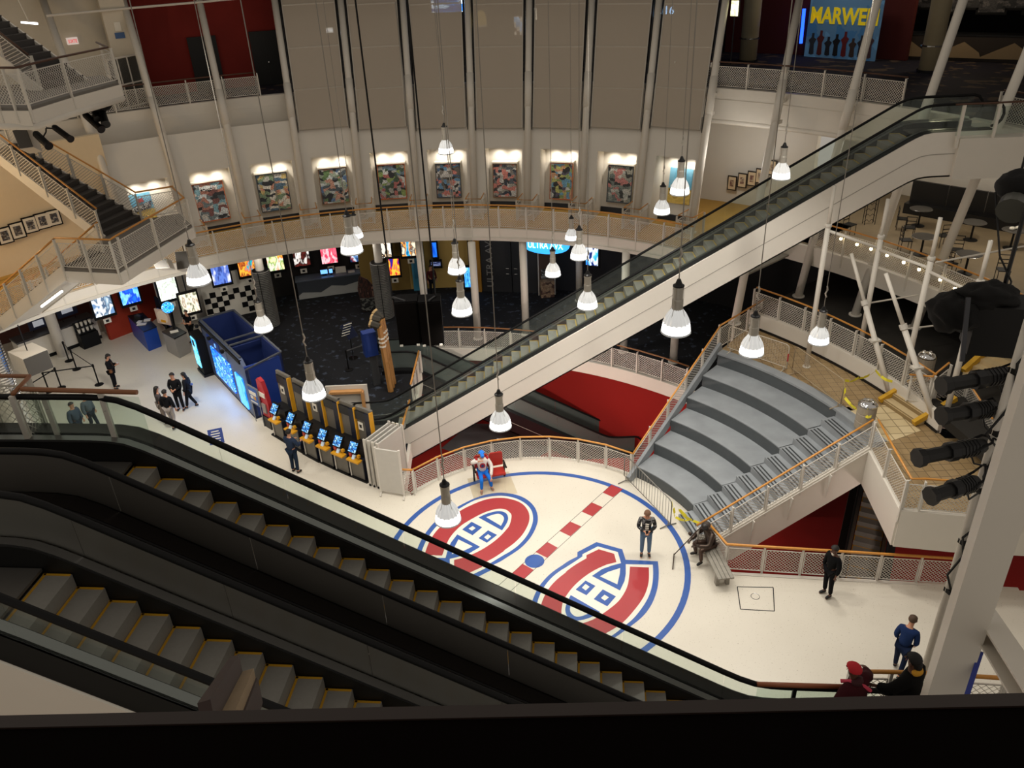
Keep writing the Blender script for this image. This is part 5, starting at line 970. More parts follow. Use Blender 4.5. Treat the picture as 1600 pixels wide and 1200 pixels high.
UI = ramp_mat('booth_ui', ['#0f5fe0', '#2f8fff', '#0a4fd0', '#7fc0ff', '#1a6ff0'], 5, 6, 1.5, .3, 'noise', (1, 1, 1), 8)
MB().box(F(L*.42, -.03, 1.05), (L*.44, .05, 1.35), ax=(d, n, up)).build('wide_screen', UI, t); MB().box(F(L*.82, -.03, .92), (L*.16, .05, 1.4), ax=(d, n, up)).build('narrow_screen', ramp_mat('booth_ui2', ['#2f8fff', '#4aa0ff', '#1a78f0'], 2, 7, 1.6, .3, 'noise'), t); MB().box(F(L*.3, -.03, 2.05), (L*.28, .04, .34), ax=(d, n, up)).build('header_panel', BBL, t); MB().box(F(L*.36, -.055, 2.05), (.16, .02, .16), ax=(d, n, up)).build('header_mark', mat('header_glow', '#6fb0ff', .4, emit=.8), t)
light('AREA', F(L*.5, -.25, 1.1), 18, (.25, .5, 1), 1.5, F(L*.5, -4, 0), None, t, name='screen_spill')
# freestanding digital kiosk
p = G(316, 584, 0); ax = (d, n, up); t = thing('digital_kiosk', 'freestanding black kiosk with a tall cyan screen at the end of the booth', 'kiosk', p)
MB().slab([p+d*-.42+up*.0, p+d*.42, p+d*.42+up*1.85, p+d*-.42+up*1.95], n*.42).build('body', BLACK, t); MB().box(p+up*1.1-n*.02, (.62, .03, 1.35), ax=ax).build('lit_screen', ramp_mat('dk_ui', ['#3fc0e8', '#8fe0f5', '#2f9ad6', '#6fd0f0'], 4, 2, 1.6, .3, 'noise'), t); MB().box(p+up*1.55-n*.04, (.28, .01, .3), ax=ax).build('dark_mark', NAVY, t); MB().box(p+up*.06+n*.2, (.95, .5, .12), ax=ax).build('foot', DARK, t)
# blue desk, leaning board, grey desk
p = G(232, 546, 0); d2 = (G(252, 543, 0)-G(233, 549, 0)).normalized(); c = p+V((-.35, .75, 0)); BD = mat('desk_blue', '#17429c', .4, var=.05); t = thing('service_desk', 'blue service desk with papers before the red wall', 'desk', c)
q = [G(209, 524, 0), G(233, 549, 0), G(253, 541, 0), G(232, 519, 0)]; MB().prism(q, .0, 1.02).build('desk_body', BD, t); cq = sum(q, V())/4; MB().prism([cq+(v-cq)*1.04 for v in q], 1.02, 1.06).build('desk_top', mat('desk_top_black', '#17181c', .4), t)
for a, b, w, h_ in ((-.25, .3, .35, .2), (.2, .1, .3, .04), (.1, -.35, .42, .03), (-.1, -.1, .2, .05)):
    o = MB().box(cq+V((a, b, 1.06+h_/2)), (w, .25, h_), a).build('paper_pile', CREAM if h_ < .1 else DARK); tag(o, {.2: 'black tray on the blue service desk', .04: 'flat white leaflets on the blue desk near the board', .03: 'white sheets spread at the front of the blue desk', .05: 'small paper pile in the middle of the blue desk'}[h_], 'paper')
p = G(262, 545, 0)+V((.0, .9, 0)); t = thing('display_board', 'black framed board leaning behind the blue desk', 'board', p); MB().slab([p+V((-.9, .9, .6)), p+V((.1, .1, .2)), p+V((.1, .3, 1.6)), p+V((-.9, 1.1, 1.9))], V((.05, .06, 0))).build('board', BLACK, t); MB().slab([p+V((-.75, .76, .9)), p+V((-.05, .2, .65)), p+V((-.05, .28, 1.2)), p+V((-.75, .84, 1.4))], V((-.02, -.02, 0))).build('blue_print', mat('board_blue', '#1d4fa8', .5), t)
p = G(266, 545, 0)+V((-.15, .5, 0)); t = thing('round_print_sign', 'pinkish sign with a round print standing on the desk post', 'sign', p); MB().tube(p, p+up*1.0, .05).build('post', DARK, t); c = p+up*1.45; MB().box(c, (.85, .06, .75), -.45).build('sign_card', mat('pink_card', '#c9b0a0', .6), t); n3 = V((-.43, -.9, 0)); MB().path([c+n3*.035, c+n3*.045], [.33, .33], 20).build('round_print', mat('peach_print', '#e0cdb8', .6), t); MB().box(c+n3*.05-up*.2, (.3, .02, .12), -.45).build('orange_print', KY, t)
q = [G(262, 549, 0), G(281, 560, 0), G(299, 550, 0), G(281, 540, 0)]; cq2 = sum(q, V())/4; t = thing('clerk_desk', 'light grey square desk before the counter clerk', 'desk', cq2); MB().prism(q, 0, 1.0).build('desk_body', mat('desk_grey', '#8f8c88', .5), t); MB().prism([cq2+(v-cq2)*1.05 for v in q], 1.0, 1.05).build('desk_top', DARK, t); tag(MB().box(cq2+up*1.065, (.36, .26, .03), .5).build('paper_sheet', CREAM), 'white paper lying on the light grey clerk desk', 'paper')
p = behind(262, 480, 20.4); t = thing('round_screen', 'blue round-faced lit screen between the cream poster and grey desk', 'screen', V((p.x, p.y, 0))); MB().lathe([(.001, -.04), (.4, -.04), (.4, .0), (.001, .0)], (0, 0, 0), 20, caps=False); m = MB(); m.path([p+V((.0, .0, 0)), p+V((.35, -.94, 0))*.06], [.27, .27], 20); m.build('lit_face', ramp_mat('round_ui', ['#0f6fd6', '#3fb0f0', '#0a4fb0', '#9fe0ff'], 4, 3, 1.6, .3, 'noise'), t); MB().tube(V((p.x, p.y+.05, 0)), p+V((0, .05, 0)), .05).build('post', DARK, t); MB().lathe([(.3, 0), (.3, .04)], V((p.x, p.y, 0)), 14).build('base', DARK, t)
# concession: counter, menu boards, cup display
a, b = G(40, 572, 0), G(160, 528, 0); d = (b-a).normalized(); n = V((-d.y, d.x, 0)); L = (b-a).length
t = thing('concession_counter', 'long white concession counter with black base under the stair', 'counter', (a+b)/2); MB().box((a+b)/2+n*.4+up*.08, (L, .8, .16), ax=(d, n, up)).build('black_base', BLACK, t); MB().box((a+b)/2+n*.4+up*.62, (L, .75, .92), ax=(d, n, up)).build('counter_body', WHITE, t); MB().box((a+b)/2+n*.5+up*1.12, (L, .9, .08), ax=(d, n, up)).build('counter_top', mat('conc_top', '#3d3b3c', .4), t)
for f, w, h_, z, lb in ((.36, .85, .7, 1.6, 'dark menu board with pale notice above the concession counter'), (.74, .95, .85, 1.8, 'dark menu board with white lettering beside the cup display')):
    c = a+d*L*f+n*.7+up*z; t = thing('menu_board', lb, 'board', c-up*h_/2); MB().box(c, (w, .08, h_), ax=(d, n, up)).build('board', NAVY, t); MB().box(c-n*.05-up*.08, (w*.55, .02, h_*.4), ax=(d, n, up)).build('pale_print', mat('menu_print', '#c9cdd6', .5, emit=.3), t); MB().box(c-n*.05+up*h_*.38, (w*.7, .02, h_*.1), ax=(d, n, up)).build('heading_print', CREAM, t)
    for s in (-.3, .3): MB().tube(c+d*s-up*h_/2, V((c.x, c.y, 0))+d*s+up*1.16, .02).build('leg', DARK, t)
c = a+d*L*.8-n*.35; t = thing('cup_display', 'black stand with rows of white cups at the concession', 'display', c); MB().box(c+up*.35, (.85, .5, .7), ax=(d, n, up)).build('stand', BLACK, t); MB().box(c+n*.2+up*1.0, (.85, .06, .6), ax=(d, n, up)).build('rack_back', DARK, t)
for r_ in range(2):
    MB().box(c+n*.05+up*(.74+.3*r_), (.82, .3, .03), ax=(d, n, up)).build('shelf', DARK, t)
for r_ in range(2):
    for k in range(4): tag(MB().lathe([(.05, 0), (.075, .2)], c+n*.05+d*(-.3+.2*k)+up*(.755+.3*r_), 10).build('paper_cup', CREAM), 'white paper cup on the %s shelf of the concession cup stand, %s' % (['lower', 'upper'][r_], ['first', 'second', 'third', 'fourth'][k]), 'cup', 'paper cups')
# grey folded wall panels
PG = mat('panel_grey', '#b5b1a9', .45, var=.04)
pp = [((567, 757), (600, 690)), ((577, 760), (604, 695)), ((585, 763), (609, 700))]
for k in range(4):
    a = G(579+6.5*k, 759+2.2*k, 0); b = a+V((.75, 1.15, 0)); t = thing('wall_panel', 'grey folding wall panel on wheels, %s of the stacked row beside the kiosks' % ['first', 'second', 'third', 'fourth'][k], 'panel', a, 'grey folding wall panels')
    MB().bar(a+up*.98, b+up*.98, .06, 1.8).build('panel_board', PG, t); MB().bar(a+up*.98, a+(b-a).normalized()*.05+up*.98, .1, 1.9).build('edge_post', WHITE2, t); MB().bar(b+up*.98, b-(b-a).normalized()*.05+up*.98, .1, 1.9).build('edge_post', WHITE2, t)
    for q in (a, b): MB().ball(q+up*.045, .045, 8, 5).build('wheel', BLACK, t)
a, b = G(596, 770, 0), G(632, 776, 0); t = thing('wall_panel', 'broad grey panel standing face-on at the end of the stacked panels', 'panel', a, 'grey folding wall panels'); MB().bar(a+up*.98, b+up*.98, .06, 1.75).build('panel_board', mat('panel_grey2', '#c2beb6', .45), t)
for q in (a, b): MB().bar(q+up*.03, q+up*1.9, .07, .07).build('edge_post', WHITE2, t)
for q in (a, b): MB().bar(q-V((.0, .25, -.03)), q+V((0, .25, .03)), .05, .05).build('foot', WHITE2, t)
# small blue sign on a chrome base
p = G(350, 730, 0); t = thing('standing_sign', 'small blue notice on a chrome pole standing on the pale floor', 'sign', p); MB().lathe([(.2, 0), (.2, .02), (.1, .045), (.03, .06)], p, 18).build('base', CHROME, t); MB().tube(p+up*.05, p+up*1.2, .014).build('pole', CHROME, t); ax = (V((.93, .3, .2)).normalized(), V((.25, -.8, .55)).normalized(), V((-.1, .5, .86)).normalized()); c = p+up*1.35
ax = (V((.95, .32, 0)).normalized(), V((-.2, .75, -.6)).normalized(), None); ax = (ax[0], ax[1], ax[0].cross(ax[1]).normalized()); MB().box(c, (.5, .03, .55), ax=ax).build('board', BBL, t)
for k in range(5): MB().box(c-ax[1]*.02+ax[2]*(.18-.09*k), (.32 if k % 2 else .26, .006, .035), ax=ax).build('text_line', CREAM, t)
# curved hoop beside the booth
m = MB(); t = thing('rusty_hoop', 'dark reddish curved hoop leaning behind the blue booth end', 'hoop', G(425, 640, 0)); m.path([G(424, 640, 0)+V((.1+.5*math.sin(k*PI/10), .9-.1*k, .1+1.9*math.sin(k*PI/20))) for k in range(11)], .05, 6); m.build('hoop_tube', mat('rust', '#3a201a', .8, var=.3), t, smooth=True); MB().ball(G(424, 640, 0)+V((.1, .9, .06)), .07, 8, 5).build('foot', DARK, t)
# ================================================================ TERRACE AND RESTAURANT (right)
def dep(p): return (V(p)-V((0, 0, CH))).dot(FW)
t = thing('pipe_scaffold', 'sculpture of upright and crossed white pipes with couplers on the terrace', 'scaffold', G(1337, 579, ZM))
PB = [(1260, 573, 290), (1337, 579, 311), (1405, 628, 340), (1473, 666, 376)]; UP = []
for x, y, yt in PB:
    b = G(x, y, ZM); zt = hz(b, yt); zj = b.z+(zt-b.z)*.8; e = V((b.x, b.y, zt)); UP.append((b, e))
    o = MB().tube(b, V((b.x, b.y, zj)), .085, .085, 12).build('upright_pipe', WHITE, t, smooth=True); MB().tube(V((b.x, b.y, zj)), e, .06, .06, 12).build('upper_pipe', WHITE, o, smooth=True)
    MB().lathe([(.1, -.06), (.115, -.03), (.115, .03), (.1, .06)], V((b.x, b.y, zj)), 12).build('coupler', WHITE2, o); MB().lathe([(.14, 0), (.14, .03)], b, 12).build('foot_plate', WHITE2, o)
DG_ = []
for (x0, y0), (x1, y1), dp in (((1330, 396), (1392, 622), 1), ((1384, 427), (1465, 671), 2)):
    f_ = G(x1, y1, ZM); tp = GD(x0, y0, dep(UP[dp][0]+V((0, 0, 3)))-.3); k = f_.lerp(tp, .66); o = MB().tube(f_, k, .09, .09, 12).build('slanted_pipe', WHITE, t, smooth=True); MB().tube(k, tp, .06, .06, 12).build('upper_pipe', WHITE, o, smooth=True); MB().path([k-(tp-f_).normalized()*.08, k+(tp-f_).normalized()*.08], [.12, .12], 12).build('coupler', WHITE2, o); DG_.append((f_, tp))
    c = f_.lerp(tp, .4); MB().box(c, (.34, .22, .07), .2).build('clamp_plate', WHITE2, o)
for i, (x0, y0, x1, y1) in enumerate(((1300, 358, 1376, 388), (1382, 388, 1450, 419), (1459, 422, 1527, 460))):
    a, b = UP[i], UP[i+1]; za = hz(a[0], y0+2); zb = hz(b[0], y1); MB().tube(V((a[0].x, a[0].y, za)), V((b[0].x, b[0].y, zb)), .05, .05, 8).build('top_tie', WHITE, t, smooth=True)
for (x0, y0), (x1, y1), dd in (((1361, 473), (1434, 461), 1), ((1414, 514), (1486, 506), 2), ((1462, 410), (1604, 384), 3)):
    q = dep(UP[dd-1][0]+V((0, 0, 2.5))); MB().tube(GD(x0, y0, q), GD(x1, y1, q+.5), .03, .03, 8).build('cross_tube', WHITE, t)
# string of bulbs on the restaurant edge
t = thing('string_lights', 'string of small warm bulbs along the restaurant railing', 'string lights', G(1400, 405, Z2)); BU = mat('bulb_glow', '#fff2d0', .3, emit=7, emitc='#ffe6b0'); pts = []
for x, y in ((1314, 373), (1339, 382), (1361, 389), (1386, 399), (1412, 410), (1436, 421), (1469, 437), (1492, 451), (1515, 464)):
    p = behind(x, y, 20.45); pts.append(p+up*.1); b = MB().ball(p, .06, 8, 6).build('bulb', BU, t); MB().tube(p+up*.05, p+up*.11, .025, .025, 6).build('socket', BLACK, b)
MB().path(pts, .01, 4).build('wire', BLACK, t)
# litter bins
BIN = mat('bin_beige', '#9a8f7e', .6, var=.08)
for p, lb in ((G(1349, 668, ZM), 'beige ribbed litter bin with chrome lid on the pale tiles'), (G(1440, 592, ZR), 'beige litter bin with chrome lid at the end of the terrace railing')):
    t = thing('litter_bin', lb, 'bin', p, 'terrace litter bins'); MB().lathe([(.27, 0), (.29, .05), (.29, .28), (.275, .3), (.29, .32), (.29, .55), (.275, .57), (.29, .59), (.29, .82), (.26, .84)], p, 20).build('bin_body', BIN, t); MB().lathe([(.3, .84), (.3, .88), (.22, .95), (.08, .985), (.02, .99)], p, 20).build('chrome_lid', CHROME, t, smooth=True)
    for k in range(4): MB().ball(p+V((.13*math.cos(k*PI/2+.4), .13*math.sin(k*PI/2+.4), .97)), (.06, .06, .03), 8, 5).build('lid_boss', CHROME, t)
# beige terrace steps with yellow kerbs
e0, e1 = V((12.12, 22.65, ZM)), V((12.57, 21.2, ZM)); dr = V((.96, .27, 0)); t = thing('terrace_steps', 'beige tiled steps with yellow painted side kerbs up to the bar', 'steps', (e0+e1)/2); BT = mat('step_beige', '#c9b48a', .6, var=.08)
for k in range(4):
    a, b = e0+dr*.32*k, e1+dr*.32*k; o = MB().prism([a, b, b+dr*.34, a+dr*.34], ZM, ZM+.16*(k+1)-(.04 if k == 3 else 0)).build('step', BT, t); MB().bar(a+up*(.16*k+.06)-dr*.005, b+up*(.16*k+.06)-dr*.005, .012, .12).build('riser', mat('riser_shade', '#8d7750', .7), o); MB().bar(a+up*.16*(k+1)-up*(.04 if k == 3 else 0)+dr*.02, b+up*.16*(k+1)-up*(.04 if k == 3 else 0)+dr*.02, .04, .012).build('nosing', mat('nosing_brown', '#8a744e', .6), o)  # riser colour darkened to stand in for shading between the steps
for a in (e0, e1): MB().bar(a+up*.12-dr*.1, a+dr*1.35+up*.72, .14, .16).build('yellow_kerb', mat('kerb_yellow', '#c99a24', .6), t)
# second stair glimpsed behind the stage equipment
e0, e1 = G(1503, 588, ZR), G(1540, 606, ZR); dr = V((.9, .43, 0)); t = thing('bar_stair', 'yellow-kerbed beige stair glimpsed under the black draped equipment', 'stair', (e0+e1)/2)
for k in range(5): a, b = e0+dr*.32*k, e1+dr*.32*k; MB().prism([a, b, b+dr*.34, a+dr*.34], ZR, ZR+.17*(k+1)).build('step', BT, t)
MB().bar(e0+up*.2, e0+dr*1.7+up*1.1, .16, .2).build('yellow_kerb', mat('kerb_yellow', '#c99a24', .6), t)
railing('ramp_railing', 'white mesh ramp railing on a white wall below the stage lights', [G(1452, 648, ZM), G(1500, 645, ZM)+V((0, 0, .2)), G(1542, 700, ZM)], d=.1, drop=.4, side=-1)
railing('bar_ramp_railing', 'low white mesh railing with orange top beside the terrace steps', [G(1440, 640, ZM), G(1475, 612, ZR)], d=.1, side=1)
# crowd barriers and caution tape
BAR = mat('barrier_steel', '#8d8b86', .35, .8)
def barrier(lb, a, b, h=1.08, mesh=False, m_=BAR, nb=18, red=False):
    a, b = V(a), V(b); d = (b-a); L = d.length; d.normalize(); t = thing('crowd_barrier', lb, 'barrier', (a+b)/2, 'crowd barriers'); r = .12
    pts = [a+up*.2, a+up*(h-r), a+d*r*.3+up*(h-r*.3), a+d*r+up*h, b-d*r+up*h, b-d*r*.3+up*(h-r*.3), b+up*(h-r), b+up*.2]; MB().path(pts, .02, 6).build('outer_frame', m_, t, smooth=True); MB().tube(a+up*.2, b+up*.2, .016, .016, 6).build('lower_rail', m_, t)
    if mesh:
        m = MB()
        for k in range(1, nb): p = a+d*L*k/nb; m.tube(p+up*.2, p+up*h, .004, .004, 4)
        for k in range(1, 14): z = .2+(h-.2)*k/14; m.tube(a+up*z, b+up*z, .004, .004, 4)
        o = m.build('mesh_infill', m_, t); o['kind'] = 'stuff'
    else:
        for k in range(1, nb): p = a+d*L*k/nb; MB().tube(p+up*.2, p+up*h, .008, .008, 5).build('bar', m_, t)
    n = V((-d.y, d.x, 0))
    for q in (a+d*.12, b-d*.12): MB().path([q-n*.3+up*.02, q-n*.05+up*.06, q+n*.05+up*.06, q+n*.3+up*.02], .018, 6).build('foot', m_, t); MB().tube(q+up*.05, q+up*.22, .018, .018, 6).build('foot_stem', m_, t)
    if red: MB().tube(b+up*.45, b+up*.75, .026, .026, 8).build('red_sleeve', CRIM, t)
barrier('grey barred crowd barrier closing the foot of the grey tiers', G(975, 750, 0), G(1047, 826, 0))
RB = mat('rust_barrier', '#9c8a6e', .6, .0)
barrier('long wire mesh barrier along the top of the grey tiers', G(1237, 583, ZM), G(1312, 640, ZM), mesh=True, m_=RB, nb=24)
barrier('wire mesh barrier behind the lamp at the top of the tiers', G(1136, 550, ZM), G(1228, 582, ZM), mesh=True, m_=mat('pale_barrier', '#b5ab9a', .6, .0), nb=24, red=True)
TAPE = mat('caution_yellow', '#d6c92a', .5)
def tape(lb, pts, w=.05):
    m = MB(); P3 = [V(p) for p in pts]; out = []
    for a, b in zip(P3, P3[1:]):
        for k in range(6): out.append(a.lerp(b, k/6)-up*.12*math.sin(PI*k/6)*min(1, (b-a).length))
    out.append(P3[-1])
    for i, (a, b) in enumerate(zip(out, out[1:])): tw = V((0, 0, w)) if i % 4 < 2 else V((.6*w, 0, .8*w)); m.quad(a, b, b+tw, a+tw)
    return tag(m.build('caution_tape', TAPE), lb, 'tape', 'yellow caution tapes')
b1 = G(1047, 826, 0); tape('tangled yellow caution tape tied between barrier and stair by the bronze statue', [b1+up*1.05, b1+V((.1, -.1, .5)), b1+V((.45, -.5, .7)), b1+V((.15, -.3, .95)), b1+V((.7, -.75, .75)), V((5.32, 18.95, 1.0))], .09)
e = G(1312, 640, ZM); tape('yellow caution tape looped from the terrace barrier past the litter bin', [e+up*1.05, e+V((.55, .25, .98)), e+V((1.25, .65, 1.0)), G(1385, 640, ZM)+up*1.0], .09); tape('yellow caution tape hanging from the barrier down to the stair corner', [e+up*1.02, e+V((.0, -.15, .5)), e+V((.3, -.9, .45)), V((10.62, 20.25, ZM+1.0))], .09)
# restaurant furniture on the third side
TT = mat('table_top', '#3d3a36', .3, var=.1); IRON = mat('iron_black', '#0e0d0d', .5, .3)
def rtable(lb, p, r=.42): t = thing('round_table', lb, 'table', p, 'round restaurant tables'); MB().lathe([(r, .72), (r+.02, .735), (r, .75)], p, 24).build('table_top', TT, t); MB().lathe([(r+.005, .73), (r+.025, .735), (r+.005, .74)], p, 24, caps=False).build('metal_edge', CHROME, t); MB().tube(p+up*.03, p+up*.72, .04).build('pedestal', IRON, t); MB().lathe([(.26, 0), (.26, .02), (.05, .05)], p, 16).build('base', IRON, t); return p
tb = [rtable('round table before the black bench nearest the wire rack', G(1434, 353, Z2)), rtable('round table before the middle of the black bench', G(1516, 375, Z2)), rtable('round table with white napkins at the bench end', G(1578, 388, Z2)), rtable('round table standing behind the string lights near the railing', G(1438, 398, Z2)), rtable('round table close to the restaurant railing with chairs round it', G(1507, 427, Z2))]
for k, dx in enumerate((-.12, .14)): p = tb[2]+V((dx, .05*k, .752)); tag(MB().ball(p+up*.05, (.12, .1, .07), 8, 5).build('napkin', CREAM), 'crumpled white napkin on the far restaurant table, %s' % ['nearer the bench middle', 'nearer the frame edge'][k], 'napkin', 'napkins')
def chair(lb, p, rz):
    t = thing('wire_chair', lb, 'chair', p, 'black wire restaurant chairs'); ca, sa = math.cos(rz), math.sin(rz); X, Y = V((ca, sa, 0)), V((-sa, ca, 0))
    MB().box(p+up*.45, (.4, .4, .03), rz).build('seat', IRON, t)
    for sx in (-.18, .18):
        for sy in (-.18, .18): MB().tube(p+X*sx+Y*sy, p+X*sx+Y*sy+up*(.45 if sy < 0 else .95), .013, .013, 5).build('leg', IRON, t)
    m = 0
    for z in (.62, .76, .93): MB().bar(p-X*.18+Y*.18+up*z, p+X*.18+Y*.18+up*z, .015, .03).build('back_slat', IRON, t)
for lb, x, y, rz in (('black wire chair at the bench table nearest the wire rack', 1407, 358, 1.2), ('black wire chair facing the railing before the bench table', 1418, 372, 2.8), ('black wire chair between the bench tables', 1470, 385, 3.2), ('black wire chair behind the string lights', 1412, 392, 1.4), ('black wire chair at the table close to the railing, bench side', 1492, 408, -.4), ('black wire chair at the table close to the railing, near side', 1480, 430, 2.2), ('black wire chair standing alone near the end of the railing', 1563, 440, -.3), ('black wire chair nearest the wire rack behind the railing', 1325, 367, .6)): chair(lb, G(x, y, Z2), rz)
a, b = G(1425, 338, Z2), G(1600, 372, Z2); a = a+V((0, .7, 0)); b = b+V((.2, .7, 0)); d = (b-a).normalized(); n = V((-d.y, d.x, 0)); t = thing('bench_seat', 'long black upholstered bench along the restaurant wall', 'bench', (a+b)/2); LE = mat('black_leather', '#0c0b0b', .4)
MB().bar(a+up*.22, b+up*.22, .55, .44).build('seat_base', LE, t)
for k in range(3): p, q = a.lerp(b, k/3+.004), a.lerp(b, (k+1)/3-.004); MB().bar(p+n*.3+up*.85, q+n*.3+up*.85, .12, .95).build('back_cushion', LE, t)
p = G(1357, 350, Z2); t = thing('wire_rack', 'tall black wire rack with scroll work behind the railing', 'rack', p)
for s in (-.22, .22):
    for s2 in (-.1, .1): MB().tube(p+V((s, s2, 0)), p+V((s, s2, 1.6)), .015, .015, 5).build('upright', IRON, t)
for k in range(7): z = .1+.24*k; MB().path([p+V((-.22, 0, z)), p+V((-.1, 0, z+.1)), p+V((0, 0, z)), p+V((.1, 0, z+.1)), p+V((.22, 0, z))], .012, 5).build('scroll', IRON, t)
for k, (x, y) in enumerate(((1144, 286), (1160, 282), (1175, 279), (1188, 275), (1206, 262))):
    p = GD(x, y, 42.); p = behind(x, y, 23.6); q = V((.55, -.84, 0)); o = (p-RC); o.z = 0; o.normalize(); tt = V((-o.y, o.x, 0)); t = thing('framed_picture', 'small dark framed print with beige mount on the white wall, %s from the poster gallery' % ['first', 'second', 'third', 'fourth', 'fifth'][k], 'picture', p-up*.3, 'small framed prints')
    MB().box(p, (.44, .05, .66), ax=(tt, o, up)).build('frame', mat('frame_brown', '#1d1410', .5), t); MB().box(p-o*.02, (.34, .03, .56), ax=(tt, o, up)).build('mount', mat('mount_beige', '#cdb896', .6), t); MB().box(p-o*.03, (.18, .03, .3), ax=(tt, o, up)).build('print', ramp_mat('print_%d' % k, ['#c9a06a', '#8c4a3a', '#d9c9a0', '#a56a4a'], 5, k), t)
struct(ringband(23.9, 24.2, 43, 58, Z2, Z3-.5, n=12).build('wall_side_gallery', WHITE, None, weld=True))
struct(ringband(20.9, 24, 38, 58, Z2-.3, Z2, n=10).build('floor_side_gallery', TAN, None, weld=True))
# ---------------------------------------------------------------- upper lobby right: banner, counters, column
p0, p1 = G(1256, 88, Z3), G(1366, 96, Z3); d = (p1-p0).normalized(); n = V((-d.y, d.x, 0)); L = (p1-p0).length; Hh = hz(p0, -2)-Z3
t = thing('film_banner', 'tall blue film banner with big yellow lettering in the upper lobby', 'banner', (p0+p1)/2)
MB().slab([p0, p1, p1+up*Hh, p0+up*Hh], n*.08).build('banner_sheet', ramp_mat('banner_blue', ['#3f6f9a', '#54799a', '#5f8bb0'], 2, 3, .12, .6, 'noise'), t)
text_mesh('lettering', 'MARWEN', mat('banner_yellow', '#d9bb1c', .5, emit=.25, emitc='#e8c81c'), (p0+p1)/2+up*(Hh*.60)-n*.03, d, up, Hh*.27, t, .02, bold=.03, width=L*.93)
for k in range(8):
    c = p0+d*L*(.1+.115*k)-n*.02; hh = Hh*(.42+.06*math.sin(k*2.1)); col = ['#3a3f4a', '#6a2f2f', '#2a2d38', '#1d1c22', '#7a2428', '#4a3a34', '#2f3340', '#5a4048'][k]
    MB().slab([c+d*-.12+up*.15, c+d*.02+up*.1, c+d*.14+up*.15, c+d*.1+up*hh*.55, c+d*.2+up*hh*.75, c+d*.07+up*hh*.82, c+d*.07+up*hh, c-d*.05+up*hh, c-d*.06+up*hh*.82, c-d*.2+up*hh*.7, c-d*.1+up*hh*.55], -n*.015).build('plain_shape', mat('banner_shape_%d' % k, col, .6), t)
light('AREA', (p0+p1)/2-n*2+up*4.8, 30, (1, .95, .85), 1.0, (p0+p1)/2+up*1.5, name='banner_light')
MB().path([p0+d*-.25+up*.6, p0+d*-.3+up*2.2], .08, 6).build('blue_edge_light', mat('blue_edge', '#1f4fff', .4, emit=3, emitc='#1f4fff'), t); MB().path([p0+d*-.1+up*3.0, p0+d*.12+up*3.7], .08, 6).build('blue_edge_light', mat('blue_edge', '#1f4fff', .4, emit=3, emitc='#1f4fff'), t)
a, b = G(1372, 92, Z3)+V((0, .2, 0)), G(1620, 100, Z3); d = (b-a).normalized(); n = V((-d.y, d.x, 0)); L = (b-a).length; t = thing('snack_counter', 'dark upper lobby counter with pale mountain shapes on its front', 'counter', (a+b)/2)
MB().box((a+b)/2+n*.5+up*.55, (L, .9, 1.1), ax=(d, n, up)).build('counter_body', mat('counter_brown', '#2a2018', .6), t)
for f in (.16, .5, .8): MB().slab([a+d*(L*f-1.1)+up*.15-n*.01, a+d*(L*f+1.1)+up*.15-n*.01, a+d*(L*f+1.0)+up*.4-n*.01, a+d*(L*f+.3)+up*.85-n*.01, a+d*(L*f-.2)+up*.6-n*.01], -n*.03).build('mountain_shape', mat('mountain_tan', '#8f7a5c', .7), t)
MB().box((a+b)/2+n*.5+up*1.13, (L, 1.0, .06), ax=(d, n, up)).build('counter_top', DARK, t)
for k in range(7):
    c = a+d*L*(.08+.14*k)+n*2.2+up*(2.2+.2*(k % 2)); t = thing('menu_screen', 'dark hanging menu screen over the upper counter, %s from the banner' % ['first', 'second', 'third', 'fourth', 'fifth', 'sixth', 'seventh'][k], 'screen', c, 'upper counter menu screens'); MB().box(c, (1.3, .1, .8), ax=(d, n, up)).build('casing', BLACK, t); MB().box(c-n*.06, (1.1, .02, .6), ax=(d, n, up)).build('face', ramp_mat('menu_%d' % k, ['#14120f', '#3a3430', '#1c1a18', '#5a4f45'], 4, k, .15, .4), t); MB().tube(c+up*.4, V((c.x, c.y, 15.9)), .03).build('drop_tube', DARK, t)
for x, y, lb in ((1450, 112, 'thick round column standing in the upper lobby before the counter'), (1168, 96, 'cream round column with ring at the edge of the upper lobby')):
    p = G(x, y, Z3); t = thing('lobby_column', lb, 'column', p); MB().tube(p, p+up*5.3, .42, .42, 20).build('shaft', mat('column_cream', '#b0a283', .6), t, smooth=True); MB().lathe([(.44, 1.05), (.5, 1.07), (.5, 1.12), (.44, 1.14)], p, 20).build('steel_ring', CHROME, t); MB().lathe([(.5, 0), (.5, .1)], p, 20).build('base', DARK, t)
light('POINT', G(1480, 105, Z3)+V((0, 0, 3.4)), 90, (1, .8, .55), .3, name='upper_lobby_fill')  # unseen point light added to brighten the upper lobby
# posts of the top landing
for x in (1497, 1534): a, b = G(x+3, 172, Z3), None; MB
t = thing('landing_balustrade', 'glass balustrade with white posts at the top landing of the white escalator', 'railing', V((14.6, 25.6, Z3)))
for k, x in enumerate((14.3, 15.4, 16.4)): MB().bar(V((x, 25.55, Z3-.3)), V((x, 25.55, Z3+1.0)), .07, .09).build('post', WHITE, t)
MB().bar(V((14.2, 25.55, Z3+.5)), V((16.5, 25.55, Z3+.5)), .015, .85).build('pane', GLASS, t); MB().tube(V((14.0, 25.5, Z3+1.04)), V((16.8, 25.5, Z3+1.04)), .03).build('handrail', DW, t)
struct(MB().prism([(14.4, 25.55), (19.5, 25.2), (22.5, 28), (17.6, 31.5), (16.2, 27.6), (14.4, 27.6)], Z3-1.3, Z3-.02).build('floor_top_landing', WHITE))
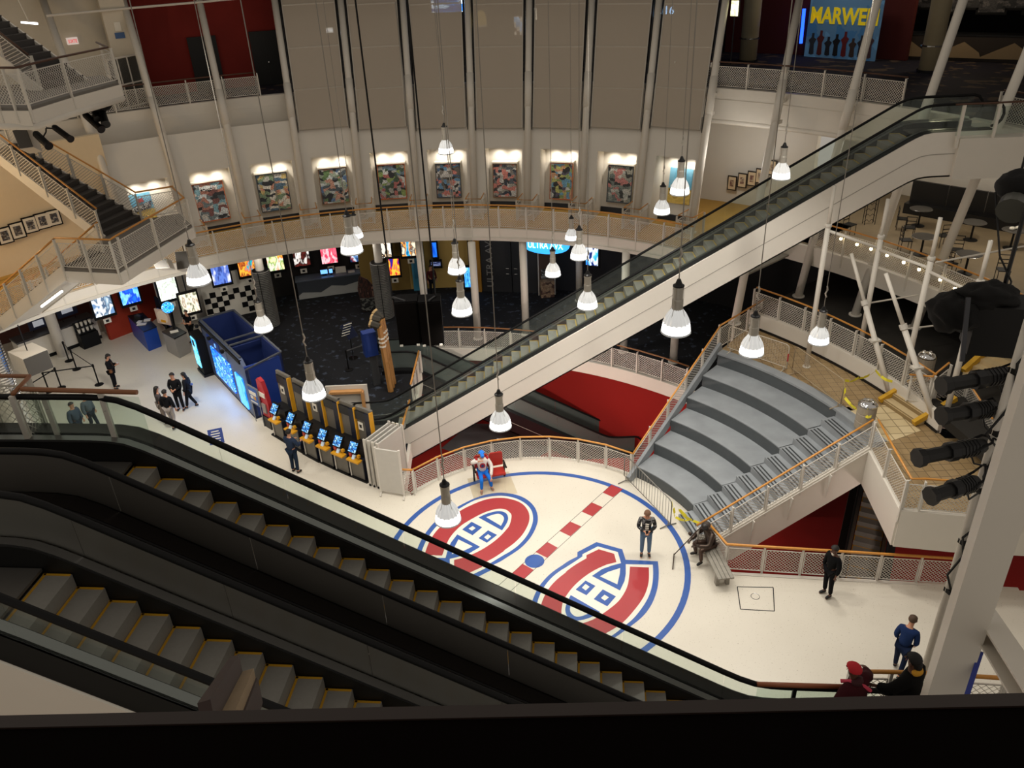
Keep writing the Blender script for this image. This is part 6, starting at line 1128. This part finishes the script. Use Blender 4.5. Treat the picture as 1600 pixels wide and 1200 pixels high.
# ================================================================ NEAR COLUMN, STAGE LIGHTS, CAMERA-SIDE RAILS
cb = GD(1466, 1105, 11.2); cx, cy = cb.x, cb.y
t = thing('near_column', 'big square white steel column close to the camera', 'column', V((cx, cy, Z2))); MB().box((cx, cy, 12.6), (.42, .42, 14.7), -.42).build('shaft', WHITE, t); MB().box((cx, cy, Z2+.1), (.6, .6, .2), -.42).build('base_plate', WHITE2, t)
p = GD(1532, 945, 11.0); q = GD(1660, 1140, 7.8); t = thing('brace_beam', 'white steel bracket beam jutting from the big column', 'beam', p); d = (q-p).normalized(); s = d.cross(up).normalized(); u = s.cross(d)
MB().bar(p, q, .3, .03).build('top_flange', WHITE, t); MB().bar(p-s*.14-u*.12, q-s*.14-u*.12, .03, .24).build('web', WHITE, t); MB().bar(p-u*.24, q-u*.24, .3, .03).build('bottom_flange', WHITE, t); MB().bar(p+d*.05-u*.12, p+d*.08-u*.12, .3, .24).build('end_plate', WHITE2, t)
for sx in (-.1, .1): MB().ball(p+d*.04+s*sx-u*.1, .025, 6, 4).build('bolt', DARK, t)
a, b = GD(1533, 1018, 10.4), GD(1503, 1110, 10.4); tag(MB().bar(a, b, .06, .06).build('blue_strip', mat('strip_blue', '#1c2f8a', .4)), 'long blue strip standing beside the big column', 'strip')
p = GD(1550, 690, 11.6); t = thing('lighting_pipe', 'white lighting pipe with black cables before the big column', 'pipe', V((p.x, p.y, Z2))); a, b = GD(1598, 560, 11.9), GD(1508, 812, 11.5)
MB().tube(V((p.x, p.y, Z2)), V((p.x, p.y, 13.2)), .055, .055, 10).build('pipe', WHITE, t, smooth=True)
CT = mat('black_cable', '#080808', .6)
for k in range(7):
    z0 = 7.4+.75*k; MB().path([V((p.x+.06, p.y-.06, z0+1.1)), V((p.x+.22*math.sin(k*1.7), p.y-.12, z0+.7)), V((p.x-.15*math.cos(k), p.y-.1, z0+.3)), V((p.x+.06, p.y-.07, z0-.2))], .02, 5).build('cable_loop', CT, t)
for k in range(5): MB().box((p.x+.08, p.y, 7.3+1.0*k), (.26, .12, .08), .3).build('clamp', BLACK, t)
CLO = mat('black_housing', '#0d0c0c', .55, var=.2)
for x0, y0, x1, y1, lb in ((1585, 583, 1470, 603, 'topmost of the four black stage spotlights on the white pipe'), (1556, 637, 1470, 650, 'second black stage spotlight on the white pipe'), (1540, 695, 1432, 716, 'third black stage spotlight on the white pipe, pointing over the platform'), (1528, 752, 1452, 776, 'lowest black stage spotlight on the white pipe')):
    a, b = GD(x0, y0, 11.5), GD(x1, y1, 11.3); d = (b-a).normalized(); L = (b-a).length; t = thing('stage_spotlight', lb, 'stage light', a, 'black stage spotlights on the pipe'); s = d.cross(up).normalized(); u = s.cross(d)
    MB().path([a.lerp(b, f_) for f_ in (.0, .03, .12, .42, .5)], [.06, .1, .125, .125, .1], 8).build('lamp_house', CLO, t); MB().path([a.lerp(b, f_) for f_ in (.48, .52, .9)], [.09, .1, .1], 8).build('lens_tube', CLO, t); MB().path([a.lerp(b, f_) for f_ in (.88, .9, 1.0)], [.11, .13, .14], 8).build('barn_door', CLO, t); MB().path([a.lerp(b, f_) for f_ in (.44, .56)], [.14, .14], 8).build('collar', DARK, t)
    for f_ in (.15, .2, .25, .3, .35): MB().path([a.lerp(b, f_), a.lerp(b, f_+.02)], [.135, .135], 8).build('cooling_fin', DARK, t)
    MB().path([a.lerp(b, .3)+s*.12, a+u*.1+s*.1, V((p.x, p.y, a.z+.05)), a+u*.1-s*.1, a.lerp(b, .3)-s*.12], .02, 6).build('yoke', BLACK, t); MB().path([a.lerp(b, .2)-u*.1, a.lerp(b, .1)-u*.3, V((p.x, p.y-.08, a.z-.4))], .014, 5).build('power_cord', CT, t)
CL2 = mat('black_drape', '#0a0909', .95, var=.3, bump=.6, scale=5)
def blob(name, c, r, m_, par, seed=0., amp=.16, n=26, mm=16):
    m = MB().ball((0, 0, 0), 1, n, mm); v2 = []
    for v in m.v:
        v = V(v); k = 1+amp*noise.noise(v*2.3+V((seed, 0, 0)))*2; v2.append(tuple(V((v.x*r[0], v.y*r[1], v.z*r[2]))*k+V(c)))
    m.v = v2; return m.build(name, m_, par, smooth=True)
c = GD(1560, 510, 12.3); t = thing('draped_equipment', 'big black draped stage equipment hanging above the terrace steps', 'equipment', c); blob('drape', GD(1490, 487, 12.3), (.34, .4, .3), CL2, t, 1.3); MB().box(GD(1562, 508, 12.3), (.85, .6, .8), -.3).build('cabinet', mat('cab_black', '#080707', .7), t); MB().bar(GD(1513, 465, 11.8), GD(1503, 565, 11.8), .06, .05).build('edge_trim', mat('edge_grey', '#3a3b40', .5), t); MB().tube(GD(1560, 480, 12.3), GD(1560, 480, 12.3)+up*5.2, .03).build('hanger_pipe', DARK, t); blob('drape', GD(1545, 462, 12.1), (.42, .3, .2), CL2, t, 4.); MB().path([GD(1555, 300, 12), GD(1562, 400, 12), GD(1580, 440, 12), GD(1572, 470, 12)], .015, 5).build('cable_loop', CT, t)
c = GD(1592, 300, 12); t = thing('stage_wash_light', 'dark round stage light with grey lens near the frame edge', 'stage light', c); blob('lamp_body', GD(1592, 292, 12), (.3, .3, .24), CL2, t, 2., .08); MB().path([GD(1585, 318, 11.9), GD(1580, 330, 11.8)], [.2, .21], 14).build('lens', mat('lens_grey', '#55554f', .3, .2), t); MB().tube(GD(1595, 270, 12), GD(1595, 270, 12)+up*3.0, .02).build('hanger_pipe', DARK, t)
# near landing guard with wood rail, glass and mesh
def zrail(px, py, z): return G(px, py, z)
gp = [G(1183, 1069, 6.3), G(1243, 1071, 6.3), G(1318, 1073, 6.3)]
t = thing('near_glass_guard', 'glass guard with reddish wood rail beside the escalator newel', 'railing', gp[0]-up*1.05); RW2 = mat('reddish_wood', '#9a5a3a', .4, var=.1)
MB().path(gp, .04, 8).build('handrail', RW2, t, smooth=True)
for q in gp[1:]: MB().bar(q-up*1.05, q-up*.02, .04, .06).build('post', DARK, t)
for a, b in ((gp[0], gp[1]), (gp[1], gp[2])): MB().bar(a.lerp(b, .02)-up*.55, b.lerp(a, .02)-up*.55, .012, .9).build('pane', GLASS, t)
railing('near_mesh_guard', 'white mesh guard with wood rail where the two visitors lean', [G(1330, 1049, 6.27)-up*1.02, G(1395, 1050, 6.27)-up*1.02, G(1455, 1052, 6.27)-up*1.02], d=.12, w=.012, side=-1, hoff=.0, dia=.035)
railing('near_mesh_guard', 'white mesh guard with orange wood rail beyond the big column', [G(1512, 1056, 6.27)-up*1.02, G(1575, 1060, 6.27)-up*1.02, G(1640, 1064, 6.27)-up*1.02], d=.12, w=.012, side=-1, hoff=.0, dia=.035)
# top landing of the foreground escalators: glass guard and wood rails
ga, gb = G(34, 608, 11.55), G(214, 613, 11.55); t = thing('upper_glass_guard', 'glass guard with brown wood rail above the pale floor at the escalator top', 'railing', ga-up*1.05)
MB().tube(ga, gb, .035).build('handrail', mat('brown_wood', '#8a5630', .4, var=.1), t)
for f in (.17, .68): q = ga.lerp(gb, f); MB().bar(q-up*1.1, q-up*.03, .05, .07).build('post', WHITE2, t); MB().ball(q-up*.3, .03, 6, 4).build('clamp', DARK, t); MB().ball(q-up*.85, .03, 6, 4).build('clamp', DARK, t)
for a, b in ((.0, .16), (.18, .67), (.69, 1.0)): MB().bar(ga.lerp(gb, a)-up*.55, ga.lerp(gb, b)-up*.55, .012, .95).build('pane', GLASS, t)
railing('upper_mesh_guard', 'mesh guard with brown wood rail at the frame edge by the escalator top', [G(-30, 587, 11.55)-up*1.02, G(46, 588, 11.55)-up*1.02, G(20, 616, 11.55)-up*1.02], wood=mat('brown_wood', '#8a5630', .4, var=.1), d=.12, w=.010, hoff=0, side=1)
fl = [G(-40, 700, Z3), G(40, 692, Z3), G(42, 718, Z3), G(-40, 730, Z3)]; struct(MB().prism([V((-12, 10.6, 0)), V((-6.6, 10.25, 0)), V((-7.4, 8.6, 0)), V((-7.4, 4, 0)), V((-12, 4, 0))], Z3-.3, Z3).build('floor_escalator_landing', LANDF))
# camera-side balcony rail
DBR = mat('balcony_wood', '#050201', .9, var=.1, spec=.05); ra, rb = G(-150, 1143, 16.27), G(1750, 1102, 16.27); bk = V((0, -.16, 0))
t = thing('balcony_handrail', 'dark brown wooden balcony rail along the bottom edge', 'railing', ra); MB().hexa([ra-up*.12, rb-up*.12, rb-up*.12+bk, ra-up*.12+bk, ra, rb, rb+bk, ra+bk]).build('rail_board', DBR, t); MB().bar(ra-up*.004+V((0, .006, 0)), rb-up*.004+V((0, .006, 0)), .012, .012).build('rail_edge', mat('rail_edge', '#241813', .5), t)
bq = GD(385, 1062, 4.6); bq2 = GD(345, 1150, 3.2); t = thing('balcony_bracket', 'tan and dark brown bracket post below the balcony rail', 'bracket', bq); d = (bq2-bq).normalized(); s = d.cross(FW).normalized(); MB().bar(bq, bq2, .1, .1).build('tan_post', mat('tan_post', '#8f7a5c', .7, var=.15), t)
MB().bar(bq+s*.085, bq2+s*.085, .05, .14).build('dark_flange', mat('flange_brown', '#2a1610', .6), t); MB().bar(bq-s*.085, bq2-s*.085, .05, .14).build('dark_flange', mat('flange_brown', '#2a1610', .6), t)
# ================================================================ PEOPLE
SKIN = mat('skin', '#c08a6c', .55, var=.05); SKIN2 = mat('skin_dark', '#5a3a2b', .55, var=.05); EYE = mat('eye_dark', '#15100e', .3)
def skinmesh(name, chains, m_, xf, parent=None, sub=1, label=None):
    """chains: list of lists of (point, radius); equal points are shared"""
    vs, rs, ed, idx = [], [], [], {}
    def vi(p, r):
        k = tuple(round(c, 4) for c in p)
        if k not in idx: idx[k] = len(vs); vs.append(xf(V(p))); rs.append(r)
        return idx[k]
    for c in chains:
        ids = [vi(p, r) for p, r in c]
        ed += [(a, b) for a, b in zip(ids, ids[1:]) if (a, b) not in ed and (b, a) not in ed]
    me = bpy.data.meshes.new(name); me.from_pydata([tuple(v) for v in vs], ed, []); me.materials.append(m_); o = bpy.data.objects.new(name, me); COL.objects.link(o)
    md = o.modifiers.new('skin', 'SKIN'); md.use_smooth_shade = True; md.branch_smoothing = .5
    if not me.skin_vertices: me.skin_vertices.new()
    sd = me.skin_vertices[0].data
    for i, r in enumerate(rs): sd[i].radius = (r, r) if not isinstance(r, tuple) else r; sd[i].use_root = (i == 0)
    sb = o.modifiers.new('subsurf', 'SUBSURF'); sb.levels = sub; sb.render_levels = sub
    if parent: attach(o, parent)
    return o
def person(label, pos, face, h=1.75, top='#1a1a1c', legs='#20242e', shoe='#121212', skin=None, hair='#2a1c12', hairlen=0., arms=None, lean=0., leg=None, hat=None, bulk=1., sleeves=True, coat=0., headturn=0., bow=0., sit=0., cat='person', name='person', bodym=None, topm=None, legm=None, group='people in the atrium', hood=None):
    k = h/1.75; f = math.radians(face); FX, RX = V((math.cos(f), math.sin(f), 0)), V((math.sin(f), -math.cos(f), 0)); pos = V(pos)
    xf = lambda p: pos+(RX*p.x+FX*p.y+V((0, 0, p.z)))*k
    def up_(p): # lean of the upper body about the hips
        dz = p[2]-.93; return (p[0], p[1]+dz*math.sin(lean), .93+dz*math.cos(lean)-sit)
    skin = skin or SKIN; bm_ = bodym or skin
    pel, sp, ch, nk = up_((0, 0, .95)), up_((0, .01, 1.15)), up_((0, .0, 1.36)), up_((0, .0, 1.49))
    hb = up_((0, .025+bow*.05, 1.56)); hd = up_((0, .03+bow*.12, 1.645-bow*.01)); ht = up_((0, .02+bow*.16, 1.71-bow*.02))
    L = []
    for s in (-1, 1):
        lg = (leg or {}).get(s) or ((s*.105, .01, .5), (s*.11, -.02, .09), (s*.13, .15, .035))
        hip = (s*.095, .0, .9-sit); L.append((hip,)+lg)
    A = []
    for s in (-1, 1):
        ar = (arms or {}).get(s) or ((s*.25, -.02, 1.14), (s*.25, .06, .9))
        sh = (s*.185, -.01, 1.41); A.append([up_(sh), up_(ar[0]), up_(ar[1])])
    chains = [[(pel, .115), (sp, .12), (ch, .135), (nk, .062), (hb, .068), (hd, .088), (ht, .062)]]
    for hip, kn, an, to in L: chains.append([(pel, .115), (hip, .085), (kn, .056), (an, .038), (to, .036)])
    for a, s in zip(A, (-1, 1)):
        sh, el, wr = a; d = (V(wr)-V(el)).normalized(); side = d.cross(V((0, 0, 1))); side = side.normalized() if side.length > .1 else V((1, 0, 0)); nrm = side.cross(d)
        pl = V(wr)+d*.06; c0 = [(ch, .135), (sh, .056), (el, .042), (wr, .028), (tuple(pl), .032)]; chains.append(c0)
        for j in range(4):
            r0 = pl+side*(-.03+.02*j)+d*.025; Lf = (.045, .055, .052, .04)[j]; chains.append([(tuple(pl), .032), (tuple(r0), .011), (tuple(r0+d*Lf*.6-nrm*.012), .0095), (tuple(r0+d*Lf-nrm*.035), .008)])
        th = pl-d*.02+side*.035*s; chains.append([(tuple(pl), .032), (tuple(th), .012), (tuple(th+d*.035+side*.02*s-nrm*.012), .0095)])
    b = skinmesh(name, chains, bm_, xf); tag(b, label, cat, group)
    tm = topm or mat('cloth_'+top, top, .9, var=.18, scale=18, spec=.15); lm = legm or mat('cloth_'+legs, legs, .9, var=.15, scale=16, spec=.15)
    jk = [[(up_((0, 0, .92)), .15*bulk), (sp, .148*bulk), (ch, .165*bulk), (up_((0, .0, 1.455)), .085)]]
    for a in A:
        sh, el, wr = a; e = V(el).lerp(V(wr), .88); jk.append([(ch, .165*bulk), (sh, .082*bulk), (el, .062*bulk), (tuple(e), .05*bulk)] if sleeves else [(ch, .165*bulk), (sh, .078), (tuple(V(sh).lerp(V(el), .7)), .062)])
    if coat: jk.append([(up_((0, 0, .92)), .15*bulk), ((0, pel[1], .92-sit-coat), .17*bulk)])
    skinmesh('jacket', jk, tm, xf, b)
    tr_ = []
    for hip, kn, an, to in L: a2 = V(kn).lerp(V(an), .94); tr_.append([(pel, .142), (hip, .1), (kn, .072), (tuple(a2), .058)])
    skinmesh('trousers', tr_, lm, xf, b)
    sm = mat('shoe_'+shoe, shoe, .6, var=.05)
    for hip, kn, an, to in L:
        a, t2 = V(an), V(to); d = (t2-a); d.z = 0; d = d.normalized() if d.length > .01 else V((0, 1, 0)); skinmesh('shoe', [[(tuple(a-d*.05-V((0, 0, .03))), .045), (tuple(a+V((0, 0, -.02))), .05), (tuple(t2+V((0, 0, .012))), .042)]], sm, xf, b)
    ft = math.radians(headturn); hd_, ht_ = V(hd), V(ht); fw = V((math.sin(ft), math.cos(ft)*math.cos(bow), -math.sin(bow))).normalized(); sd = V((math.cos(ft), -math.sin(ft), 0)); uh = sd.cross(fw)
    X = xf(hd_); c3 = lambda a, bb, c: xf(hd_+sd*a+fw*bb+uh*c)
    for s in (-1, 1): MB().ball(c3(s*.032, .085, .0), .011*k, 6, 4).build('eye', EYE, b); MB().ball(c3(s*.092, -.005, -.01), (.014*k, .018*k, .03*k), 6, 5).build('ear', bm_, b)
    MB().path([c3(0, .085, .01), c3(0, .112, -.025), c3(0, .09, -.035)], [.008*k, .014*k, .008*k], 6).build('nose', bm_, b); MB().bar(c3(-.022, .088, -.062), c3(.022, .088, -.062), .008, .008).build('mouth', mat('lip', '#8c4a40', .5) if not bodym else bm_, b)
    # hair or hat as a cap over the skull
    def cap(nm, m_, r, cut, low=0., back=0.):
        m = MB(); n, mm = 14, 8; vs = []; fs = []
        for i in range(mm+1):
            th = (PI*cut)*i/mm
            for j in range(n):
                ph = 2*PI*j/n; z = math.cos(th); rr = math.sin(th); yy = rr*math.sin(ph); ex = 0.
                if yy > .2: zz = max(z, .42)
                else: zz = z
                vs.append(c3(rr*math.cos(ph)*r*.96, (yy*r*1.08-.012), (zz*r+.022)))
        for i in range(mm):
            for j in range(n): fs.append((i*n+j, (i+1)*n+j, (i+1)*n+(j+1) % n, i*n+(j+1) % n))
        m.add(vs, fs); return m.build(nm, m_, b, smooth=True)
    if hat: hm = mat('hat_'+hat, hat, .8, var=.1, scale=20); cap('hat', hm, .113, .5); 
    elif hair: cap('hair', mat('hair_'+hair, hair, .7, var=.2, scale=30), .106, .62)
    if hairlen: skinmesh('long_hair', [[(tuple(hd_+V((0, -.05, .03))), .085), (tuple(hd_+V((0, -.09, -.1))), .075), (tuple(hd_+V((0, -.1, -.1-hairlen))), .05)]], mat('hair_'+hair, hair, .7), xf, b)
    if hood: skinmesh('hood', [[(tuple(V(nk)+V((-.1, -.02, -.02))), .05), (tuple(V(nk)+V((0, -.09, .02))), .075), (tuple(V(nk)+V((.1, -.02, -.02))), .05)]], mat('hood_'+hood, hood, .85), xf, b)
    return b, xf, k
both = lambda el, wr: {s: ((s*el[0], el[1], el[2]), (s*wr[0], wr[1], wr[2])) for s in (-1, 1)}
step = {-1: ((-.1, .1, .5), (-.1, .18, .1), (-.11, .34, .05)), 1: ((.1, .04, .5), (.1, -.2, .12), (.12, -.06, .04))}
PLAID = ramp_mat('plaid', ['#17181a', '#6a6a6c', '#242526', '#8f8f90', '#1a1b1c'], 9, 3, 0, .85)
p = G(1008, 868, 0); b, xf, k = person('man in black and grey checked jacket and jeans standing on the floor circle', p, -97, 1.78, legs='#5f7890', hair='#6a4a34', arms=both((.25, .04, 1.13), (.05, .27, 1.12)), topm=PLAID, bow=.5, bulk=1.06)
skinmesh('shirt', [[(V((0, .075, 1.42)), .075), (V((0, .1, 1.2)), .085), (V((0, .1, .98)), .085)]], mat('shirt_black', '#0f0f11', .85), xf, b)
for q in range(4): MB().bar(xf(V((-.05, .19, 1.33-.075*q))), xf(V((.05, .19, 1.35-.075*q))), .02, .035).build('shirt_print', CREAM, b)
tag(MB().box(xf(V((0, .33, 1.14))), (.075, .012, .15), .0, ax=(V((1, 0, 0)), V((0, -.8, .6)), V((0, .6, .8)))).build('mobile_phone', BLACK), 'black mobile phone held by the man in the checked jacket', 'phone')
p = G(1291, 930, 0); b, xf, k = person('guard in black uniform with white collar standing before the long railing', p, 200, 1.8, top='#0c0c0e', legs='#0d0d10', hair='#1a1512', skin=SKIN2, bulk=1.08); skinmesh('white_collar', [[(V((-.05, .03, 1.49)), .05), (V((.0, .04, 1.5)), .065), (V((.05, .03, 1.49)), .05)]], CREAM, xf, b)
p = G(1400, 1052, 0); person('stooping person in blue jacket walking on the pale floor near the big column', p, 48, 1.78, top='#1c2f58', legs='#141f38', hair='#4a3626', lean=.42, leg=step, bulk=1.2, arms=both((.24, .05, 1.12), (.2, .2, .95)))
p = V((5.0, 8.3, Z2)); b, xf, k = person('person in red cap and maroon hoodie leaning on the near guard rail', p, 122, 1.74, top='#3a1218', legs='#1a1416', skin=SKIN2, hat='#c01f2c', lean=.14, bulk=1.5, arms={-1: ((-.42, .04, 1.12), (-.36, .24, .98)), 1: ((.44, .06, 1.22), (.62, .26, 1.12))}, hood='#3a1218')
MB().path([xf(V((-.15, .2, 1.42))), xf(V((-.02, .02, 1.5))), xf(V((.16, -.12, 1.3)))], .03, 6).build('pink_strap', mat('strap_pink', '#d0405a', .7), b)
p = V((5.88, 8.4, Z2)); b, xf, k = person('person in long black coat with yellow hood stretching an arm over the near rail', p, 132, 1.84, top='#0d0c0c', legs='#0f0f10', skin=SKIN2, hair='#0a0808', hairlen=.03, bulk=1.5, coat=.45, lean=.05, arms={-1: ((-.34, .14, 1.24), (-.34, .36, 1.14)), 1: ((.3, .0, 1.14), (.28, .12, .92))}, hood='#d0962a')
p = G(463, 738, 0); person('man in navy jacket standing at the ticket kiosks', p, 62, 1.82, top='#28344a', legs='#1d2a3d', hair='#15100d', arms=both((.26, .08, 1.12), (.16, .33, 1.15)), bulk=1.12)
p = G(182, 607, 0); b, xf, k = person('person in black jacket with brown bag looking at a phone near the stanchions', p, 10, 1.68, top='#17171a', legs='#121214', hair='#14100e', arms=both((.24, .06, 1.12), (.07, .3, 1.2)), bow=.4, hairlen=.04, bulk=1.1)
t = thing('shoulder_bag', 'brown shoulder bag worn by the person with the phone', 'bag', xf(V((.2, .05, .95)))); skinmesh('bag_body', [[(V((.2, -.02, .98)), .09), (V((.22, .16, .96)), .09)]], mat('bag_brown', '#7a4a22', .6), xf, t); MB().path([xf(V((.2, .1, 1.0))), xf(V((.1, .19, 1.25))), xf(V((-.1, .02, 1.47)))], .012, 5).build('bag_strap', mat('bag_strap', '#4a2c16', .6), t)
tag(MB().box(xf(V((0, .37, 1.24))), (.07, .012, .14), .3).build('mobile_phone', mat('phone_white', '#c9c9cc', .4)), 'pale mobile phone held by the person near the stanchions', 'phone')
p = G(259, 661, 0); person('long-haired person in grey coat at the back of the chatting group', p, 40, 1.68, top='#4a4548', legs='#8a8078', hair='#120d0c', hairlen=.26, bulk=1.05)
p = G(272, 668, 0); b, xf, k = person('person seen from behind in black jacket and pale grey trousers', p, 80, 1.72, top='#121419', legs='#9a9490', hair='#120e0c', leg=step, bulk=1.12); skinmesh('hood', [[(V((-.09, -.08, 1.46)), .05), (V((0, -.13, 1.44)), .07), (V((.09, -.08, 1.46)), .05)]], mat('cloth_#121419', '#121419', .85), xf, b)
p = G(284, 641, 0); person('person in dark open coat facing the camera in the chatting group', p, -95, 1.76, top='#141417', legs='#15161a', hair='#15100e', arms=both((.26, .02, 1.13), (.06, .22, 1.08)), coat=.25, bulk=1.08)
p = G(301, 637, 0); b, xf, k = person('person in dark coat with blue bag at the side of the chatting group', p, 175, 1.66, top='#17181c', legs='#16171b', hair='#120f0e', leg=step, hairlen=.1, coat=.25, bulk=1.1); t = thing('blue_bag', 'small blue bag carried by the person at the side of the group', 'bag', xf(V((0, -.2, 1.1)))); skinmesh('bag_body', [[(V((.05, -.2, 1.22)), .07), (V((.05, -.2, 1.08)), .08)]], mat('bag_blue', '#4a5f9a', .7), xf, t); MB().path([xf(V((.05, -.15, 1.28))), xf(V((.12, -.1, 1.4))), xf(V((.08, .1, 1.42)))], .012, 5).build('bag_strap', DARK, t)
p = G(131, 690, 0); person('walking person in blue-grey winter coat seen through the glass guard', p, -20, 1.78, top='#3f4a5a', legs='#222a38', hair='#2a2220', leg=step, bulk=1.25)
p = G(150, 674, 0); person('walking person in grey winter coat beside another behind the glass guard', p, -15, 1.72, top='#57606a', legs='#1f2632', hair='#3a302a', leg=step, bulk=1.22)
p = G(303, 536, 0); person('clerk in black t-shirt with folded arms behind the light grey desk', p, -125, 1.75, top='#0d0d0f', legs='#121214', hair='#1a1310', sleeves=False, arms={-1: ((-.27, .08, 1.12), (.08, .24, 1.14)), 1: ((.27, .08, 1.12), (-.08, .26, 1.17))})
p = G(677, 462, 0); person('person in dark red top standing by the ochre wall', p, -60, 1.72, top='#4a1f22', legs='#15141a', hair='#1a1310')
# ---------------------------------------------------------------- seated hockey fan figure on red arena seats
p = G(760, 768, 0); fa = -78; f_ = math.radians(fa); FX = V((math.cos(f_), math.sin(f_), 0)); RXv = V((math.sin(f_), -math.cos(f_), 0))
seatleg = {-1: ((-.15, .46, .5), (-.2, .42, .09), (-.24, .58, .035)), 1: ((.13, .46, .5), (.16, .5, .09), (.2, .66, .035))}
base = p-FX*.5
b, xf, k = person('seated hockey fan figure in white red and blue jersey with blue cap', base, fa, 1.78, top='#d9d3cc', legs='#1f6fd0', shoe='#7a5a4a', hat='#1f7ae0', sit=.42, leg=seatleg, arms={-1: ((-.3, .12, 1.18), (-.2, .44, .92)), 1: ((.38, .05, 1.36), (.12, .22, 1.5))}, bulk=1.15, cat='figure', name='fan_figure', group='seated figures')
skinmesh('red_shoulder', [[(V((-.24, -.01, 1.0)), .085), (V((-.12, 0, 1.03)), .1)]], mat('jersey_red', '#b01f2c', .8), xf, b); skinmesh('red_shoulder', [[(V((.24, -.01, 1.0)), .085), (V((.12, 0, 1.03)), .1)]], mat('jersey_red', '#b01f2c', .8), xf, b)
MB().path([xf(V((.02, .185, .86))), xf(V((.02, .2, .86)))], [.1, .1], 18).build('jersey_crest', mat('crest_red', '#a31f2c', .7), b); MB().path([xf(V((.02, .19, .86))), xf(V((.02, .21, .86)))], [.055, .055], 14).build('crest_centre', mat('crest_blue', '#22325f', .7), b)
MB().path([xf(V((0, .13, 1.24))), xf(V((0, .22, 1.225)))], [.075, .05], 8).build('cap_peak', mat('hat_#1f7ae0', '#1f7ae0', .8), b)
RS = mat('seat_red', '#a5281f', .4, var=.08)
t = thing('arena_seats', 'pair of red folding arena seats behind the seated fan figure', 'seat', base)
for s in (.0, .52):
    c = base+RXv*(-s)*1.0+FX*.12; bk = MB().box(c-FX*.32+up*.78, (.48, .05, .5), ax=(RXv, FX, up)).build('backrest', RS, t); MB().box(c-FX*.32+up*1.045, (.4, .06, .04), ax=(RXv, FX, up)).build('top_edge', RS, bk); MB().box(c-FX*.06+up*.43, (.48, .44, .06), ax=(RXv, FX, up)).build('seat_pan', RS, t)
for s in (-.28, .26, .8): c = base-RXv*s*1.0*-1 if False else base+RXv*(-s); MB().bar(c-FX*.2, c-FX*.2+up*.62, .05, .06).build('leg', IRON, t); MB().bar(c-FX*.3+up*.62, c+FX*.18+up*.62, .06, .04).build('armrest', IRON, t)
MB().box(base-RXv*.25+FX*.25+up*.012, (1.5, 1.3, .02), ax=(RXv, FX, up)).build('clear_base_plate', glass('plate', '#fbf9f4', .97), t)
# ---------------------------------------------------------------- bronze statue on weathered bench
WGR = mat('weathered_wood', '#8f8a80', .8, var=.25, scale=9); b0, b1 = G(1101, 858, 0), G(1130, 917, 0); d = (b1-b0).normalized(); n = V((-d.y, d.x, 0)); L = (b1-b0).length
t = thing('weathered_bench', 'long weathered grey plank bench under the bronze statue', 'bench', (b0+b1)/2)
for k in range(4): MB().box((b0+b1)/2+n*(-.18+.12*k)+up*.44, (L+.3, .105, .05), ax=(d, n, up)).build('plank', WGR, t)
for f in (.08, .92):
    for s in (-.15, .15): MB().box(b0.lerp(b1, f)+n*s+up*.21, (.14, .1, .41), ax=(d, n, up)).build('leg', WGR, t)
BRZ = mat('bronze', '#4a3f38', .38, .85, var=.35, scale=5); sp_ = b0.lerp(b1, .22); fa = 196
b, xf, k = person('bronze hockey player statue seated on the weathered bench holding a stick', sp_+V((.05, .0, .03)), fa, 1.85, bodym=BRZ, topm=BRZ, legm=mat('bronze2', '#57463d', .4, .8, var=.3, scale=5), hat=None, hair='#3a2f28', sit=.44, lean=.28, bulk=1.3, leg={-1: ((-.2, .46, .5), (-.22, .42, .1), (-.26, .58, .04)), 1: ((.18, .46, .5), (.2, .36, .1), (.24, .52, .04))}, arms={-1: ((-.34, .22, 1.16), (-.22, .55, 1.18)), 1: ((.36, .2, 1.12), (.14, .55, 1.1))}, cat='statue', name='bronze_statue', group='seated figures')
for s in (-1, 1): skinmesh('hockey_glove', [[(V((s*.2, .55, .86)), .075), (V((s*.16, .66, .85)), .08)]], BRZ, xf, b)
cap_ = MB().ball(xf(V((0, .26, 1.17))), (.125, .135, .12), 12, 8).build('helmet', mat('bronze3', '#3d3a38', .4, .7), b, smooth=True)
t = thing('hockey_stick', 'dark bronze hockey stick held upright by the statue', 'hockey stick', G(1050, 890, 0)); a, e = G(1053, 868, 0), V(xf(V((.0, .66, .9)))); e2 = a.lerp(e, 1.55); MB().bar(a+up*.03, e2, .03, .03).build('shaft', BRZ, t); MB().bar(a+up*.04, G(1051, 890, 0)+up*.04, .03, .08).build('blade', BRZ, t)
